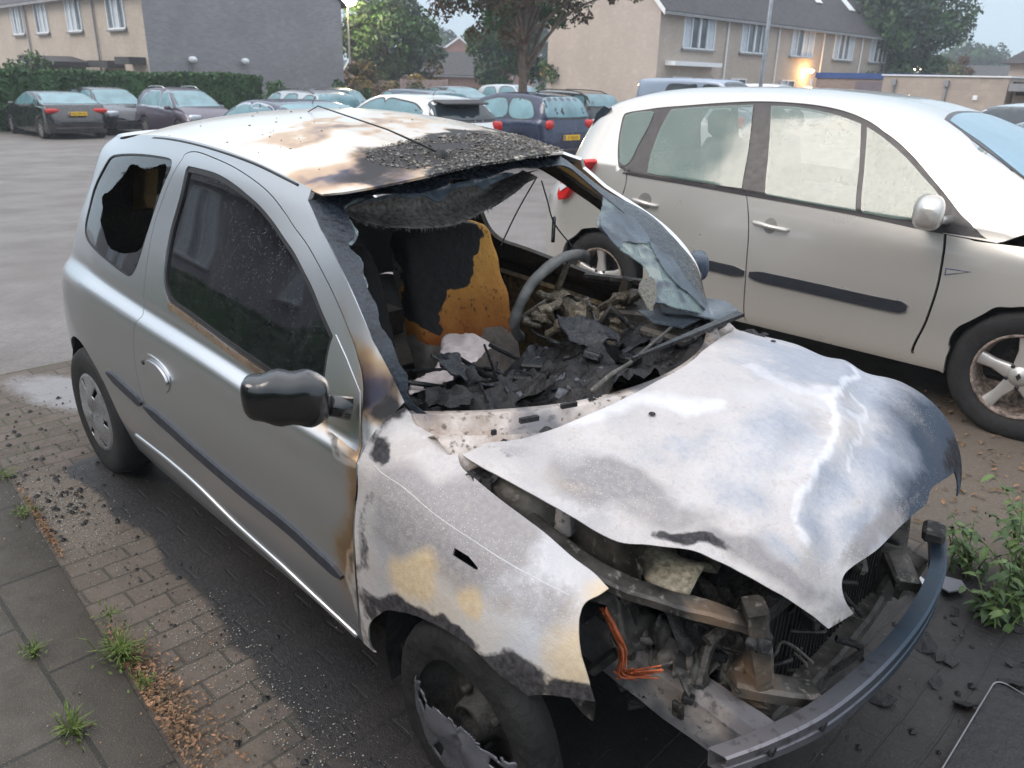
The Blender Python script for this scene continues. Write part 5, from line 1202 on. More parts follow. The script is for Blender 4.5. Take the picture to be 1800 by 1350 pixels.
# tail: lamp, spoiler blade, hatch glass
tlm = seg(MPVN, [('p',.1,7.5),('p',2.2,7.6)], [('p',2.2,7.6),('p',1.5,6.2),('p',.8,5.2),('p',.1,4.8)], [('p',.1,4.8),('p',.1,7.5)])
skin('tailgate', 0, .02, 0, 26, [M_MPV])
mb = MB(); e = MPVA.ev(np.zeros(60), np.linspace(0, 26, 60)); c_ = e.mean(0)+np.array([-.03, 0, 0]); mb.add(list(e)+[c_], [(i, i+1, 60) for i in range(59)]); o = mb.build('tailgate', [M_MPV], mpv, True); o.location = -Vector(mpv.location)
tl_px = [at(x, y, 'y', 2.55) for x, y in ((1027,279),(1034,285),(1012,318),(990,350),(980,352),(978,340),(986,316),(1003,300))]
mb = MB(); n_ = len(tl_px); mb.add(tl_px+[p+np.array([.03, .20, 0]) for p in tl_px], [tuple(range(n_)), tuple(range(2*n_-1, n_-1, -1))]+[(i, n_+i, n_+(i+1) % n_, (i+1) % n_) for i in range(n_)])
tlo = mb.build('tail_lamp', [simple('tail_lamp_red', (.62, .02, .02), .15, 0, .1, 5)], mpv, False, True, .01)
w2 = [at(x, y, 'y', 2.542) for x, y in ((998,310),(1018,300),(1004,322),(984,336),(983,326))]
mb = MB(); n_ = len(w2); mb.add(w2+[p+np.array([0, .01, 0]) for p in w2], [tuple(range(n_)), tuple(range(2*n_-1, n_-1, -1))]+[(i, n_+i, n_+(i+1) % n_, (i+1) % n_) for i in range(n_)]); mb.build('clear_lens', [simple('clear_lens', (.75, .75, .78), .15, 0, .05, 5)], tlo, False, True)
sp = [at(x, y, 'y', 2.80) for x, y in ((1062,186),(1070,190),(1052,225),(1043,262),(1038,276),(1027,272),(1036,235),(1048,200))]
mb = MB(); n_ = len(sp); mb.add(sp+[p+np.array([0, 1.3, 0]) for p in sp], [tuple(range(n_)), tuple(range(2*n_-1, n_-1, -1))]+[(i, n_+i, n_+(i+1) % n_, (i+1) % n_) for i in range(n_)]); mb.build('tailgate_glass', [simple('dark_tailgate_glass', (.03, .04, .055), .15)], mpv, False, True)
# dark body underneath, mirror, wheels
mb = MB(); mb.box((-1.0, YC, .45), (3.7, 1.55, .46), 0, 0, .05); mb.box((-1.1, YC, .82), (3.4, 1.5, .30), 0, 0, .05); o = mb.build('inner_body', [M_CHAR], mpv, False, True)
mb = MB(); c = at(1632, 374, 'y', 2.46); n1, n2 = 20, 28; V = []
for i in range(n1):
    a = -math.pi/2+math.pi*i/(n1-1)
    for j in range(n2):
        b = 2*math.pi*j/n2; pw = lambda t, e: abs(t)**e*np.sign(t)
        x = pw(math.sin(a), .8); y = pw(math.cos(a), .55)*pw(math.cos(b), .7); z = pw(math.cos(a), .55)*pw(math.sin(b), .75)
        V.append(c+np.array([.075*y+.035*x, -.12*x, .085*z*(1-.1*x)]))
F = [(i*n2+j, i*n2+(j+1) % n2, (i+1)*n2+(j+1) % n2, (i+1)*n2+j) for i in range(n1-1) for j in range(n2)]; mb.add(V, F)
mr = mb.build('door_mirror', [M_MPV], o_fd, True, True)
mb = MB(); mb.tube([c+[.01, .06, -.03], c+[.03, .13, -.045], c+[.05, .20, -.05]], [.035, .022, .03], 10); mb.build('mirror_arm', [M_MPV], mr, True, True)
def alloy(x, y, z, parent, s=-1, R0=.335, ri=.215, spokes=5, m=None, col=None, rot=.35):
    w_ = bpy.data.objects.new('wheel', None); C.objects.link(w_); w_.parent = parent
    mb = MB(); prof = [(ri, -.085), (ri+.03, -.10), (R0-.04, -.104), (R0-.015, -.095), (R0, -.07), (R0, .07), (R0-.015, .1), (ri, .1)]
    mb.rev([(a, b*-s) for a, b in prof], (x, y, z), 'y', 64); mb.build('tyre', [M_RUBBER], w_, True, True)
    m = m or M_ALLOY; mb = MB()
    mb.rev([(ri+.002, s*.095), (ri-.008, s*.098), (ri-.014, s*.09), (ri-.02, s*.02), (ri-.03, -s*.05), (.02, -s*.06)], (x, y, z), 'y', 56, 1)
    for k in range(spokes):
        a = rot+k*2*math.pi/spokes; u = np.array([math.cos(a), 0, math.sin(a)]); t = np.array([-math.sin(a), 0, math.cos(a)]); o_ = np.array([x, y, z]); yy = np.array([0, s, 0])
        V = []
        for r_, w1, d in ((.02, .045, .078), (.06, .036, .080), (.13, .026, .078), (ri-.012, .034, .088)):
            V += [o_+u*r_-t*w1+yy*(d-.03), o_+u*r_-t*w1+yy*(d-.006), o_+u*r_-t*(w1-.008)+yy*d, o_+u*r_+t*(w1-.008)+yy*d, o_+u*r_+t*w1+yy*(d-.006), o_+u*r_+t*w1+yy*(d-.03)]
        mb.add(V, [(i*6+j, i*6+j+1, (i+1)*6+j+1, (i+1)*6+j) for i in range(3) for j in range(5)], 0)
    mb.rev([(.0, s*.088), (.026, s*.088), (.032, s*.082), (.05, s*.082), (.052, s*.05)], (x, y, z), 'y', 24)
    for k in range(spokes):
        a = rot+.63+k*2*math.pi/spokes; mb.rev([(.0, s*.0835), (.010, s*.0835), (.011, s*.06)], (x+.058*math.cos(a), y, z+.058*math.sin(a)), 'y', 10, 2)
    o = mb.build('rim', [m, M_BRAKE, M_SEAL], w_, True, True)
    return w_
M_BRAKE = mat_char('brake_dusty_inner_rim', (.03, .022, .018), (.42, .33, .28), .5, 5, .1)
M_ALLOY = simple('dusty_alloy', (.52, .50, .48), .38, .6, .15, 9)
for x in (.285, -2.40): alloy(x, YS+.12, .325, mpv)
for x in (.285, -2.40): alloy(x, 2*YC-YS-.12, .325, mpv, 1)
mb = MB(); mb.rev([(0, 0), (.022, 0), (.024, -.004)], (0, 0, 0), 'y', 16); 
c = np.array([.285, YS+.12-.0895, .325]); mb = MB(); mb.extrude([(c[0]+a, c[2]+b) for a, b in ((0, .020), (.012, 0), (0, -.020), (-.012, 0))], c[1]-.003, c[1], 'xz'); mb.build('wheel_badge', [M_SEAL], mpv, False, True)

M_MSEAT = simple('grey_car_seat', (.10, .11, .12), .85, 0, .2, 9)
for x in (-.72, -1.75):
    for y in (YC-.38, YC+.38):
        s_ = bpy.data.objects.new('seat', None); C.objects.link(s_); s_.parent = mpv
        mb = MB(); mb.box((x, y, 1.02), (.14, .48, .62), 0, 0, .06, Matrix.Rotation(R(-14), 3, 'Y')); mb.build('backrest', [M_MSEAT], s_, True, True)
        mb = MB(); mb.box((x-.10, y, 1.40), (.10, .26, .18), 0, 0, .045, Matrix.Rotation(R(-10), 3, 'Y')); mb.build('headrest', [M_MSEAT], s_, True, True)
mb = MB(); mb.box((-.05, YC, 1.0), (.5, 1.4, .12), 0, 0, .04); mb.build('dashboard', [M_SEAL], mpv, True, True)
fl_ = skin('pillar_foot', 13.2, 15.3, 5.8, 9.2, [M_MPV], n=12); fl_.location.z -= .006; fl_.location.y += .006
# ------------------------------------------------------------------ the other parked cars
def text_mesh(txt, size, name, mat, parent, M_):
    cu = bpy.data.curves.new('t', 'FONT'); cu.body = txt; cu.size = size; cu.extrude = .001; cu.align_x = 'CENTER'; cu.align_y = 'CENTER'
    o = bpy.data.objects.new('t', cu); C.objects.link(o); dg = bpy.context.evaluated_depsgraph_get(); me = bpy.data.meshes.new_from_object(o.evaluated_get(dg))
    bpy.data.objects.remove(o); me.materials.clear(); me.materials.append(mat); r = bpy.data.objects.new(name, me); C.objects.link(r); r.parent = parent; me.transform(M_); return r
def gz(x, y): return -.026*min(9.0, max(0.0, -x-4.0))-.018*min(14.0, max(0.0, -x-13.0))
M_GBLUE = glass_dark('sky_lit_car_glass', (.10, .19, .215), .10, .3, .9)
M_GDARK = glass_dark('dark_car_glass', (.02, .028, .034), .06, .3, .6)
M_CHROME = simple('bright_window_strip', (.6, .6, .62), .2, .9, .05, 8)
M_RED = simple('red_tail_lens', (.55, .015, .012), .15, 0, .15, 12, .6); M_LAMP = simple('clear_headlamp', (.55, .58, .62), .12, .3, .2, 15, .6)
M_PLATE = simple('yellow_number_plate', (.85, .50, .02), .4, 0, .05, 9); M_PLTXT = simple('plate_lettering', (.02, .02, .02), .5, 0, .1, 9); M_PLB = simple('plate_blue_band', (.02, .06, .35), .4)
M_WHEELG = simple('silver_wheel', (.42, .43, .45), .35, .6, .15, 9)
def gcar(name, label, x, y, head, L_, Wd, Hh, prof, belt, pm, win, ws=None, rw=None, glass=None, tails=None, heads=None, plate=None, rails=None, group=None, tum=.42, extra=None, lift=.17, ends=(.30, .30), wheels=None, cat='car', nudge=0.0):
    """prof: (x, z) roof line from tail to nose; win: list of side-window outlines in (x, z); ws / rw: x of lower and upper edge of the screens"""
    root = thing(name, label, cat, (x, y, gz(x, y)+nudge), R(head), group); glass = glass or M_GBLUE
    px_, pz_ = zip(*prof); wr = .30; wx = wheels or (-L_/2+.72, L_/2-.82); xs = np.unique(np.round(np.concatenate([np.linspace(-L_/2, L_/2, 46), wx[0]+np.linspace(-.36, .36, 15), wx[1]+np.linspace(-.36, .36, 15)]), 3))
    cv = catmull(np.array(prof), 6); G = []
    for xx in xs:
        t = float(np.interp(xx, cv[:, 0], cv[:, 1])); zb = min(float(np.interp(xx, [p[0] for p in belt], [p[1] for p in belt])), t-.03)
        er = max(0, (-L_/2+ends[0]-xx)/ends[0]); ef = max(0, (xx-L_/2+ends[1])/ends[1]); w_ = Wd/2*(1-.22*er**2.5-.26*ef**2.5)-.015*abs(xx/L_*2)**2
        g = t-zb; zr = zb+.84*g; yr = w_-.05-tum*(zr-zb); lo = lift+.05*max(er, ef)
        ar = max([math.sqrt(max(0, .36**2-(xx-a)**2))+.30-.02 if abs(xx-a) < .36 else 0 for a in wx]); lo2 = max(lo, ar)
        sec = [(w_-.09, lo), (w_-.02, lo+.07), (w_, .45), (w_, .60), (w_-.012, max(.62, zb-.12)), (w_-.035, zb-.03), (w_-.055, zb), (w_-.05-tum*.5*(zr-zb)+.012, zb+.45*g), (yr, zr), (yr*.90, zb+.945*g), (yr*.62, zb+.985*g), (0, t)]
        sec = [(a, b if b > zb else lo2+(min(b, zb)-lo)*(zb-lo2)/max(.05, zb-lo)) for a, b in sec]
        full = [(xx, -a, b) for a, b in sec]+[(xx, a, b) for a, b in sec[-2::-1]]
        bul = .06*max(er, ef)
        full = [(p[0]+(-bul if er > ef else bul)*max(0, 1-abs(p[2]-.5)/.35), p[1], p[2]) for p in full]; G.append(full)
    LF = Loft(np.array(G), (0, 0, .6)); nu = LF.nu
    fine = LF.ev(*np.meshgrid(np.arange(nu, dtype=float), np.linspace(0, 22, 89), indexing='ij')); mb = MB(); mb.grid(fine)
    for row in (fine[0], fine[-1]):
        c = row.mean(0); b0 = len(mb.v); mb.v += [tuple(c)]+[tuple(p) for p in row]; n_ = len(row); mb.f += [(b0, b0+1+i, b0+2+i) for i in range(n_-1)]+[(b0, b0+n_, b0+1)]; mb.m += [0]*n_
    body = mb.build('body', [pm], root, True)
    md = body.modifiers.new('w', 'WEIGHTED_NORMAL') if False else None
    un = MB(); un.box((0, 0, .42), (L_-.5, Wd-.34, .40), 0, 0, .04); un.build('underbody', [M_CHAR], root)
    ux = lambda xx: float(np.interp(xx, xs, np.arange(nu)))
    HN = Loft(np.array(G)[:, :12], (0, 0, .6)); aa, bb = np.meshgrid(np.linspace(0, nu-1, nu*3), np.linspace(0, 11, 100), indexing='ij'); PP = HN.ev(aa, bb)
    def W(xx, zz):
        k = np.unravel_index(np.argmin((PP[..., 0]-xx)**2+(PP[..., 2]-zz)**2), aa.shape); return HN.dom(aa[k], bb[k])
    def mirrorY(o, nm, par):
        me = o.data.copy(); me.transform(Matrix.Diagonal((1, -1, 1, 1))); me.flip_normals(); c = o.copy(); c.data = me; c.name = nm; C.objects.link(c); c.parent = par; return c
    for wl in win:
        pts = catmull([W(*p) for p in wl], 4, True)
        f_ = panel('window_frame', HN, grow(pts, .025), [M_TRIMB if not (extra and 'chrome' in extra) else M_CHROME], body, h=.08, thick=.004, offset=.002, world=False)
        g_ = panel('side_window', HN, pts, [glass], body, h=.08, thick=.004, offset=.005, world=False); mirrorY(f_, 'window_frame', body); mirrorY(g_, 'side_window', body)
    def screen(nm, xa, xb, v0=6.9, v1=8.1, m=None):
        a, b = ux(xa), ux(xb); o1 = [LF.dom(a, v0+.5), LF.dom(a+(b-a)*.5, v0+.9), LF.dom(b, v1+.6), LF.dom(b+(b-a)*.04, 11), LF.dom(b, 22-v1-.6), LF.dom(a+(b-a)*.5, 22-v0-.9), LF.dom(a, 22-v0-.5), LF.dom(a-(b-a)*.05, 11)]
        c_ = catmull(o1, 5, True); panel(nm+'_surround', LF, grow(c_, .03), [M_TRIMB], body, h=.12, thick=.003, offset=.002, world=False); return panel(nm, LF, c_, [m or glass], body, h=.12, thick=.004, offset=.006, world=False)
    if ws: screen('windscreen', *ws)
    if rw: screen('rear_window', *rw[:2], m=(M_GDARK if len(rw) > 2 else None))
    def ends_patch(nm, xf, y0, y1, z0, z1, m, both=True, par=body, th=.05):
        for s_ in ((-1, 1) if both else (1,)):
            mb = MB(); ym = (y0+y1)/2*s_; mb.box((xf, ym, (z0+z1)/2), (th, abs(y1-y0), z1-z0), R(18*s_*(1 if xf < 0 else -1)) if both else 0, 0, min(.04, (z1-z0)*.3)); q_ = mb.build(nm, [m], par, True)
            last = q_
        return last
    if tails:
        y0, y1, z0, z1 = tails[:4]; ends_patch('tail_lamp', -L_/2+(tails[4] if len(tails) > 4 else .03), y0, y1, z0, z1, M_RED, th=.12)
        mb = MB(); mb.box((-L_/2-.055, 0, .36), (.05, Wd*.74, .06), 0, 0, .015); mb.build('rear_reflector_band', [M_TRIMB], body)
    if heads: y0, y1, z0, z1 = heads; ends_patch('headlamp', L_/2-.10, y0, y1, z0, z1, M_LAMP, th=.22); mb = MB(); mb.box((L_/2+.0, 0, .42), (.10, Wd*.5, .14), 0, 0, .03); mb.build('grille', [M_TRIMB], body)
    if plate:
        zz = plate[1]; xf = -L_/2-.052 if plate[2] == 'r' else L_/2+.065; mb = MB(); mb.box((xf, 0, zz), (.03, .52, .11), 0, 0, .004); p_ = mb.build('number_plate', [M_PLATE], body)
        s_ = -1 if plate[2] == 'r' else 1; mb = MB(); mb.box((xf+s_*.0165, -.235*s_*-1*-1 if s_ < 0 else -.235, zz), (.002, .04, .10)); mb.build('country_band', [M_PLB], p_)
        if plate[0]: text_mesh(plate[0], .095, 'lettering', M_PLTXT, p_, Matrix.Translation((xf+s_*.017, .015*s_, zz)) @ Matrix.Rotation(R(90*s_), 4, 'Z') @ Matrix.Rotation(R(90), 4, 'X'))
    for s_ in (-1, 1):
        xm = (ws[0]-.38) if ws else L_*.17; zb = float(np.interp(xm, [p[0] for p in belt], [p[1] for p in belt]))
        mb = MB(); mb.box((xm, s_*(Wd/2+.08), zb+.06), (.12, .20, .13), s_*.25, 0, .045); mb.tube([(xm, s_*(Wd/2-.06), zb), (xm, s_*(Wd/2+.05), zb+.03)], .03, 8); mb.build('door_mirror', [M_TRIMB if extra and 'blackmirror' in extra else pm], body, True)
        if rails: 
            zt = [float(np.interp(a, cv[:, 0], cv[:, 1])) for a in np.linspace(rails[0], rails[1], 8)]; yy = Wd/2-.05-tum*.42-.06; mb = MB()
            mb.tube([(a, s_*yy, z_-.03+(.06 if 0 < i < 7 else 0)) for i, (a, z_) in enumerate(zip(np.linspace(rails[0], rails[1], 8), zt))], .016, 8); mb.build('roof_rail', [M_CHROME if 'chrome' in (extra or '') else M_TRIMB], body, True)
        for xx in wx:
            w_ = bpy.data.objects.new('wheel', None); C.objects.link(w_); w_.parent = root; s2 = s_; yy = s_*(Wd/2-.115)
            mb = MB(); mb.rev([(a, b*s2) for a, b in ((.19, .085), (.22, .1), (.27, .1), (.295, .08), (.305, .03), (.305, -.08))], (xx, yy, .305), 'y', 32); mb.build('tyre', [M_RUBBER], w_, True)
            mb = MB(); mb.rev([(a, b*s2) for a, b in ((.195, .09), (.18, .085), (.165, .04), (.05, .05), (.045, .075), (0, .075))], (xx, yy, .305), 'y', 32, 1)
            for k in range(7):
                a = k*2*math.pi/7; mb.box((xx+.11*math.cos(a), yy+s2*.075, .305+.11*math.sin(a)), (.15, .02, .035), 0, 0, 0, Matrix.Rotation(-a, 3, 'Y'))
            mb.build('rim', [M_WHEELG, M_BRAKE], w_)
    mb = MB(); xa = -L_*.22 if (extra and 'aerialr' in extra) else L_*.05; za = float(np.interp(xa, cv[:, 0], cv[:, 1])); mb.tube([(xa, 0, za-.01), (xa-.05, 0, za+.05), (xa-.16, 0, za+.13)], [.012, .006, .003], 6); mb.build('aerial', [M_TRIMB], body, True)
    return root, body, W, HN
HB = [(-2.0,.55),(-1.98,.80),(-1.93,.98),(-1.70,1.25),(-1.50,1.42),(-1.0,1.48),(-.3,1.50),(.25,1.45),(.62,1.28),(1.05,1.00),(1.35,.92),(1.75,.80),(1.95,.62),(2.0,.50)]
def sc_(p, k, h=1.0): return [(a*k, b*h) for a, b in p]
def wn(a0, a1, zb, zt, r0=.12, r1=.25): return [(a0, zb), (a0+r0*.2, zb+(zt-zb)*.5), (a0+r0, zt), ((a0+a1)/2, zt+.02), (a1-r1, zt-.02), (a1, zb), ((a0+a1)/2, zb-.008)]
P_BLK = paint('black_car_paint', (.005, .006, .008), .0, .25, .3); P_DK = paint('anthracite_paint', (.018, .020, .026), .3, .25, .6)
P_PUR = paint('plum_grey_paint', (.085, .065, .095), .4, .3, .6); P_NAVY = paint('navy_paint', (.012, .020, .060), .3, .25, .6); P_WHT = paint('white_car_paint', (.80, .80, .80), 0, .28, .5)
P_SIL = paint('silver_car_paint', (.50, .52, .54), .6, .28, .5); P_BG = paint('blue_grey_paint', (.06, .08, .13), .4, .3, .5); P_VAN = paint('pale_blue_grey_van_paint', (.27, .33, .43), .4, .35, .5); P_TEAL = paint('dark_slate_paint', (.10, .16, .21), .4, .3, .5)
# black four-door coupe seen from behind
SED = [(-2.32,.55),(-2.30,.85),(-2.22,1.02),(-1.95,1.06),(-1.45,1.24),(-.95,1.36),(-.3,1.39),(.2,1.36),(.65,1.19),(1.1,.98),(1.5,.90),(2.0,.78),(2.25,.62),(2.32,.5)]
gcar('coupe', 'black four-door coupe seen from behind with red tail lamps, leftmost car before the hedge', -28.6, 6.85, 180, 4.64, 1.83, 1.39, SED, [(-2.3,.98),(-1.6,.99),(0,.94),(.9,.90),(2.3,.85)], P_BLK,
     [[(-1.55,1.02),(-1.40,1.15),(-1.15,1.22),(-1.08,1.05)], [(-1.02,1.03),(-1.05,1.20),(-.7,1.28),(-.25,1.29),(-.2,.99)], [(-.12,.98),(-.15,1.28),(.25,1.25),(.55,1.12),(.72,.97)]], ws=(1.0,.35), rw=(-1.92,-1.15), tails=(.45,.88,.80,.93,.06), plate=('NS-359-N',.78,'r'), extra='aerialr')
gcar('hatchback', 'dark charcoal hatchback facing forward, squeezed between the black coupe and the plum people carrier', -29.4, 8.85, 2, 4.0, 1.72, 1.45, HB, [(-2,.98),(-1,.98),(0,.94),(1,.9),(2,.8)], P_DK,
     [wn(-1.35,-.45,.99,1.33), wn(-.38,.78,.96,1.36,.05,.45)], ws=(1.08,.42), rw=(-1.9,-1.55), heads=(.42,.82,.62,.80), plate=None)
MPVP = [(-1.92,.55),(-1.90,.85),(-1.86,1.05),(-1.72,1.28),(-1.45,1.46),(-.95,1.53),(-.3,1.54),(.25,1.48),(.7,1.28),(1.05,1.05),(1.4,.93),(1.7,.78),(1.88,.6),(1.92,.5)]
gcar('people_carrier', 'plum and navy compact people carrier with arched roof and roof rails, facing forward', -25.9, 10.0, 3, 3.84, 1.68, 1.53, MPVP, [(-1.9,.98),(0,.95),(1,.9),(1.9,.8)], P_PUR,
     [[(-1.42,1.00),(-1.35,1.18),(-1.12,1.34),(-1.05,1.0)], wn(-.98,-.12,.98,1.40,.05,.08), wn(-.04,.80,.96,1.38,.04,.48)], ws=(1.12,.38), rw=(-1.84,-1.5), heads=(.40,.80,.62,.80), rails=(-1.3,.0), extra='chrome')
# estate behind the dark saloon, then the saloon itself
EST = [(-2.2,.55),(-2.18,.85),(-2.12,1.08),(-1.95,1.32),(-1.75,1.42),(-1.0,1.47),(0,1.48),(.5,1.40),(.85,1.22),(1.25,.98),(1.6,.9),(2.0,.78),(2.15,.6),(2.2,.5)]
gcar('estate_car', 'silver estate car with black roof rails behind the dark saloon with the bright window strip', -21.3, 11.6, 180, 4.5, 1.75, 1.47, EST, [(-2.2,.98),(0,.95),(2,.85)], P_SIL, [wn(-1.9,-1.1,.99,1.33), wn(-1.0,-.1,.98,1.35), wn(0,.95,.96,1.33,.04,.5)], ws=(1.2,.55), rw=(-2.1,-1.8), tails=(.55,.8,.8,1.1,.06), rails=(-1.7,.3), nudge=.05)
gcar('saloon_car', 'dark navy saloon with bright window strip and pale rear window seen above the burnt roof', -13.2, 6.35, 180, 4.7, 1.85, 1.39, SED, [(-2.3,.98),(-1.6,.99),(0,.94),(.9,.90),(2.3,.85)], P_NAVY,
     [[(-1.5,1.02),(-1.35,1.15),(-1.15,1.21),(-1.08,1.04)], [(-1.02,1.03),(-1.05,1.20),(-.7,1.28),(-.25,1.29),(-.2,.99)], [(-.12,.98),(-.15,1.28),(.25,1.25),(.55,1.12),(.72,.97)]], ws=(1.0,.35), rw=(-1.92,-1.15), tails=(.45,.88,.80,.93,.06), extra='aerialr chrome', nudge=.02)
gcar('hatchback', 'small dark hatchback with one red tail lamp showing between the silver and the blue-grey estates', -25.0, 14.6, 180, 3.9, 1.7, 1.46, sc_(HB,.97), [(-2,.98),(2,.85)], P_DK, [wn(-1.3,-.45,.99,1.33), wn(-.38,.78,.96,1.36,.05,.45)], ws=(1.05,.42), rw=(-1.85,-1.5), tails=(.55,.8,.8,1.08,.05), nudge=.12)
gcar('estate_car', 'blue-grey estate car standing behind the white hatchback', -20.4, 15.0, 180, 4.5, 1.76, 1.5, EST, [(-2.2,.98),(0,.95),(2,.85)], P_BG, [wn(-1.9,-1.1,.99,1.33), wn(-1.0,-.1,.98,1.35), wn(0,.95,.96,1.33,.04,.5)], ws=(1.2,.55), rw=(-2.1,-1.8), tails=(.55,.8,.8,1.1,.06), nudge=.12)
W308 = [(-2.12,.55),(-2.10,.82),(-2.02,1.02),(-1.80,1.26),(-1.62,1.40),(-1.1,1.47),(-.4,1.49),(.2,1.44),(.65,1.26),(1.15,1.00),(1.5,.90),(1.9,.76),(2.08,.6),(2.12,.5)]
r_, b_, W_, H_ = gcar('hatchback', 'white five-door hatchback with black tailgate spoiler in front of the distant brick house', -13.1, 9.15, 180, 4.25, 1.8, 1.48, W308, [(-2.1,1.02),(-1.2,1.02),(0,.96),(1,.9),(2.1,.8)], P_WHT,
     [[(-1.55,1.08),(-1.35,1.30),(-.9,1.36),(-.35,1.38),(-.3,1.01)], [(-.20,1.00),(-.22,1.37),(.15,1.33),(.5,1.19),(.85,.99)]], ws=(1.1,.4), rw=(-1.98,-1.62,1), glass=None, tails=(.62,.86,.84,1.02,.08), extra='aerialr', nudge=.03)
mb = MB(); mb.box((-1.80, 0, 1.375), (.38, 1.16, .035), 0, 0, .015, Matrix.Rotation(R(-8), 3, 'Y')); mb.build('spoiler', [M_TRIMB], b_)
SH = [(-1.82,.55),(-1.80,.85),(-1.76,1.05),(-1.62,1.32),(-1.48,1.44),(-1.0,1.50),(-.3,1.51),(.25,1.44),(.65,1.26),(1.0,1.02),(1.25,.93),(1.6,.78),(1.78,.6),(1.82,.5)]
gcar('hatchback', 'navy three-door hatchback seen from behind with yellow number plate', -12.6, 11.85, 180, 3.62, 1.66, 1.5, SH, [(-1.8,.98),(0,.94),(1,.9),(1.8,.8)], P_NAVY,
     [[(-1.38,1.04),(-1.33,1.22),(-1.15,1.36),(-.75,1.38),(-.62,1.34),(-.68,1.04),(-1.0,.98)], [(-.50,1.00),(-.45,1.37),(.1,1.34),(.5,1.18),(.75,.96)]], ws=(.98,.38), rw=(-1.74,-1.50), tails=(.50,.76,.80,.98,.03), plate=('31-KJ-LR',.62,'r'), extra='aerialr blackmirror', nudge=.06)
gcar('saloon_car', 'dark saloon with sloping windscreen far behind the white hatchback', -24.2, 20.4, 0, 4.4, 1.75, 1.42, sc_(SED,.95), [(-2,.95),(2,.85)], P_DK, [wn(-1.0,-.1,.98,1.28), wn(0,.8,.96,1.26,.04,.4)], ws=(1.0,.35), rw=(-1.8,-1.1), nudge=.30)
gcar('hatchback', 'pale car with a sliver of windscreen showing between the two tree trunks', -23.5, 23.0, 0, 4.0, 1.7, 1.45, HB, [(-2,.95),(2,.85)], P_SIL, [wn(-1.3,-.45,.99,1.33), wn(-.38,.78,.96,1.36,.05,.45)], ws=(1.08,.42), rw=(-1.9,-1.55), nudge=.30)
gcar('estate_car', 'dark estate car with roof rails directly behind the navy three-door hatchback', -17.4, 18.6, 180, 4.5, 1.75, 1.52, EST, [(-2.2,.98),(2,.85)], P_DK, [wn(-1.9,-1.1,.99,1.33), wn(-1.0,-.1,.98,1.35), wn(0,.95,.96,1.33,.04,.5)], ws=(1.2,.55), rw=(-2.1,-1.8), rails=(-1.7,.3), nudge=.12)
gcar('estate_car', 'white estate car seen between the silver people carrier and the navy hatchback', -12.6, 17.6, 180, 4.5, 1.78, 1.47, EST, [(-2.2,.98),(0,.95),(2,.85)], P_WHT, [wn(-1.9,-1.1,.99,1.33), wn(-1.0,-.1,.98,1.35), wn(0,.95,.96,1.33,.04,.5)], ws=(1.2,.55), rw=(-2.1,-1.8), tails=(.55,.8,.8,1.1,.06), nudge=-.08)
VAN = [(-2.4,.6),(-2.39,1.2),(-2.34,1.80),(-2.1,1.93),(-1,1.96),(.6,1.95),(1.1,1.84),(1.55,1.42),(1.75,1.18),(2.15,1.02),(2.36,.8),(2.4,.5)]
gcar('van', 'pale blue-grey panel van with black windows in front of the right-hand terrace', -15.2, 24.0, 2, 4.8, 1.92, 1.96, VAN, [(-2.4,1.18),(1,1.15),(2,1.0)], P_VAN, [[(-1.0,1.30),(-.98,1.70),(-.2,1.72),(.12,1.70),(.10,1.28),(-.4,1.28)], [(.42,1.26),(.42,1.72),(.8,1.74),(1.1,1.60),(1.35,1.28)]], ws=(1.7,1.15), glass=M_GDARK, tum=.16, ends=(.15,.35), cat='van', nudge=.08)
gcar('saloon_car', 'white saloon whose roof shows just right of the van', -14.5, 27.6, 0, 4.4, 1.75, 1.45, sc_(EST,.98), [(-2,.95),(2,.85)], P_WHT, [wn(-1.0,-.1,.98,1.3), wn(0,.8,.96,1.28,.04,.4)], ws=(1.2,.5), rw=(-2.0,-1.8), nudge=.42)
gcar('off_roader', 'silver off-roader at the right edge, beside the pale garage wall', -1.5, 13.0, 75, 4.4, 1.8, 1.5, sc_(EST,1,1.02), [(-2.2,1.0),(2,.92)], P_SIL, [wn(-1.9,-1.1,1.03,1.34), wn(-1.0,-.1,1.01,1.38), wn(0,.95,.99,1.34,.04,.5)], ws=(1.2,.55), rw=(-2.1,-1.82), tails=(.6,.85,.9,1.2,.05), glass=M_GDARK)
gcar('hatchback', 'slate-blue car at the right edge, just behind the silver people carrier', .95, 6.1, 0, 4.3, 1.76, 1.46, sc_(W308,1.0,1.03), [(-2.1,1.0),(0,.95),(2,.85)], P_TEAL, [wn(-1.55,-.75,1.0,1.30), wn(-.68,.1,.99,1.33), wn(.18,.95,.97,1.32,.04,.5)], ws=(1.2,.5), rw=(-1.95,-1.6), glass=M_MIST)
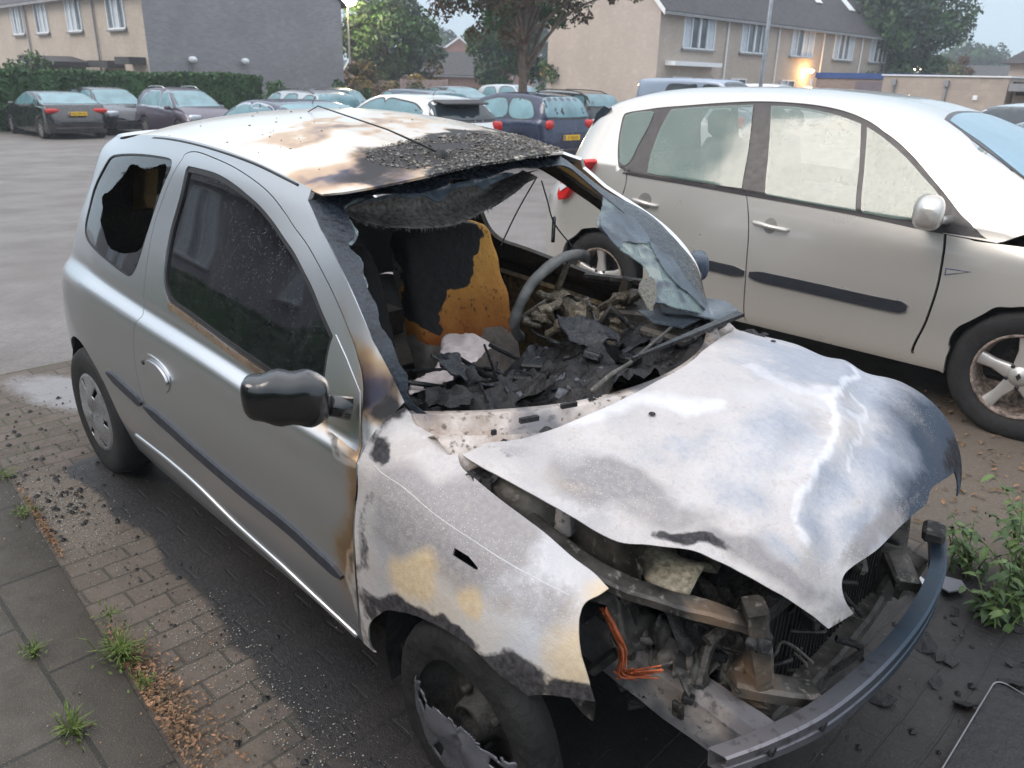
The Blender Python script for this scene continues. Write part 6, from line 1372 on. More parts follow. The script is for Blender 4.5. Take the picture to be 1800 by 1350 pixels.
# ------------------------------------------------------------------ ground
def ground_grid(xs, ys, z0=0.0, f=gz): return np.array([[(x, y, z0+f(x, y)) for y in ys] for x in xs])
def mat_ground(kind):
    t = NT(kind); v = t.co(); n1 = t.noise(1.1, 6); n2 = t.noise(9, 6, .65); n3 = t.noise(60, 5, .7); n4 = t.noise(260, 3)
    if kind == 'clinker_paving':
        b = t.node('ShaderNodeTexBrick'); b.inputs['Scale'].default_value = 1; b.inputs['Brick Width'].default_value = .205; b.inputs['Row Height'].default_value = .098; b.inputs['Mortar Size'].default_value = .0055; b.inputs['Mortar Smooth'].default_value = .25
        wv = t.node('ShaderNodeVectorMath', operation='MULTIPLY_ADD'); nn = t.noise(4, 3, .5, None, 0, 'Color'); t.l.new(nn, wv.inputs[0]); wv.inputs[1].default_value = (.03, .03, 0); t.l.new(t.scale(v, 1, 1, 1, (0, 0, R(90))), wv.inputs[2]); t.l.new(wv.outputs[0], b.inputs['Vector'])
        b.inputs['Color1'].default_value = (.085, .064, .048, 1); b.inputs['Color2'].default_value = (.12, .092, .072, 1); b.inputs['Mortar'].default_value = (.045, .038, .028, 1); c = b.outputs['Color']; fac = b.outputs['Fac']
        c = t.mix(t.mapr(n2, .45, .75, 0, .6), c, (.075, .062, .05)); c = t.mix(t.mapr(n3, .55, .75, 0, .5), c, (.24, .20, .165))
        a = t.at(); nz = t.math('ADD', t.math('MULTIPLY', n2, .65), t.math('MULTIPLY', n3, .35))
        def m(ch, lo, hi, k): return t.mapr(t.math('ADD', ch, t.math('MULTIPLY', t.math('SUBTRACT', nz, .5), k)), lo, hi)
        moss = t.math('MULTIPLY', fac, t.mapr(n1, .5, .62, 0, .8)); c = t.mix(moss, c, (.05, .07, .02))
        soil = m(a[2], .40, .58, 1.1); c = t.mix(soil, c, t.mix(n3, (.055, .042, .032), (.19, .155, .12)))
        pale = m(a[1], .4, .7, 1.0); c = t.mix(pale, c, (.23, .22, .22))  # wet sheen put into the colour as pale grey
        soot = m(a[0], .30, .62, 1.1); c = t.mix(t.math('MULTIPLY', soot, t.mapr(n1, .35, .65, .82, .97)), c, t.mix(t.mapr(n3, .4, .75), (.003, .003, .004), (.014, .014, .018)))
        sp = t.math('MULTIPLY', t.mapr(t.voro(90), .05, .13, 1, 0), t.mapr(n2, .5, .6, .0, 1)); c = t.mix(t.math('MULTIPLY', sp, .75), c, (.36, .33, .29))
        t.set(Base_Color=c, Roughness=t.math('SUBTRACT', t.mapr(n2, .3, .7, .60, .9), t.math('MULTIPLY', t.math('MAXIMUM', soot, pale), t.mapr(n2, .4, .6, .12, .40))), Specular_IOR_Level=.5)
        h = t.math('ADD', t.math('MULTIPLY', t.math('SUBTRACT', 1.0, fac), t.math('SUBTRACT', 1.0, t.math('MAXIMUM', t.math('MULTIPLY', soil, .8), t.math('MULTIPLY', soot, .3)))), t.math('ADD', t.math('MULTIPLY', n3, .9), t.math('MULTIPLY', n4, .5))); t.bump(h, .55, .008)
    elif kind == 'road_paving':
        b = t.node('ShaderNodeTexBrick'); b.inputs['Scale'].default_value = 1; b.inputs['Brick Width'].default_value = .21; b.inputs['Row Height'].default_value = .105; b.inputs['Mortar Size'].default_value = .004
        t.l.new(t.scale(v, 1, 1, 1, (0, 0, R(45))), b.inputs['Vector']); b.inputs['Color1'].default_value = (.175, .155, .142, 1); b.inputs['Color2'].default_value = (.19, .168, .155, 1); b.inputs['Mortar'].default_value = (.13, .118, .108, 1)
        c = t.mix(t.mapr(n1, .38, .62, 0, .75), b.outputs['Color'], (.105, .094, .086)); c = t.mix(t.mapr(n3, .5, .7, 0, .6), c, (.26, .24, .23)); c = t.mix(t.mapr(t.noise(22, 6, .7), .52, .66, 0, .45), c, (.085, .078, .072)); big = t.noise(.35, 4); c = t.mix(t.mapr(big, .42, .62, 0, .5), c, (.17, .148, .136))
        t.set(Base_Color=c, Roughness=t.mapr(n1, .3, .7, .45, .75)); t.bump(t.math('ADD', t.math('MULTIPLY', n3, .8), n4), .4, .006)
    elif kind == 'slab_paving':
        b = t.node('ShaderNodeTexBrick'); b.inputs['Scale'].default_value = 1; b.inputs['Brick Width'].default_value = .56; b.inputs['Row Height'].default_value = .285; b.inputs['Mortar Size'].default_value = .007
        t.l.new(v, b.inputs['Vector']); b.inputs['Color1'].default_value = (.062, .051, .039, 1); b.inputs['Color2'].default_value = (.078, .064, .049, 1); b.inputs['Mortar'].default_value = (.022, .02, .014, 1)
        c = t.mix(t.mapr(n2, .4, .7, 0, .6), b.outputs['Color'], (.04, .034, .026)); c = t.mix(t.mapr(n4, .60, .72, 0, .7), c, (.26, .25, .23)); c = t.mix(t.mapr(n1, .6, .75, 0, .6), c, (.17, .165, .165))
        sp = t.mapr(t.voro(38), .015, .035, 1, 0); c = t.mix(t.math('MULTIPLY', sp, .7), c, (.42, .40, .38))
        t.set(Base_Color=c, Roughness=t.mapr(n2, .3, .7, .55, .8)); t.bump(t.math('ADD', t.math('MULTIPLY', t.math('SUBTRACT', 1.0, b.outputs['Fac']), 1.2), t.math('ADD', n3, n4)), .4, .005)
    return t.m
xs = np.unique(np.concatenate([np.linspace(-3.95, 2.6, 240), [3, 6, 15, 40]])); ys = np.unique(np.concatenate([np.linspace(-1.3, 4.5, 210), [-40, -15, -6, -3, 6, 10, 20, 45]]))
P_ = ground_grid(xs, ys); X = P_.reshape(-1, 3); n_ = fbm(X, 1.6, 4, 2.2); n5 = fbm(X, 6, 3, 4.2)
def sst(v, a, b): v = np.clip((v-a)/(b-a), 0, 1); return v*v*(3-2*v)
sx, sy = X[:, 0], X[:, 1]+.10*n_
soot = sst(sx, -2.62, -2.40)*sst(sy, -1.02+.04*0, -.92)*(1-sst(sy, 1.02, 1.25))
soot = np.maximum(soot*(1-sst(sx, 1.35, 1.7)), blob(X, .9, .45, .75, .85, 10, .25)); soot = np.maximum(soot, blob(X, .2, -1.0, .9, .16, 0, .5)*.6)
pale = blob(X, -3.35, -.62, .55, .20, 20, .6)*.9
soil = np.maximum(sst(sy, 1.15, 1.5), blob(X, -2.1, -1.08, .42, .16, 0, .5)*.8); soil = np.maximum(soil, sst(sx, 1.5, 2.0)*.8); soil = np.maximum(soil, blob(X, -.2, -1.2, 1.2, .10, 0, .8)*.5); soil[(X[:, 0] < -2.6) & (X[:, 1] < 2.3)] *= .2
mb = MB(); mb.grid(P_); g_ = mb.build('ground', [mat_ground('clinker_paving')], None, True); attr(g_, 'burn', np.stack([soot, pale, soil], 1)); tag(g_, kind='structure')
xr = np.array([-900, -300, -120, -70, -43, -30, -20, -13, -12, -8, -6, -4.6, -3.9, 60, 300, 900.]); yr = np.array([-900, -200, -60, -20, -5, 0, 5, 10, 20, 40, 80, 200, 900.])
mb = MB(); mb.grid(ground_grid(xr, yr, -.006)); tag(mb.build('road', [mat_ground('road_paving')], None, True), kind='structure')
edge = lambda x: -1.215-.062*(x+1.7)
mb = MB(); xs2 = np.linspace(-9, 4, 40); mb.grid(np.array([[(x, edge(x)-d, .012+max(gz(x, 0), -1)+(-.014 if d == 0 else 0)) for d in (0, .006, .3, 1, 3, 8)] for x in xs2])); tag(mb.build('pavement', [mat_ground('slab_paving')], None, True), kind='structure')
# leaves, grit, charcoal, glass
def leafm(name, a, b): return simple(name, a, .8, 0, .45, 60, .3) if not b else simple(name, a, .7, 0, .5, 25, .3)
M_LEAF = simple('dry_orange_leaf', (.27, .15, .085), .8, 0, .55, 35, .3); M_LEAFB = simple('dry_brown_leaf', (.15, .10, .06), .85, 0, .5, 35, .3)
def leaf(mb, c, s_, m=0, rr=rr):
    a = rr.random()*6.28; t1, t2 = rr.uniform(-.7, .7), rr.uniform(-.7, .7); M_ = Matrix.Rotation(a, 3, 'Z') @ Matrix.Rotation(t1, 3, 'X') @ Matrix.Rotation(t2, 3, 'Y')
    q_ = [(-1, 0, 0), (-.5, .38, .12), (.2, .5, .2), (1, .05, .1), (.3, -.45, .18), (-.4, -.42, .1), (0, 0, -.02)]
    v = [Vector(c)+M_ @ Vector(p)*s_ for p in q_]; mb.add(v, [(6, 0, 1), (6, 1, 2), (6, 2, 3), (6, 3, 4), (6, 4, 5), (6, 5, 0)], m)
rr = random.Random(21); mb = MB()
for i in range(9000):
    x = -2.7+2.75*rr.random()**.62 if i < 8600 else rr.uniform(-3.5, .8); w_ = .018+.085*max(0, (x+1.75)/1.3)**1.6 if x > -1.75 else .016
    dens = .15+.45*math.sin(x*5.3)+.30*(x > -1.1)
    if rr.random() > dens: continue
    d = abs(rr.gauss(0, 1))*w_*.75 if i < 8600 else rr.uniform(-.5, .25); y = edge(x)+.008+d; leaf(mb, (x, y, .008+.008*rr.random()), rr.uniform(.003, .009), rr.choice((0, 0, 1, 1)), rr)
for i in range(700): leaf(mb, (rr.uniform(-.6, 1.8), rr.uniform(1.3, 3.0), .012), rr.uniform(.008, .022), rr.choice((0, 1, 1, 1)), rr)
tag(mb.build('fallen_leaves', [M_LEAF, M_LEAFB], None, False), kind='stuff')
mb = MB()
def lump(mb, c, s_, rr=rr, m=0):
    v = [Vector(c)+Vector((a*rr.uniform(.6, 1.2), b*rr.uniform(.6, 1.2), c2*rr.uniform(.4, .9)))*s_ for a, b, c2 in ((1,0,0),(-1,0,0),(0,1,0),(0,-1,0),(0,0,1),(0,0,-.4))]
    mb.add(v, [(0,2,4),(2,1,4),(1,3,4),(3,0,4),(2,0,5),(1,2,5),(3,1,5),(0,3,5)], m)
for i in range(1700):
    k = rr.random()
    if k < .45: x, y = rr.uniform(-2.9, .6), -1.0+rr.gauss(0, .10)
    elif k < .6: x, y = rr.gauss(-2.15, .2), rr.gauss(-1.08, .06)
    elif k < .75: x, y = rr.uniform(-3.5, -2.5), rr.uniform(-1.1, -.5)
    else: x, y = rr.uniform(.4, 1.6), rr.uniform(-.6, 1.2)
    lump(mb, (x, y, .004), rr.choice((.002, .002, .003, .004, .006, .013 if k > .3 else .004))*rr.uniform(.6, 1.2))
tag(mb.build('charcoal_crumbs', [M_CHAR], None, False), kind='stuff')
mb = MB()
for i in range(5200):
    k = rr.random()
    if k < .35: x, y = rr.gauss(-2.05, .25), rr.gauss(-1.07, .07)
    elif k < .7: x = rr.uniform(-1.2, .35); y = -1.02-.02*x+rr.gauss(0, .07)
    else: x, y = rr.uniform(-3.6, 1.6), rr.uniform(-1.7, 2.5)
    lump(mb, (x, y, .004+(.012 if y < edge(x) else 0)), rr.choice((.001, .0014, .0018, .0028)))
tag(mb.build('glass_grit', [simple('glass_crumbs', (.34, .32, .28), .25, 0, .3, 50)], None, False), kind='stuff')
mb = MB()
for i in range(40):
    x, y = (rr.uniform(.5, 1.3), rr.uniform(.1, 1.0)); flake(mb, (x, y, .012), rr.choice((.01, .02, .03, .05)), .004, .5, rr)
tag(mb.build('burnt_scraps', [M_CHAR], None, False), kind='stuff')
# ------------------------------------------------------------------ weeds and plants
M_GRASS = simple('grass_blade', (.10, .14, .03), .6, 0, .4, 30, .3); M_WEED = simple('weed_leaf', (.045, .085, .022), .5, 0, .4, 25, .4); M_STEM = simple('weed_stem', (.13, .17, .05), .6, 0, .3, 20)
def tuft(px, py, n, h, label, spread=.03, ax=('z', .012)):
    c = at(px, py, *ax); mb = MB()
    for i in range(n):
        a = rr.random()*6.28; r_ = abs(rr.gauss(0, spread)); b = c+np.array([r_*math.cos(a)*1.6, r_*math.sin(a)*.8, 0]); ln = h*rr.uniform(.4, 1.1); w_ = rr.uniform(.0012, .0024); d = np.array([math.cos(a), math.sin(a), 0]); s_ = np.array([-d[1], d[0], 0])*w_
        p1 = b+d*ln*.25+np.array([0, 0, ln*.6]); p2 = b+d*ln*.75+np.array([0, 0, ln*rr.uniform(.5, .9)]); mb.add([b-s_, b+s_, p1+s_, p1-s_, p2], [(0, 1, 2, 3), (3, 2, 4)])
    for i in range(n//5): leaf(mb, tuple(c+np.array([rr.gauss(0, spread), rr.gauss(0, spread), .012])), .008, 0, rr)
    o = mb.build('weed_tuft', [M_GRASS], None, False); tag(o, label, 'weed', 'weed tufts growing in the paving joints')
for px, py, n, h, s_, lb in ((215,1155,150,.07,.03,'largest green weed tuft at the slab edge above the orange leaves'), (60,1150,60,.035,.02,'low yellowish weed tuft in the joint between two dark slabs'), (195,1085,40,.03,.03,'short weed patch just above the largest tuft on the slab edge'), (130,1290,70,.06,.02,'straggly grass tuft nearest the photo bottom on the slabs'), (255,1205,35,.03,.02,'small dark green moss clump on the clinkers right of the largest tuft'), (45,905,60,.03,.03,'flat weed patch at the slab edge beside the tyre'), (12,838,45,.03,.03,'green weed at the left border by the pale wet patch')):
    tuft(px, py, n, h, lb, s_)
def ovate(mb, c, d, up, ln, wd, m=0, fold=.25, droop=.3):
    d = np.array(d, float); d /= np.linalg.norm(d)+1e-9; s_ = np.cross(d, up); s_ /= np.linalg.norm(s_)+1e-9; n_ = np.cross(s_, d); V = []
    for k in range(7):
        t = k/6; w_ = wd*.5*math.sin(math.pi*min(1, t*.93+.04))**.8*(1-.25*t); p = np.array(c)+d*ln*t-np.array([0, 0, droop*ln*t*t]); V += [p-s_*w_+n_*w_*fold, p, p+s_*w_+n_*w_*fold]
    mb.add(V, [(k*3+j, k*3+j+1, k*3+j+4, k*3+j+3) for k in range(6) for j in range(2)], m)
def plant(px, py, n, h, lean, label, ls=.06, seed=1):
    r2 = random.Random(seed); base = at(px, py, 'z', 0.0); root = thing('leafy_weed', label, 'plant', tuple(base), 0, 'leafy weeds in front of the people carrier wheel')
    st = MB(); lf = MB()
    for i in range(n):
        a = r2.random()*6.28; l_ = h*r2.uniform(.5, 1.1); sp_ = r2.uniform(.1, .5); p = [np.array([r2.gauss(0, .03), r2.gauss(0, .03), 0])]
        for k in range(5): p.append(p[-1]+np.array([math.cos(a)*sp_*.2*(1+k*.25)*l_+lean[0]*l_*.2, math.sin(a)*sp_*.2*(1+k*.25)*l_+lean[1]*l_*.2, l_*.2*(1-.22*k*sp_*1.4)]))
        c = catmull(p, 4); st.tube(c, [max(.001, .0035*(1-j/len(c)*.7)) for j in range(len(c))], 5)
        for j in range(3, len(c), 1 if l_ > .2 else 2):
            if r2.random() < .75:
                b = r2.random()*6.28; s_ = ls*r2.uniform(.45, 1.15); ovate(lf, c[j], (math.cos(b), math.sin(b), r2.uniform(-.3, .5)), (0, 0, 1), s_, s_*.55, r2.choice((0, 0, 1)), .25, r2.uniform(.2, .9))
    st.build('stem', [M_STEM], root, True); lf.build('leaves', [M_WEED, simple('young_weed_leaf', (.085, .135, .035), .45, 0, .35, 25, .4)], root, True)
plant(1780, 1060, 15, .40, (.12, -.05), 'tallest leafy weed at the right edge, towering over the burnt ground', .05, 4)
plant(1700, 1010, 15, .22, (-.15, .0), 'bushy low weed touching the far end of the bumper beam', .038, 8)
plant(1745, 1090, 16, .16, (.0, -.1), 'wilted weed nearest the charred ground, lowest of the clump', .05, 15)
plant(1815, 1000, 15, .34, (-.05, .0), 'dense weed half cut off by the right edge of the photo', .05, 21)
# charred board with pale rim, white scraps
A = at(1752, 1192, 'z', .05); B = at(1682, 1308, 'z', .035); D = at(1868, 1262, 'z', .045); e1 = B-A; e2 = D-A; l1, l2 = np.linalg.norm(e1)*2.2, np.linalg.norm(e2); e1 /= np.linalg.norm(e1); e2 /= np.linalg.norm(e2)
bt = thing('charred_tray', 'charred flat rectangular tray with a pale rim lying on the blackened ground', 'tray', tuple(A))
def rrect(a, b, r_, ins): 
    P__ = []
    for cx, cy, a0 in ((r_, r_, 180), (a-r_, r_, 270), (a-r_, b-r_, 0), (r_, b-r_, 90)):
        for k in range(6): t = R(a0+k*18); P__.append((cx+(r_-ins)*math.cos(t), cy+(r_-ins)*math.sin(t)))
    return P__
n3_ = np.cross(e2, e1); n3_ = n3_*np.sign(n3_[2])
def tray(ins, z0, z1, nm, m):
    q_ = rrect(l1, l2, .035, ins); v = [e1*p[0]+e2*p[1]+n3_*z0 for p in q_]+[e1*p[0]+e2*p[1]+n3_*z1 for p in q_]; k = len(q_); mb = MB(); mb.add(v, [tuple(range(k)), tuple(range(2*k-1, k-1, -1))]+[(i, k+i, k+(i+1) % k, (i+1) % k) for i in range(k)]); return mb.build(nm, [m], bt)
tray(.0, -.03, -.008, 'board', M_CHAR); q_ = rrect(l1, l2, .035, 0); mb = MB(); mb.tube([e1*p[0]+e2*p[1] for p in q_]+[e1*q_[0][0]+e2*q_[0][1]], .0022, 6); mb.build('rim', [simple('pale_rim', (.20, .20, .21), .4, .2, .3, 15)], bt, True)
for k, (pts, lb, m) in enumerate((([(1590,1010),(1612,1008),(1640,1030),(1628,1040),(1600,1028)], 'white plastic scrap just inside the bumper beam end', simple('white_scrap', (.5,.5,.52), .5)), ([(1645,1008),(1690,1020),(1700,1035),(1668,1040),(1650,1030)], 'grey plastic scrap beneath the leafy weeds', simple('grey_scrap', (.16,.16,.18), .5)))):
    v = [at(x, y, 'z', .03+.012*math.sin(x)) for x, y in pts]; n_ = len(v); mb = MB(); mb.add(v+[p-np.array([0, 0, .005]) for p in v], [tuple(range(n_)), tuple(range(2*n_-1, n_-1, -1))]+[(i, n_+i, n_+(i+1) % n_, (i+1) % n_) for i in range(n_)]); tag(mb.build('plastic_scrap', [m], None), lb, 'debris')
# ------------------------------------------------------------------ houses
def mat_brick(name, c1, c2, mort, sc2=1.0, var=.35, w_=.22, h_=.065):
    t = NT(name); v = t.co(); sp = t.node('ShaderNodeSeparateXYZ'); t.l.new(v, sp.inputs[0]); cb = t.node('ShaderNodeCombineXYZ'); t.l.new(t.math('ADD', sp.outputs[0], sp.outputs[1]), cb.inputs[0]); t.l.new(sp.outputs[2], cb.inputs[1])
    b = t.node('ShaderNodeTexBrick'); b.inputs['Scale'].default_value = sc2; b.inputs['Brick Width'].default_value = w_; b.inputs['Row Height'].default_value = h_; b.inputs['Mortar Size'].default_value = .006
    t.l.new(cb.outputs[0], b.inputs['Vector']); b.inputs['Color1'].default_value = (*c1, 1); b.inputs['Color2'].default_value = (*c2, 1); b.inputs['Mortar'].default_value = (*mort, 1)
    c = t.mix(t.mapr(t.noise(.5, 5), .35, .7, 0, var), b.outputs['Color'], tuple(x*.6 for x in c1)); c = t.mix(t.mapr(t.noise(3, 5), .55, .8, 0, .3), c, tuple(min(1, x*1.5) for x in c2))
    t.set(Base_Color=c, Roughness=.85); t.bump(b.outputs['Fac'], -.3, .01); return t.m
B_BEIGE = mat_brick('beige_brick', (.42, .35, .29), (.49, .41, .34), (.46, .41, .36)); B_DARK = mat_brick('grey_gable_brick', (.235, .222, .232), (.30, .28, .29), (.33, .315, .325)); B_RED = mat_brick('red_brick', (.26, .13, .10), (.33, .17, .13), (.3, .22, .2)); B_GRG = mat_brick('weathered_blockwork', (.40, .335, .29), (.47, .39, .33), (.36, .31, .27), 1, .5, .6, .2)
B_PALE = mat_brick('pale_gable_brick', (.47, .40, .35), (.52, .44, .385), (.48, .42, .38))
M_TILE = simple('dark_roof_tiles', (.055, .05, .052), .7, 0, .3, 3, .4, .5, 12); M_WHT = simple('white_window_paint', (.78, .79, .80), .45, 0, .04, 5); M_PANE = glass_dark('house_window_pane', (.07, .085, .10), .06, .0, .8); M_CURT = simple('pale_curtain', (.50, .55, .60), .8, 0, .12, 5); M_SILL = simple('grey_sill', (.25, .25, .26), .7); M_BLUE = simple('blue_fascia', (.03, .07, .22), .5, 0, .15, 3); M_BRN = simple('dark_canopy', (.05, .045, .045), .6)
def window(par, M_, wd, ht, parts=3, label=None, curtain=(1, 0, 1)):
    """window standing in the local xz plane, facing -y, M_ places it"""
    f = MB(); t = .06
    f.box((0, 0, t/2), (wd, .10, t)); f.box((0, 0, ht-t/2), (wd, .10, t)); f.box((-wd/2+t/2, -.004, ht/2), (t, .10, ht)); f.box((wd/2-t/2, -.004, ht/2), (t, .10, ht))
    xsx = [-wd/2+wd*k/parts for k in range(1, parts)]
    for k, x in enumerate(xsx): f.box((x, -.008, ht/2), (t*1.1, .10, ht-t*1.6))
    if parts >= 3: f.box((0, -.015, ht/2), (.14, .10, ht-.2)) if parts == 4 else None
    f.v = [tuple(M_ @ Vector(p)) for p in f.v]; fo = f.build('window', [M_WHT], par)
    for nm, m, d in (('pane', M_PANE, .02),):
        g = MB(); g.box((0, d, ht/2), (wd-.05, .012, ht-.05)); g.v = [tuple(M_ @ Vector(p)) for p in g.v]; g.build(nm, [m], fo)
    cw = wd/parts
    for k in range(parts):
        if curtain[k % len(curtain)]: g = MB(); g.box((-wd/2+cw*(k+.5), .012, ht/2), (cw*.82, .008, ht-.14)); g.v = [tuple(M_ @ Vector(p)) for p in g.v]; g.build('curtain', [M_CURT], fo)
    s_ = MB(); s_.box((0, -.07, -.05), (wd+.14, .16, .06)); s_.v = [tuple(M_ @ Vector(p)) for p in s_.v]; s_.build('sill', [M_SILL], fo); return fo
def house(name, label, org, ang, ln, dp, eave, ridge, mf, mg, rows, z0=-.6, cat='house', verge=True):
    """facade runs along local +x from the origin, facing local -y; gable at local x = 0"""
    h = thing(name, label, cat, (org[0], org[1], z0), R(ang)); w_ = MB(); w_.box((ln/2, dp/2, eave/2), (ln, dp, eave)); w_.build('wall', [mf], h)
    for x0, x1 in ((-.03, .0), (ln, ln+.03)): g = MB(); g.extrude([(-.002, 0), (dp, 0), (dp, eave), (dp/2, ridge-.08), (-.002, eave)], x0, x1, 'yz'); g.build('gable_wall', [mg], h)
    r_ = MB(); ov = .3; t = .14; sl_ = (ridge-eave)/(dp/2)
    for s_ in (0, 1):
        y0, y1 = (-ov, dp/2) if s_ == 0 else (dp+ov, dp/2); r_.add([(x, y, z+dz) for x in (-.12, ln+.12) for y, z in ((y0, eave-ov*sl_*.9), (y1, ridge)) for dz in (0, t)], [(0, 1, 3, 2), (4, 6, 7, 5), (0, 4, 5, 1), (2, 3, 7, 6), (1, 5, 7, 3), (0, 2, 6, 4)])
    ro_ = r_.build('roof', [M_TILE], h)
    if verge:
        v_ = MB()
        for y0, y1 in ((-ov, dp/2), (dp+ov, dp/2)): v_.add([(x, y, z+dz) for x in (-.17, -.125) for y, z in ((y0, eave-ov*sl_*.9), (y1, ridge)) for dz in (-.08, t+.02)], [(0, 1, 3, 2), (4, 6, 7, 5), (0, 4, 5, 1), (2, 3, 7, 6), (1, 5, 7, 3), (0, 2, 6, 4)])
        v_.build('verge_board', [M_WHT], ro_)
    gu = MB(); gu.box((ln/2, -ov-.05, eave-ov*sl_*.9+.02), (ln+.2, .12, .12)); gu.build('gutter', [M_SILL], h)
    return h, ro_
T = Matrix.Translation
# left terrace: blank grey gable towards the car park, beige front running away to the left
lh, lr = house('terraced_house', 'beige brick terrace with a blank grey gable wall at upper left', (-68.0, 12.3), 0, 34, 9.3, 6.15, 9.9, B_BEIGE, B_DARK, 0, -1.45)
for dist, wd, parts, cur in ((2.7, 1.9, 3, (0, 1, 0)), (7.8, 1.9, 3, (1, 1, 0)), (12.5, 1.9, 3, (0, 1, 1)), (16.5, 2.0, 4, (1, 0, 1, 0))): window(lh, T((34-dist, -.02, 4.58)), wd, 1.5, parts, None, cur)
for dist, wd, z, ht in ((8.3, 1.3, 1.45, 1.35), (6.0, .8, 1.45, 1.35), (.9, .9, 1.85, 1.0)): window(lh, T((34-dist, -.02, z)), wd, ht, 2, None, (0, 1))
mb = MB(); mb.box((34-4.2, -.03, 1.3), (.95, .08, 2.3)); d_ = mb.build('door', [simple('pinkish_white_door', (.62, .52, .50), .5)], lh); mb = MB(); mb.box((34-4.55, -.09, 1.25), (.03, .05, .12)); mb.build('handle', [M_SEAL], d_)
mb = MB(); mb.box((34-3.3, -.03, 1.3), (.85, .06, 2.3)); mb.build('glazed_door', [M_PANE], lh)
for a, b in ((34-3.8, 2.4), (34-1.0, 1.5)): mb = MB(); mb.box((a, -.35, 3.2 if b > 2 else 3.35), (b, .7, .28)); mb.build('door_canopy', [M_BRN], lh)
for dist in (5.2, 14.9, 24.0): mb = MB(); mb.tube([(34-dist, -.08, 0), (34-dist, -.08, 6.0)], .045, 8); mb.build('downpipe', [M_SILL], lh)
for dist in (4, 10, 16, 22): mb = MB(); mb.box((34-dist, 2.0, 7.9), (.9, .9, .05), 0, 0, 0, Matrix.Rotation(R(38), 3, 'X')); mb.build('roof_window', [M_WHT], lr)
for y, lb in ((14.05, 'left round white wall lamp on the grey gable, above a thin downpipe'), (16.4, 'right round white wall lamp on the grey gable')):
    t_ = thing('wall_lamp', lb, 'lamp', (-33.93, y, 2.0), 0, 'wall lamps on the grey gable'); mb = MB(); mb.tube([(-.02, 0, -.1), (.1, 0, -.1), (.14, 0, .0)], .03, 6); mb.build('bracket', [M_SILL], t_); mb = MB(); mb.rev([(0, .12), (.12, .10), (.19, .0), (.13, -.12), (0, -.14)], (.16, 0, .02), 'z', 16); mb.build('shade', [M_WHT], t_, True)
mb = MB(); mb.tube([(-33.9, 14.1, -.9), (-33.9, 14.1, 1.85)], .03, 6); tag(mb.build('conduit', [M_SILL], None), 'thin grey conduit running down the grey gable below the left lamp', 'pipe')
# right terrace
rh, rr_ = house('terraced_house', 'pale brick terrace with four skylights and white windows at upper right', (-23.0, 31.9), 90, 29, 7.1, 5.6, 9.1, B_BEIGE, B_PALE, 0, -.75)
for k, a in enumerate((3.3, 8.7, 14.3, 19.9, 25.4)):
    window(rh, T((a, -.02, 3.9)), 2.8, 1.55, 4, None, [(1, 0, 0, 1), (1, 0, 0, 0), (1, 0, 1, 1), (1, 0, 0, 1), (1, 0, 0, 0)][k])
    window(rh, T((a-1.2, -.02, 1.1)), 1.7, 1.5, 2, None, (1, 0)); mb = MB(); mb.box((a+1.2, -.03, 1.2), (1.0, .08, 2.2)); d_ = mb.build('door', [M_WHT if k % 2 == 0 else M_BRN], rh); mb = MB(); mb.box((a+1.55, -.09, 1.1), (.03, .06, .12)); mb.build('handle', [M_SEAL], d_)
    mb = MB(); mb.tube([(a+2.6, -.08, 0), (a+2.6, -.08, 5.5)], .05, 8); mb.build('downpipe', [M_WHT], rh)
mb = MB(); mb.box((2.7, -.3, 3.2), (4.2, .6, .2)); mb.build('door_canopy', [M_WHT], rh)
for a, b in ((4.0, .45), (7.0, .42), (10.5, .48), (13.5, .42), (18.5, .46), (23, .42)): mb = MB(); mb.box((a, 3.8*b-.02, 5.65+3.65*b+.20), (.8, 1.1, .06), 0, 0, 0, Matrix.Rotation(R(43.8), 3, 'X')); mb.build('roof_window', [M_WHT], rr_)
for a in (12.5, 17.5): mb = MB(); mb.rev([(.09, 0), (.09, .7), (.14, .72), (.0, .85)], (a, 2.6, 8.0), 'z', 10); mb.build('vent_pipe', [M_WHT], rr_)
mb = MB(); mb.box((-.04, 3.8, 6.3), (.03, 7.0, .04)); 
def lampthing(name, label, loc, r_, col, power, par_z=None, arm=True, em=40):
    t_ = thing(name, label, 'lamp', loc); m = NT('lit_'+name+str(len(MATS))); m.set(Base_Color=(1, .9, .7), Emission_Color=col, Emission_Strength=em); MATS[m.m.name] = m.m
    mb = MB(); mb.rev([(0, r_*.5), (r_*.8, r_*.35), (r_, 0), (r_*.7, -r_*.4), (0, -r_*.5)], (0, 0, 0), 'z', 14); mb.build('lit_globe', [m.m], t_, True)
    if arm: mb = MB(); mb.tube([(-.25, 0, .1), (-.1, 0, .14), (0, 0, r_*.4)], .025, 6); mb.build('bracket', [M_SILL], t_)
    if par_z is not None: mb = MB(); mb.tube([(0, 0, par_z-loc[2]), (0, 0, -r_*.3)], [.07, .045], 10); mb.build('post', [M_SILL], t_)
    l_ = bpy.data.lights.new('lamp_light', 'POINT'); l_.energy = power; l_.color = col[:3]; l_.shadow_soft_size = r_; lo = bpy.data.objects.new('lamp_light', l_); C.objects.link(lo); lo.parent = t_; lo.location = (.05, 0, -.05); return t_
lampthing('wall_lamp', 'brightly lit orange wall lamp on the right terrace', (-22.6, 46.9, 2.40), .22, (1, .55, .2, 1), 260)
def polar(px, d): az = YAW+math.atan((W0/2-px)/FPX*math.cos(PIT)); dd = d/math.cos(az-YAW); return CAM[0]+dd*math.cos(az), CAM[1]+dd*math.sin(az)
x, y = polar(1595, 70); lampthing('street_lamp', 'glowing white street lamp just above the pale garage roof', (x, y, 3.15), .45, (1, .85, .55, 1), 500, -1, False)
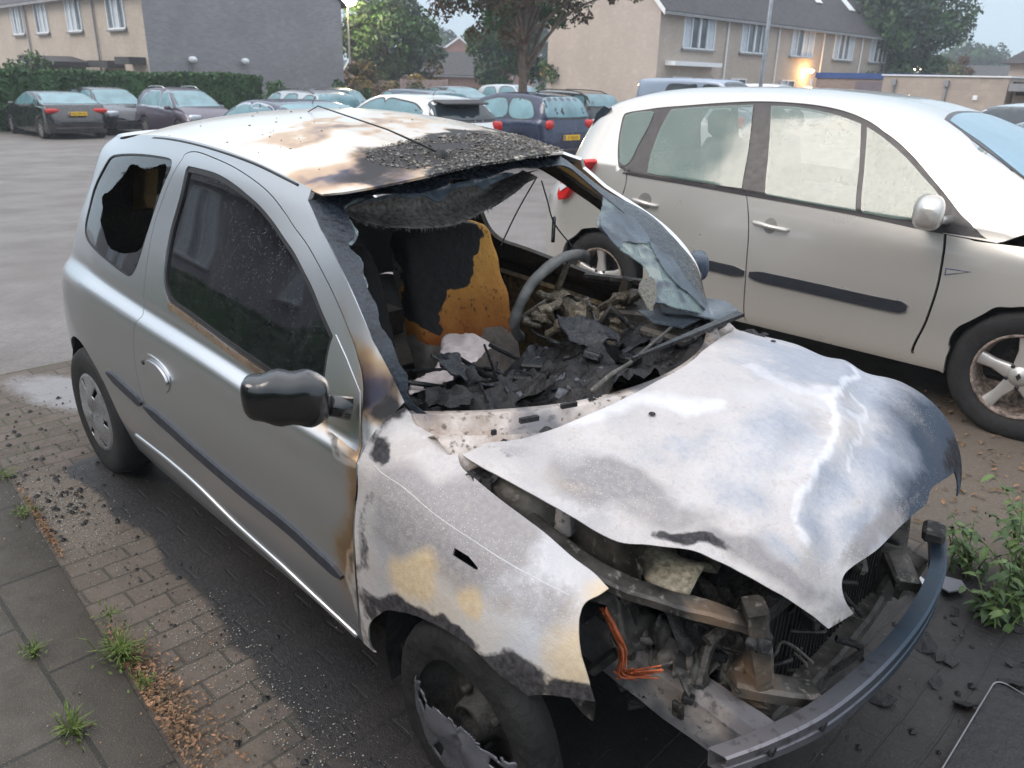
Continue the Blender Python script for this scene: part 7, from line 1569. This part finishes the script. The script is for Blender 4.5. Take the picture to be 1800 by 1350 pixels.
x, y = polar(888, 62); lampthing('street_lamp', 'glowing street lamp beside the trunk of the nearest tree', (x, y, 2.9), .24, (1, .8, .5, 1), 160, -1, False)
x, y = polar(1576, 90); lampthing('street_lamp', 'tiny orange street lamp showing through the big right-hand tree', (x, y, 6.2), .16, (1, .45, .12, 1), 160, -1, False)
x, y = polar(602, 48); lampthing('street_lamp', 'glaring street lamp behind the edge of the grey gable', (x, y, 5.3), .5, (1, .8, .45, 1), 700, -1, False, 90)
# lamp column in front of the right terrace
x, y = polar(1324, 31); mb = MB(); mb.tube([(0, 0, 0), (0, 0, 1.1)], .10, 14); t_ = thing('lamp_post', 'tall pale street lamp column in front of the right terrace', 'lamp post', (x, y, -.5)); mb.build('base', [M_SILL], t_, True); mb = MB(); mb.tube([(0, 0, 1.1), (0, 0, 8.5), (.1, 0, 8.8), (.8, 0, 8.9)], [.075, .055, .05, .04], 12); mb.build('column', [simple('galvanised_column', (.62, .66, .72), .45, .3)], t_, True)
# garages
def block(name, label, x0, x1, y0, y1, z0, z1, m, trim, th=.12, cat='garage', tm=None):
    t_ = thing(name, label, cat, ((x0+x1)/2, (y0+y1)/2, z0)); cx, cy = (x0+x1)/2, (y0+y1)/2; mb = MB(); mb.box((0, 0, (z1-z0)/2), (x1-x0, y1-y0, z1-z0)); mb.build('wall', [m], t_)
    mb = MB(); mb.box((0, 0, z1-z0+th/2), (x1-x0+.12, y1-y0+.12, th)); mb.build('roof_edge', [trim], t_, False, False); return t_
g1 = block('garage', 'pale weathered garage wall with white roof edge and two downpipes', -11.5, -7.35, 30, 36, -.4, 2.02, B_GRG, M_WHT, .045)
for x in (-10.1, -8.3): mb = MB(); mb.tube([(x+8.45, -3.06, 0), (x+8.45, -3.06, 2.05)], .05, 8); mb.box((x+8.45, -3.06, 2.2), (.16, .14, .2)); mb.build('downpipe', [M_SILL], g1)
mb = MB(); mb.box((1.15, -3.02, 1.75), (.16, .05, .16), 0, 0, .02); mb.build('white_vent', [M_WHT], g1)
g2 = block('garage', 'garage with a dark canopy right of the white-edged garage wall', -7.3, 2, 30.6, 36, -.4, 1.85, B_GRG, M_BRN, .05)
mb = MB(); mb.box((0, -2.9, 2.12), (9.2, 1.3, .24)); mb.build('canopy', [M_SILL], g2); mb = MB(); mb.box((0, -2.75, 1.93), (9.1, .1, .12)); mb.build('canopy_beam', [M_BRN], g2)
g3 = block('garage', 'low brick garage with a bright blue roof edge', -17.4, -12.0, 37, 42, -.4, 1.95, mat_brick('garage_brick', (.26, .18, .15), (.34, .25, .21), (.3, .27, .25)), M_BLUE, .24)
mb = MB(); mb.box((1.0, -2.52, 1.15), (3.6, .05, 2.2)); mb.build('door', [simple('plum_garage_door', (.16, .13, .15), .6)], g3); mb = MB(); mb.tube([(-2.9, -2.6, 0), (-2.9, -2.6, 2.3)], .05, 8); mb.build('downpipe', [M_WHT], g3)
# fence left of it
def fence(name, label, a, b, z0, h, m, n, cat='fence', gap=.012):
    a, b = np.array(a, float), np.array(b, float); L__ = np.linalg.norm(b-a); t_ = thing(name, label, cat, (a[0], a[1], z0), math.atan2(b[1]-a[1], b[0]-a[0])); mb = MB(); k = int(L__/.14)
    for i in range(k): mb.box((i*.14+.07, 0, h/2+rr.uniform(-.01, .01)), (.14-gap, .02, h))
    mb.build('boards', [m], t_); 
    for i in range(int(L__/1.8)+1): mb = MB(); mb.box((i*1.8, .05, h/2+.02), (.08, .08, h+.04)); mb.build('post', [m], t_)
M_FENCE = simple('weathered_fence_board', (.26, .21, .17), .85, 0, .3, 3); M_FENCEP = simple('pinkish_fence_board', (.42, .31, .28), .85, 0, .25, 3)
a, b = polar(1330, 47), polar(1412, 47); fence('fence', 'low weathered board fence under the lit orange wall lamp', a, b, -.7, 2.15, M_FENCE, 0)
a, b = polar(600, 46), polar(690, 46); fence('fence', 'brown board fence behind the yellowing shrubs', a, b, -1.0, 2.3, M_FENCE, 0)
a, b = polar(692, 44), polar(775, 47); fence('fence', 'pinkish-white board fence left of the clipped distant hedge', a, b, -1.0, 2.4, M_FENCEP, 0)
# far brick house with a gable towards us
fx, fy = polar(848, 95); fh, fr_ = house('brick_house', 'distant red brick house with white verge boards between the two big trees', (fx, fy), math.degrees(YAW)+3.5, 12, 6.9, 4.2, 6.6, B_RED, B_RED, 0, -1.1)
for yy, wd in ((2.1, 1.5), (5.2, 1.1)): window(fh, T((-.05, yy, 2.9)) @ Matrix.Rotation(R(-90), 4, 'Z'), wd, 1.15, 2, None, (1, 1))
window(fh, T((-.05, 2.6, .6)) @ Matrix.Rotation(R(-90), 4, 'Z'), 2.0, 1.2, 2, None, (0, 1))
fx, fy = polar(925, 105); house('brick_house', 'hazy grey-roofed house behind the nearest tree trunk', (fx, fy), math.degrees(YAW)+60, 12, 7, 3.6, 6.2, B_RED, B_RED, 0, -1.1)
fx, fy = polar(640, 70); house('brick_house', 'low red-roofed house behind the yellowing shrubs', (fx, fy), math.degrees(YAW)-60, 11, 7, 2.8, 4.6, B_RED, B_RED, 0, -1.1)
fx, fy = polar(1690, 92); dh, dr = house('dormer_house', 'faraway dark dormer house with white windows behind the pale garage', (fx, fy), math.degrees(YAW)-100, 9, 7, 3.8, 5.0, simple('dark_cladding', (.07, .06, .07), .7), B_RED, 0, -1.1)
window(dh, T((3.4, -.03, 2.9)), 1.6, 1.1, 2); window(dh, T((6.2, -.03, 2.9)), 2.2, 1.1, 3)
# house at the right border: hipped dark roof
t_ = thing('house', 'pale house with a dark hipped roof at the right border', 'house', (-7.6, 52, -.6)); mb = MB(); mb.box((.9, 3, 1.85), (13, 7, 3.7)); mb.build('wall', [B_PALE], t_)
mb = MB(); v = [(-6.0, -1, 3.6), (8, -1, 3.6), (8, 7, 3.6), (-6.0, 7, 3.6), (-3.6, 3, 5.9), (8, 3, 5.9)]; mb.add(v, [(0, 1, 5, 4), (1, 2, 5), (2, 3, 4, 5), (3, 0, 4), (0, 3, 2, 1)]); mb.build('roof', [M_TILE], t_)
# house and hedge behind the camera, mirrored in the side windows and doors
bh, _ = house('terraced_house', 'brick terrace on the photographer side of the street, mirrored in the car windows', (-1.0, -8.2), 180, 30, 7, 4.9, 7.9, B_DARK, B_DARK, 0, -.4)
for a in (3, 9, 15, 21): window(bh, T((a, -.02, 3.1)), 2.4, 1.3, 3); window(bh, T((a, -.02, .8)), 2.4, 1.4, 3)
# ------------------------------------------------------------------ hedges, trees
def leafmat(name, a, var=.35): return simple(name, a, .65, 0, var, 1.2, .3)
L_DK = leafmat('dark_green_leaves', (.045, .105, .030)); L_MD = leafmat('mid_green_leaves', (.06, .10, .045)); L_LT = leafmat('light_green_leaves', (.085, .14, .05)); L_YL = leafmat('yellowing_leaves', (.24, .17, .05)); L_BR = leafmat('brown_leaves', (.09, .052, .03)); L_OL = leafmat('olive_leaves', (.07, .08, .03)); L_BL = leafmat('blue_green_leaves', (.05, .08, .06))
M_BARK = simple('tree_bark', (.15, .115, .09), .9, 0, .35, 8, .3, .6, 30)
def leafcloud(P__, s_, seed=0):
    """many small leaf quads at the given centres"""
    g = np.random.default_rng(seed); n = len(P__); a = g.normal(size=(n, 3)); a /= np.linalg.norm(a, axis=1)[:, None]; b = np.cross(a, g.normal(size=(n, 3))); b /= np.linalg.norm(b, axis=1)[:, None]; k = s_*g.uniform(.5, 1.2, n)[:, None]
    V = np.stack([P__-a*k, P__-b*k*.55, P__+a*k, P__+b*k*.55], 1).reshape(-1, 3); return V, np.arange(n*4).reshape(-1, 4)
def crown(name, par, clumps, per, rad, ls, mats, seed):
    g = np.random.default_rng(seed); V = []; F = []; fm_ = []; off = 0
    for c in clumps:
        n = int(per*g.uniform(.6, 1.3)); d = g.normal(size=(n, 3)); d /= np.linalg.norm(d, axis=1)[:, None]; r_ = rad*g.uniform(.7, 1.35); P__ = np.array(c)+d*(r_*g.uniform(.35, 1, n)[:, None]**.6)*np.array([1, 1, .72])
        v, f = leafcloud(P__, ls, int(g.integers(1e9))); V.append(v); F.append(f+off); off += len(v); k = int(g.integers(len(mats))); fm_ += [k if g.random() < .8 else int(g.integers(len(mats))) for _ in range(n)]
    return mesh_obj(name, np.concatenate(V), np.concatenate(F), mats, par, False, fm_)
def tree(label, px, d, z0, h, cr, ch, mats, trunk=.18, clumps=70, per=110, rad=.9, ls=.16, seed=1, lean=0, cz=None, cat='tree', name='tree', branches=9, squash=1.0, group=None):
    x, y = polar(px, d); g = np.random.default_rng(seed); t_ = thing(name, label, cat, (x, y, z0), 0, group); cz = cz if cz is not None else h-ch; mb = MB(); top = np.array([lean*h*.1, 0, cz+ch*.5])
    tk = catmull([(0, 0, -.1), (lean*.2, .05, cz*.35), (lean*.5, -.05, cz*.8), tuple(top)], 5); mb.tube(tk, [trunk*(1.25-.9*i/len(tk)) for i in range(len(tk))], 10)
    cl_ = []
    for i in range(clumps):
        d_ = g.normal(size=3); d_ /= np.linalg.norm(d_); q_ = g.uniform(.25, 1)**.45; cl_.append(np.array([d_[0]*cr*q_, d_[1]*cr*q_*squash, cz+ch/2+d_[2]*ch/2*q_])*np.array([1, 1, 1])+g.normal(size=3)*.12*cr*np.array([1, 1, .5]))
    for i in range(branches):
        c = cl_[i*len(cl_)//max(1, branches)]; s_ = tk[int(len(tk)*g.uniform(.45, .9))]; mb.tube(catmull([s_, s_*.5+c*.5+np.array([0, 0, .15*ch*g.random()]), c], 4), [trunk*.38, trunk*.1] if False else [trunk*.38*(1-j/9*.8) for j in range(9)], 6)
    mb.build('trunk', [M_BARK], t_, True); crown('crown', t_, cl_, per, rad, ls, mats, seed); return t_
tree('big hazy green tree left of the distant brick house', 668, 52, -1.2, 7.0, 2.75, 4.6, [L_MD, L_BL, L_DK], .2, 90, 150, .85, .17, 3)
tree('yellowing small tree at the left flank of the distant brick house', 745, 54, -1.2, 4.6, .85, 3.6, [L_YL, L_YL, L_OL], .08, 22, 130, .5, .13, 5)
tree('ochre shrub at the corner of the grey gable', 615, 44, -1.2, 3.7, 1.0, 3.0, [L_YL, L_OL, L_BR], .06, 26, 130, .5, .12, 6, 0, .6, 'shrub', 'shrub', 5)
tree('dark brown-green shrub below the ochre shrub', 640, 41, -1.2, 2.5, 1.3, 2.0, [L_OL, L_BR, L_DK], .06, 26, 130, .45, .11, 7, 0, .4, 'shrub', 'shrub', 5)
tree('small yellow shrub in front of the brown board fence', 700, 45, -1.2, 3.0, .9, 1.6, [L_YL, L_OL], .05, 14, 110, .4, .11, 8, 0, 1.3, 'shrub', 'shrub', 4)
t1 = tree('nearest tree, with a bare brown trunk and sparse brown and olive foliage', 902, 26, -.5, 7.0, 3.0, 2.9, [L_BR, L_OL, L_BR, L_DK], .16, 150, 95, .42, .085, 12, .25, 3.5, branches=26)
tree('round blue-green tree behind the nearest trunk', 872, 50, -1.1, 6.6, 2.0, 4.8, [L_BL, L_MD, L_DK], .16, 70, 150, .75, .16, 14)
tree('dark green bush at the foot of the nearest tree', 945, 48, -1.1, 2.6, 1.6, 2.0, [L_MD, L_DK], .06, 24, 130, .5, .12, 15, 0, .4, 'shrub', 'shrub', 5)
tree('light green shrub against the pale gable', 957, 46, -1.1, 3.9, .7, 3.2, [L_LT, L_YL, L_MD], .06, 20, 110, .4, .11, 16, 0, .5, 'shrub', 'shrub', 5)
tree('large dense green tree at the end of the right terrace', 1545, 62, -1.1, 11.0, 4.3, 8.2, [L_MD, L_DK, L_BL], .3, 150, 160, 1.05, .2, 18)
tree('leafy bush at the foot of the large right-hand tree', 1530, 56, -1.1, 3.9, 1.7, 3.0, [L_MD, L_LT], .08, 30, 130, .55, .14, 19, 0, .6, 'shrub', 'shrub', 5)
tree('russet conical conifer right of the glowing street lamp', 1632, 74, -1.1, 5.6, 1.1, 4.8, [L_BR, L_YL, L_OL], .1, 30, 130, .55, .15, 22, 0, .5, 'tree', 'conifer', 5)
tree('brown-green pointed conifer in front of the faraway dormer house', 1672, 72, -1.1, 5.4, .9, 4.6, [L_OL, L_BR, L_MD], .1, 26, 130, .5, .15, 23, 0, .5, 'tree', 'conifer', 5)
tree('yellowish bush beside the russet conifer', 1600, 76, -1.1, 4.0, 1.3, 3.2, [L_YL, L_OL], .1, 24, 120, .5, .15, 24, 0, .5, 'shrub', 'shrub', 4)
for i, (px, d, h, cr, lb) in enumerate(((1655, 150, 9.8, 6, 'leftmost of the faint trees on the misty skyline'), (1690, 160, 9.0, 6, 'middle one of the faint trees on the misty skyline'), (1730, 150, 7.6, 6, 'rightmost of the faint trees on the misty skyline'), (810, 140, 9.4, 7, 'faint tree behind the distant brick house'), (940, 120, 11, 7, 'faint dark tree touching the pale gable'))):
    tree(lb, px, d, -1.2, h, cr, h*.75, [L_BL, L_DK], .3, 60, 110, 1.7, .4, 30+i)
def hedge(label, p0, p1, wd, z0, z1, n, ls, seed, mats=(L_DK, L_MD, L_DK)):
    p0, p1 = np.array(p0, float), np.array(p1, float); L__ = np.linalg.norm(p1-p0); t_ = thing('hedge', label, 'hedge', (p0[0], p0[1], z0), math.atan2(p1[1]-p0[1], p1[0]-p0[0])); h = z1-z0
    mb = MB(); mb.box((L__/2, 0, h/2-.03), (L__-.1, wd-.14, h-.06), 0, 0, .08); mb.build('core', [L_DK], t_)
    g = np.random.default_rng(seed); side = g.random(n); x = g.uniform(0, L__, n); y = np.where(side < .45, -wd/2, np.where(side < .6, wd/2, g.uniform(-wd/2, wd/2, n))); z = np.where(side < .6, g.uniform(0, h, n), h); e_ = side > .93; x = np.where(e_, np.where(g.random(n) < .5, 0, L__), x); z = np.where(e_, g.uniform(0, h, n), z)
    P__ = np.stack([x, y, z], 1)+g.normal(size=(n, 3))*.035+.05*np.stack([np.zeros(n), np.sin(x*1.7)+np.sin(x*4.1+z*3), np.sin(x*1.3)*.5+np.sin(x*3.3)*.4], 1); v, f = leafcloud(P__, ls, seed); mesh_obj('foliage', v, f, list(mats), t_, False, g.integers(len(mats), size=n).tolist()); return t_
hedge('long clipped dark green hedge behind the parked cars at left', (-31.7, 2.5), (-31.7, 15.7), 1.0, -.70, 1.42, 20000, .085, 41)
a, b = polar(768, 56), polar(880, 60); hedge('low clipped hedge in front of the distant brick house', a, b, 1.0, -1.1, .78, 6000, .12, 42, (L_MD, L_LT, L_DK))
hedge('clipped hedge across the street behind the photographer', (-.5, -7.5), (16, -7.5), 1.2, -.1, 1.9, 5000, .12, 43)
hedge('unseen hedge, added to darken the car door reflections, in front of the brick terrace behind the photographer', (-12, -5.6), (-.6, -5.6), 1.0, -.1, 1.6, 5000, .10, 44)  # added out of view so the near doors reflect something dark
x, y = polar(78, 38); sh = thing('shed', 'small shed with a dark roof and white edge behind the long hedge', 'shed', (x, y, -.9)); mb = MB(); mb.box((0, 0, 1.3), (2.4, 2, 2.6)); mb.build('wall', [M_FENCE], sh); mb = MB(); mb.box((.4, 0, 2.72), (2.2, 2.2, .22), 0, 0, 0, Matrix.Rotation(R(6), 3, 'Y')); mb.build('roof', [M_TILE], sh); mb = MB(); mb.box((-1.1, -.9, 2.66), (1.4, .1, .1)); mb.build('roof_edge', [M_WHT], sh)
tree('green shrub rising over the hedge beside the shed', 35, 36, -.9, 3.1, .9, 1.7, [L_MD, L_LT], .05, 16, 110, .4, .1, 51, 0, 1.3, 'shrub', 'shrub', 4)
for k, (px, lb) in enumerate(((470, 'left climber at the foot of the grey gable'), (500, 'low middle climber at the foot of the grey gable'), (532, 'third climber at the foot of the grey gable, right of the middle one'), (580, 'narrow climber at the right edge of the grey gable'))):
    tree(lb, px, 34.2, -.9, (2.6, 1.7, 1.9, 2.3)[k], (.5, .6, .5, .25)[k], (2.0, 1.2, 1.5, 1.9)[k], [L_DK, L_MD], .03, 9, 90, .28, .09, 60+k, 0, .3, 'plant', 'climber', 3, .4)
# distant ground rise
mb = MB(); hz = [(polar(px, 200), z*.55) for px, z in ((-400, 6), (0, 8), (400, 7), (800, 9), (1200, 7), (1500, 9), (1640, 14), (1720, 12), (1850, 10), (2300, 7))]; v = [(x, y, -20) for (x, y), z in hz]+[(x, y, z) for (x, y), z in hz]+[(x*1.4, y*1.4, z*.6) for (x, y), z in hz]; n_ = len(hz)
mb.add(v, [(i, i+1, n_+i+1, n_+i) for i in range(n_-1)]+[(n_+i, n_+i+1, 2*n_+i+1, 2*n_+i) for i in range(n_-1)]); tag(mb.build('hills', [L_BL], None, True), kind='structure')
# ------------------------------------------------------------------ morning mist
hz_ = NT('mist_air'); hz_.n.remove(hz_.b); pv = hz_.node('ShaderNodeVolumePrincipled'); pv.inputs['Color'].default_value = (.86, .92, 1, 1); pv.inputs['Density'].default_value = .0019; pv.inputs['Anisotropy'].default_value = .2
hz_.l.new(pv.outputs[0], hz_.n['Material Output'].inputs['Volume'])
mb = MB(); mb.box((0, 0, 4), (640, 640, 54)); tag(mb.build('haze', [hz_.m], None), kind='stuff')
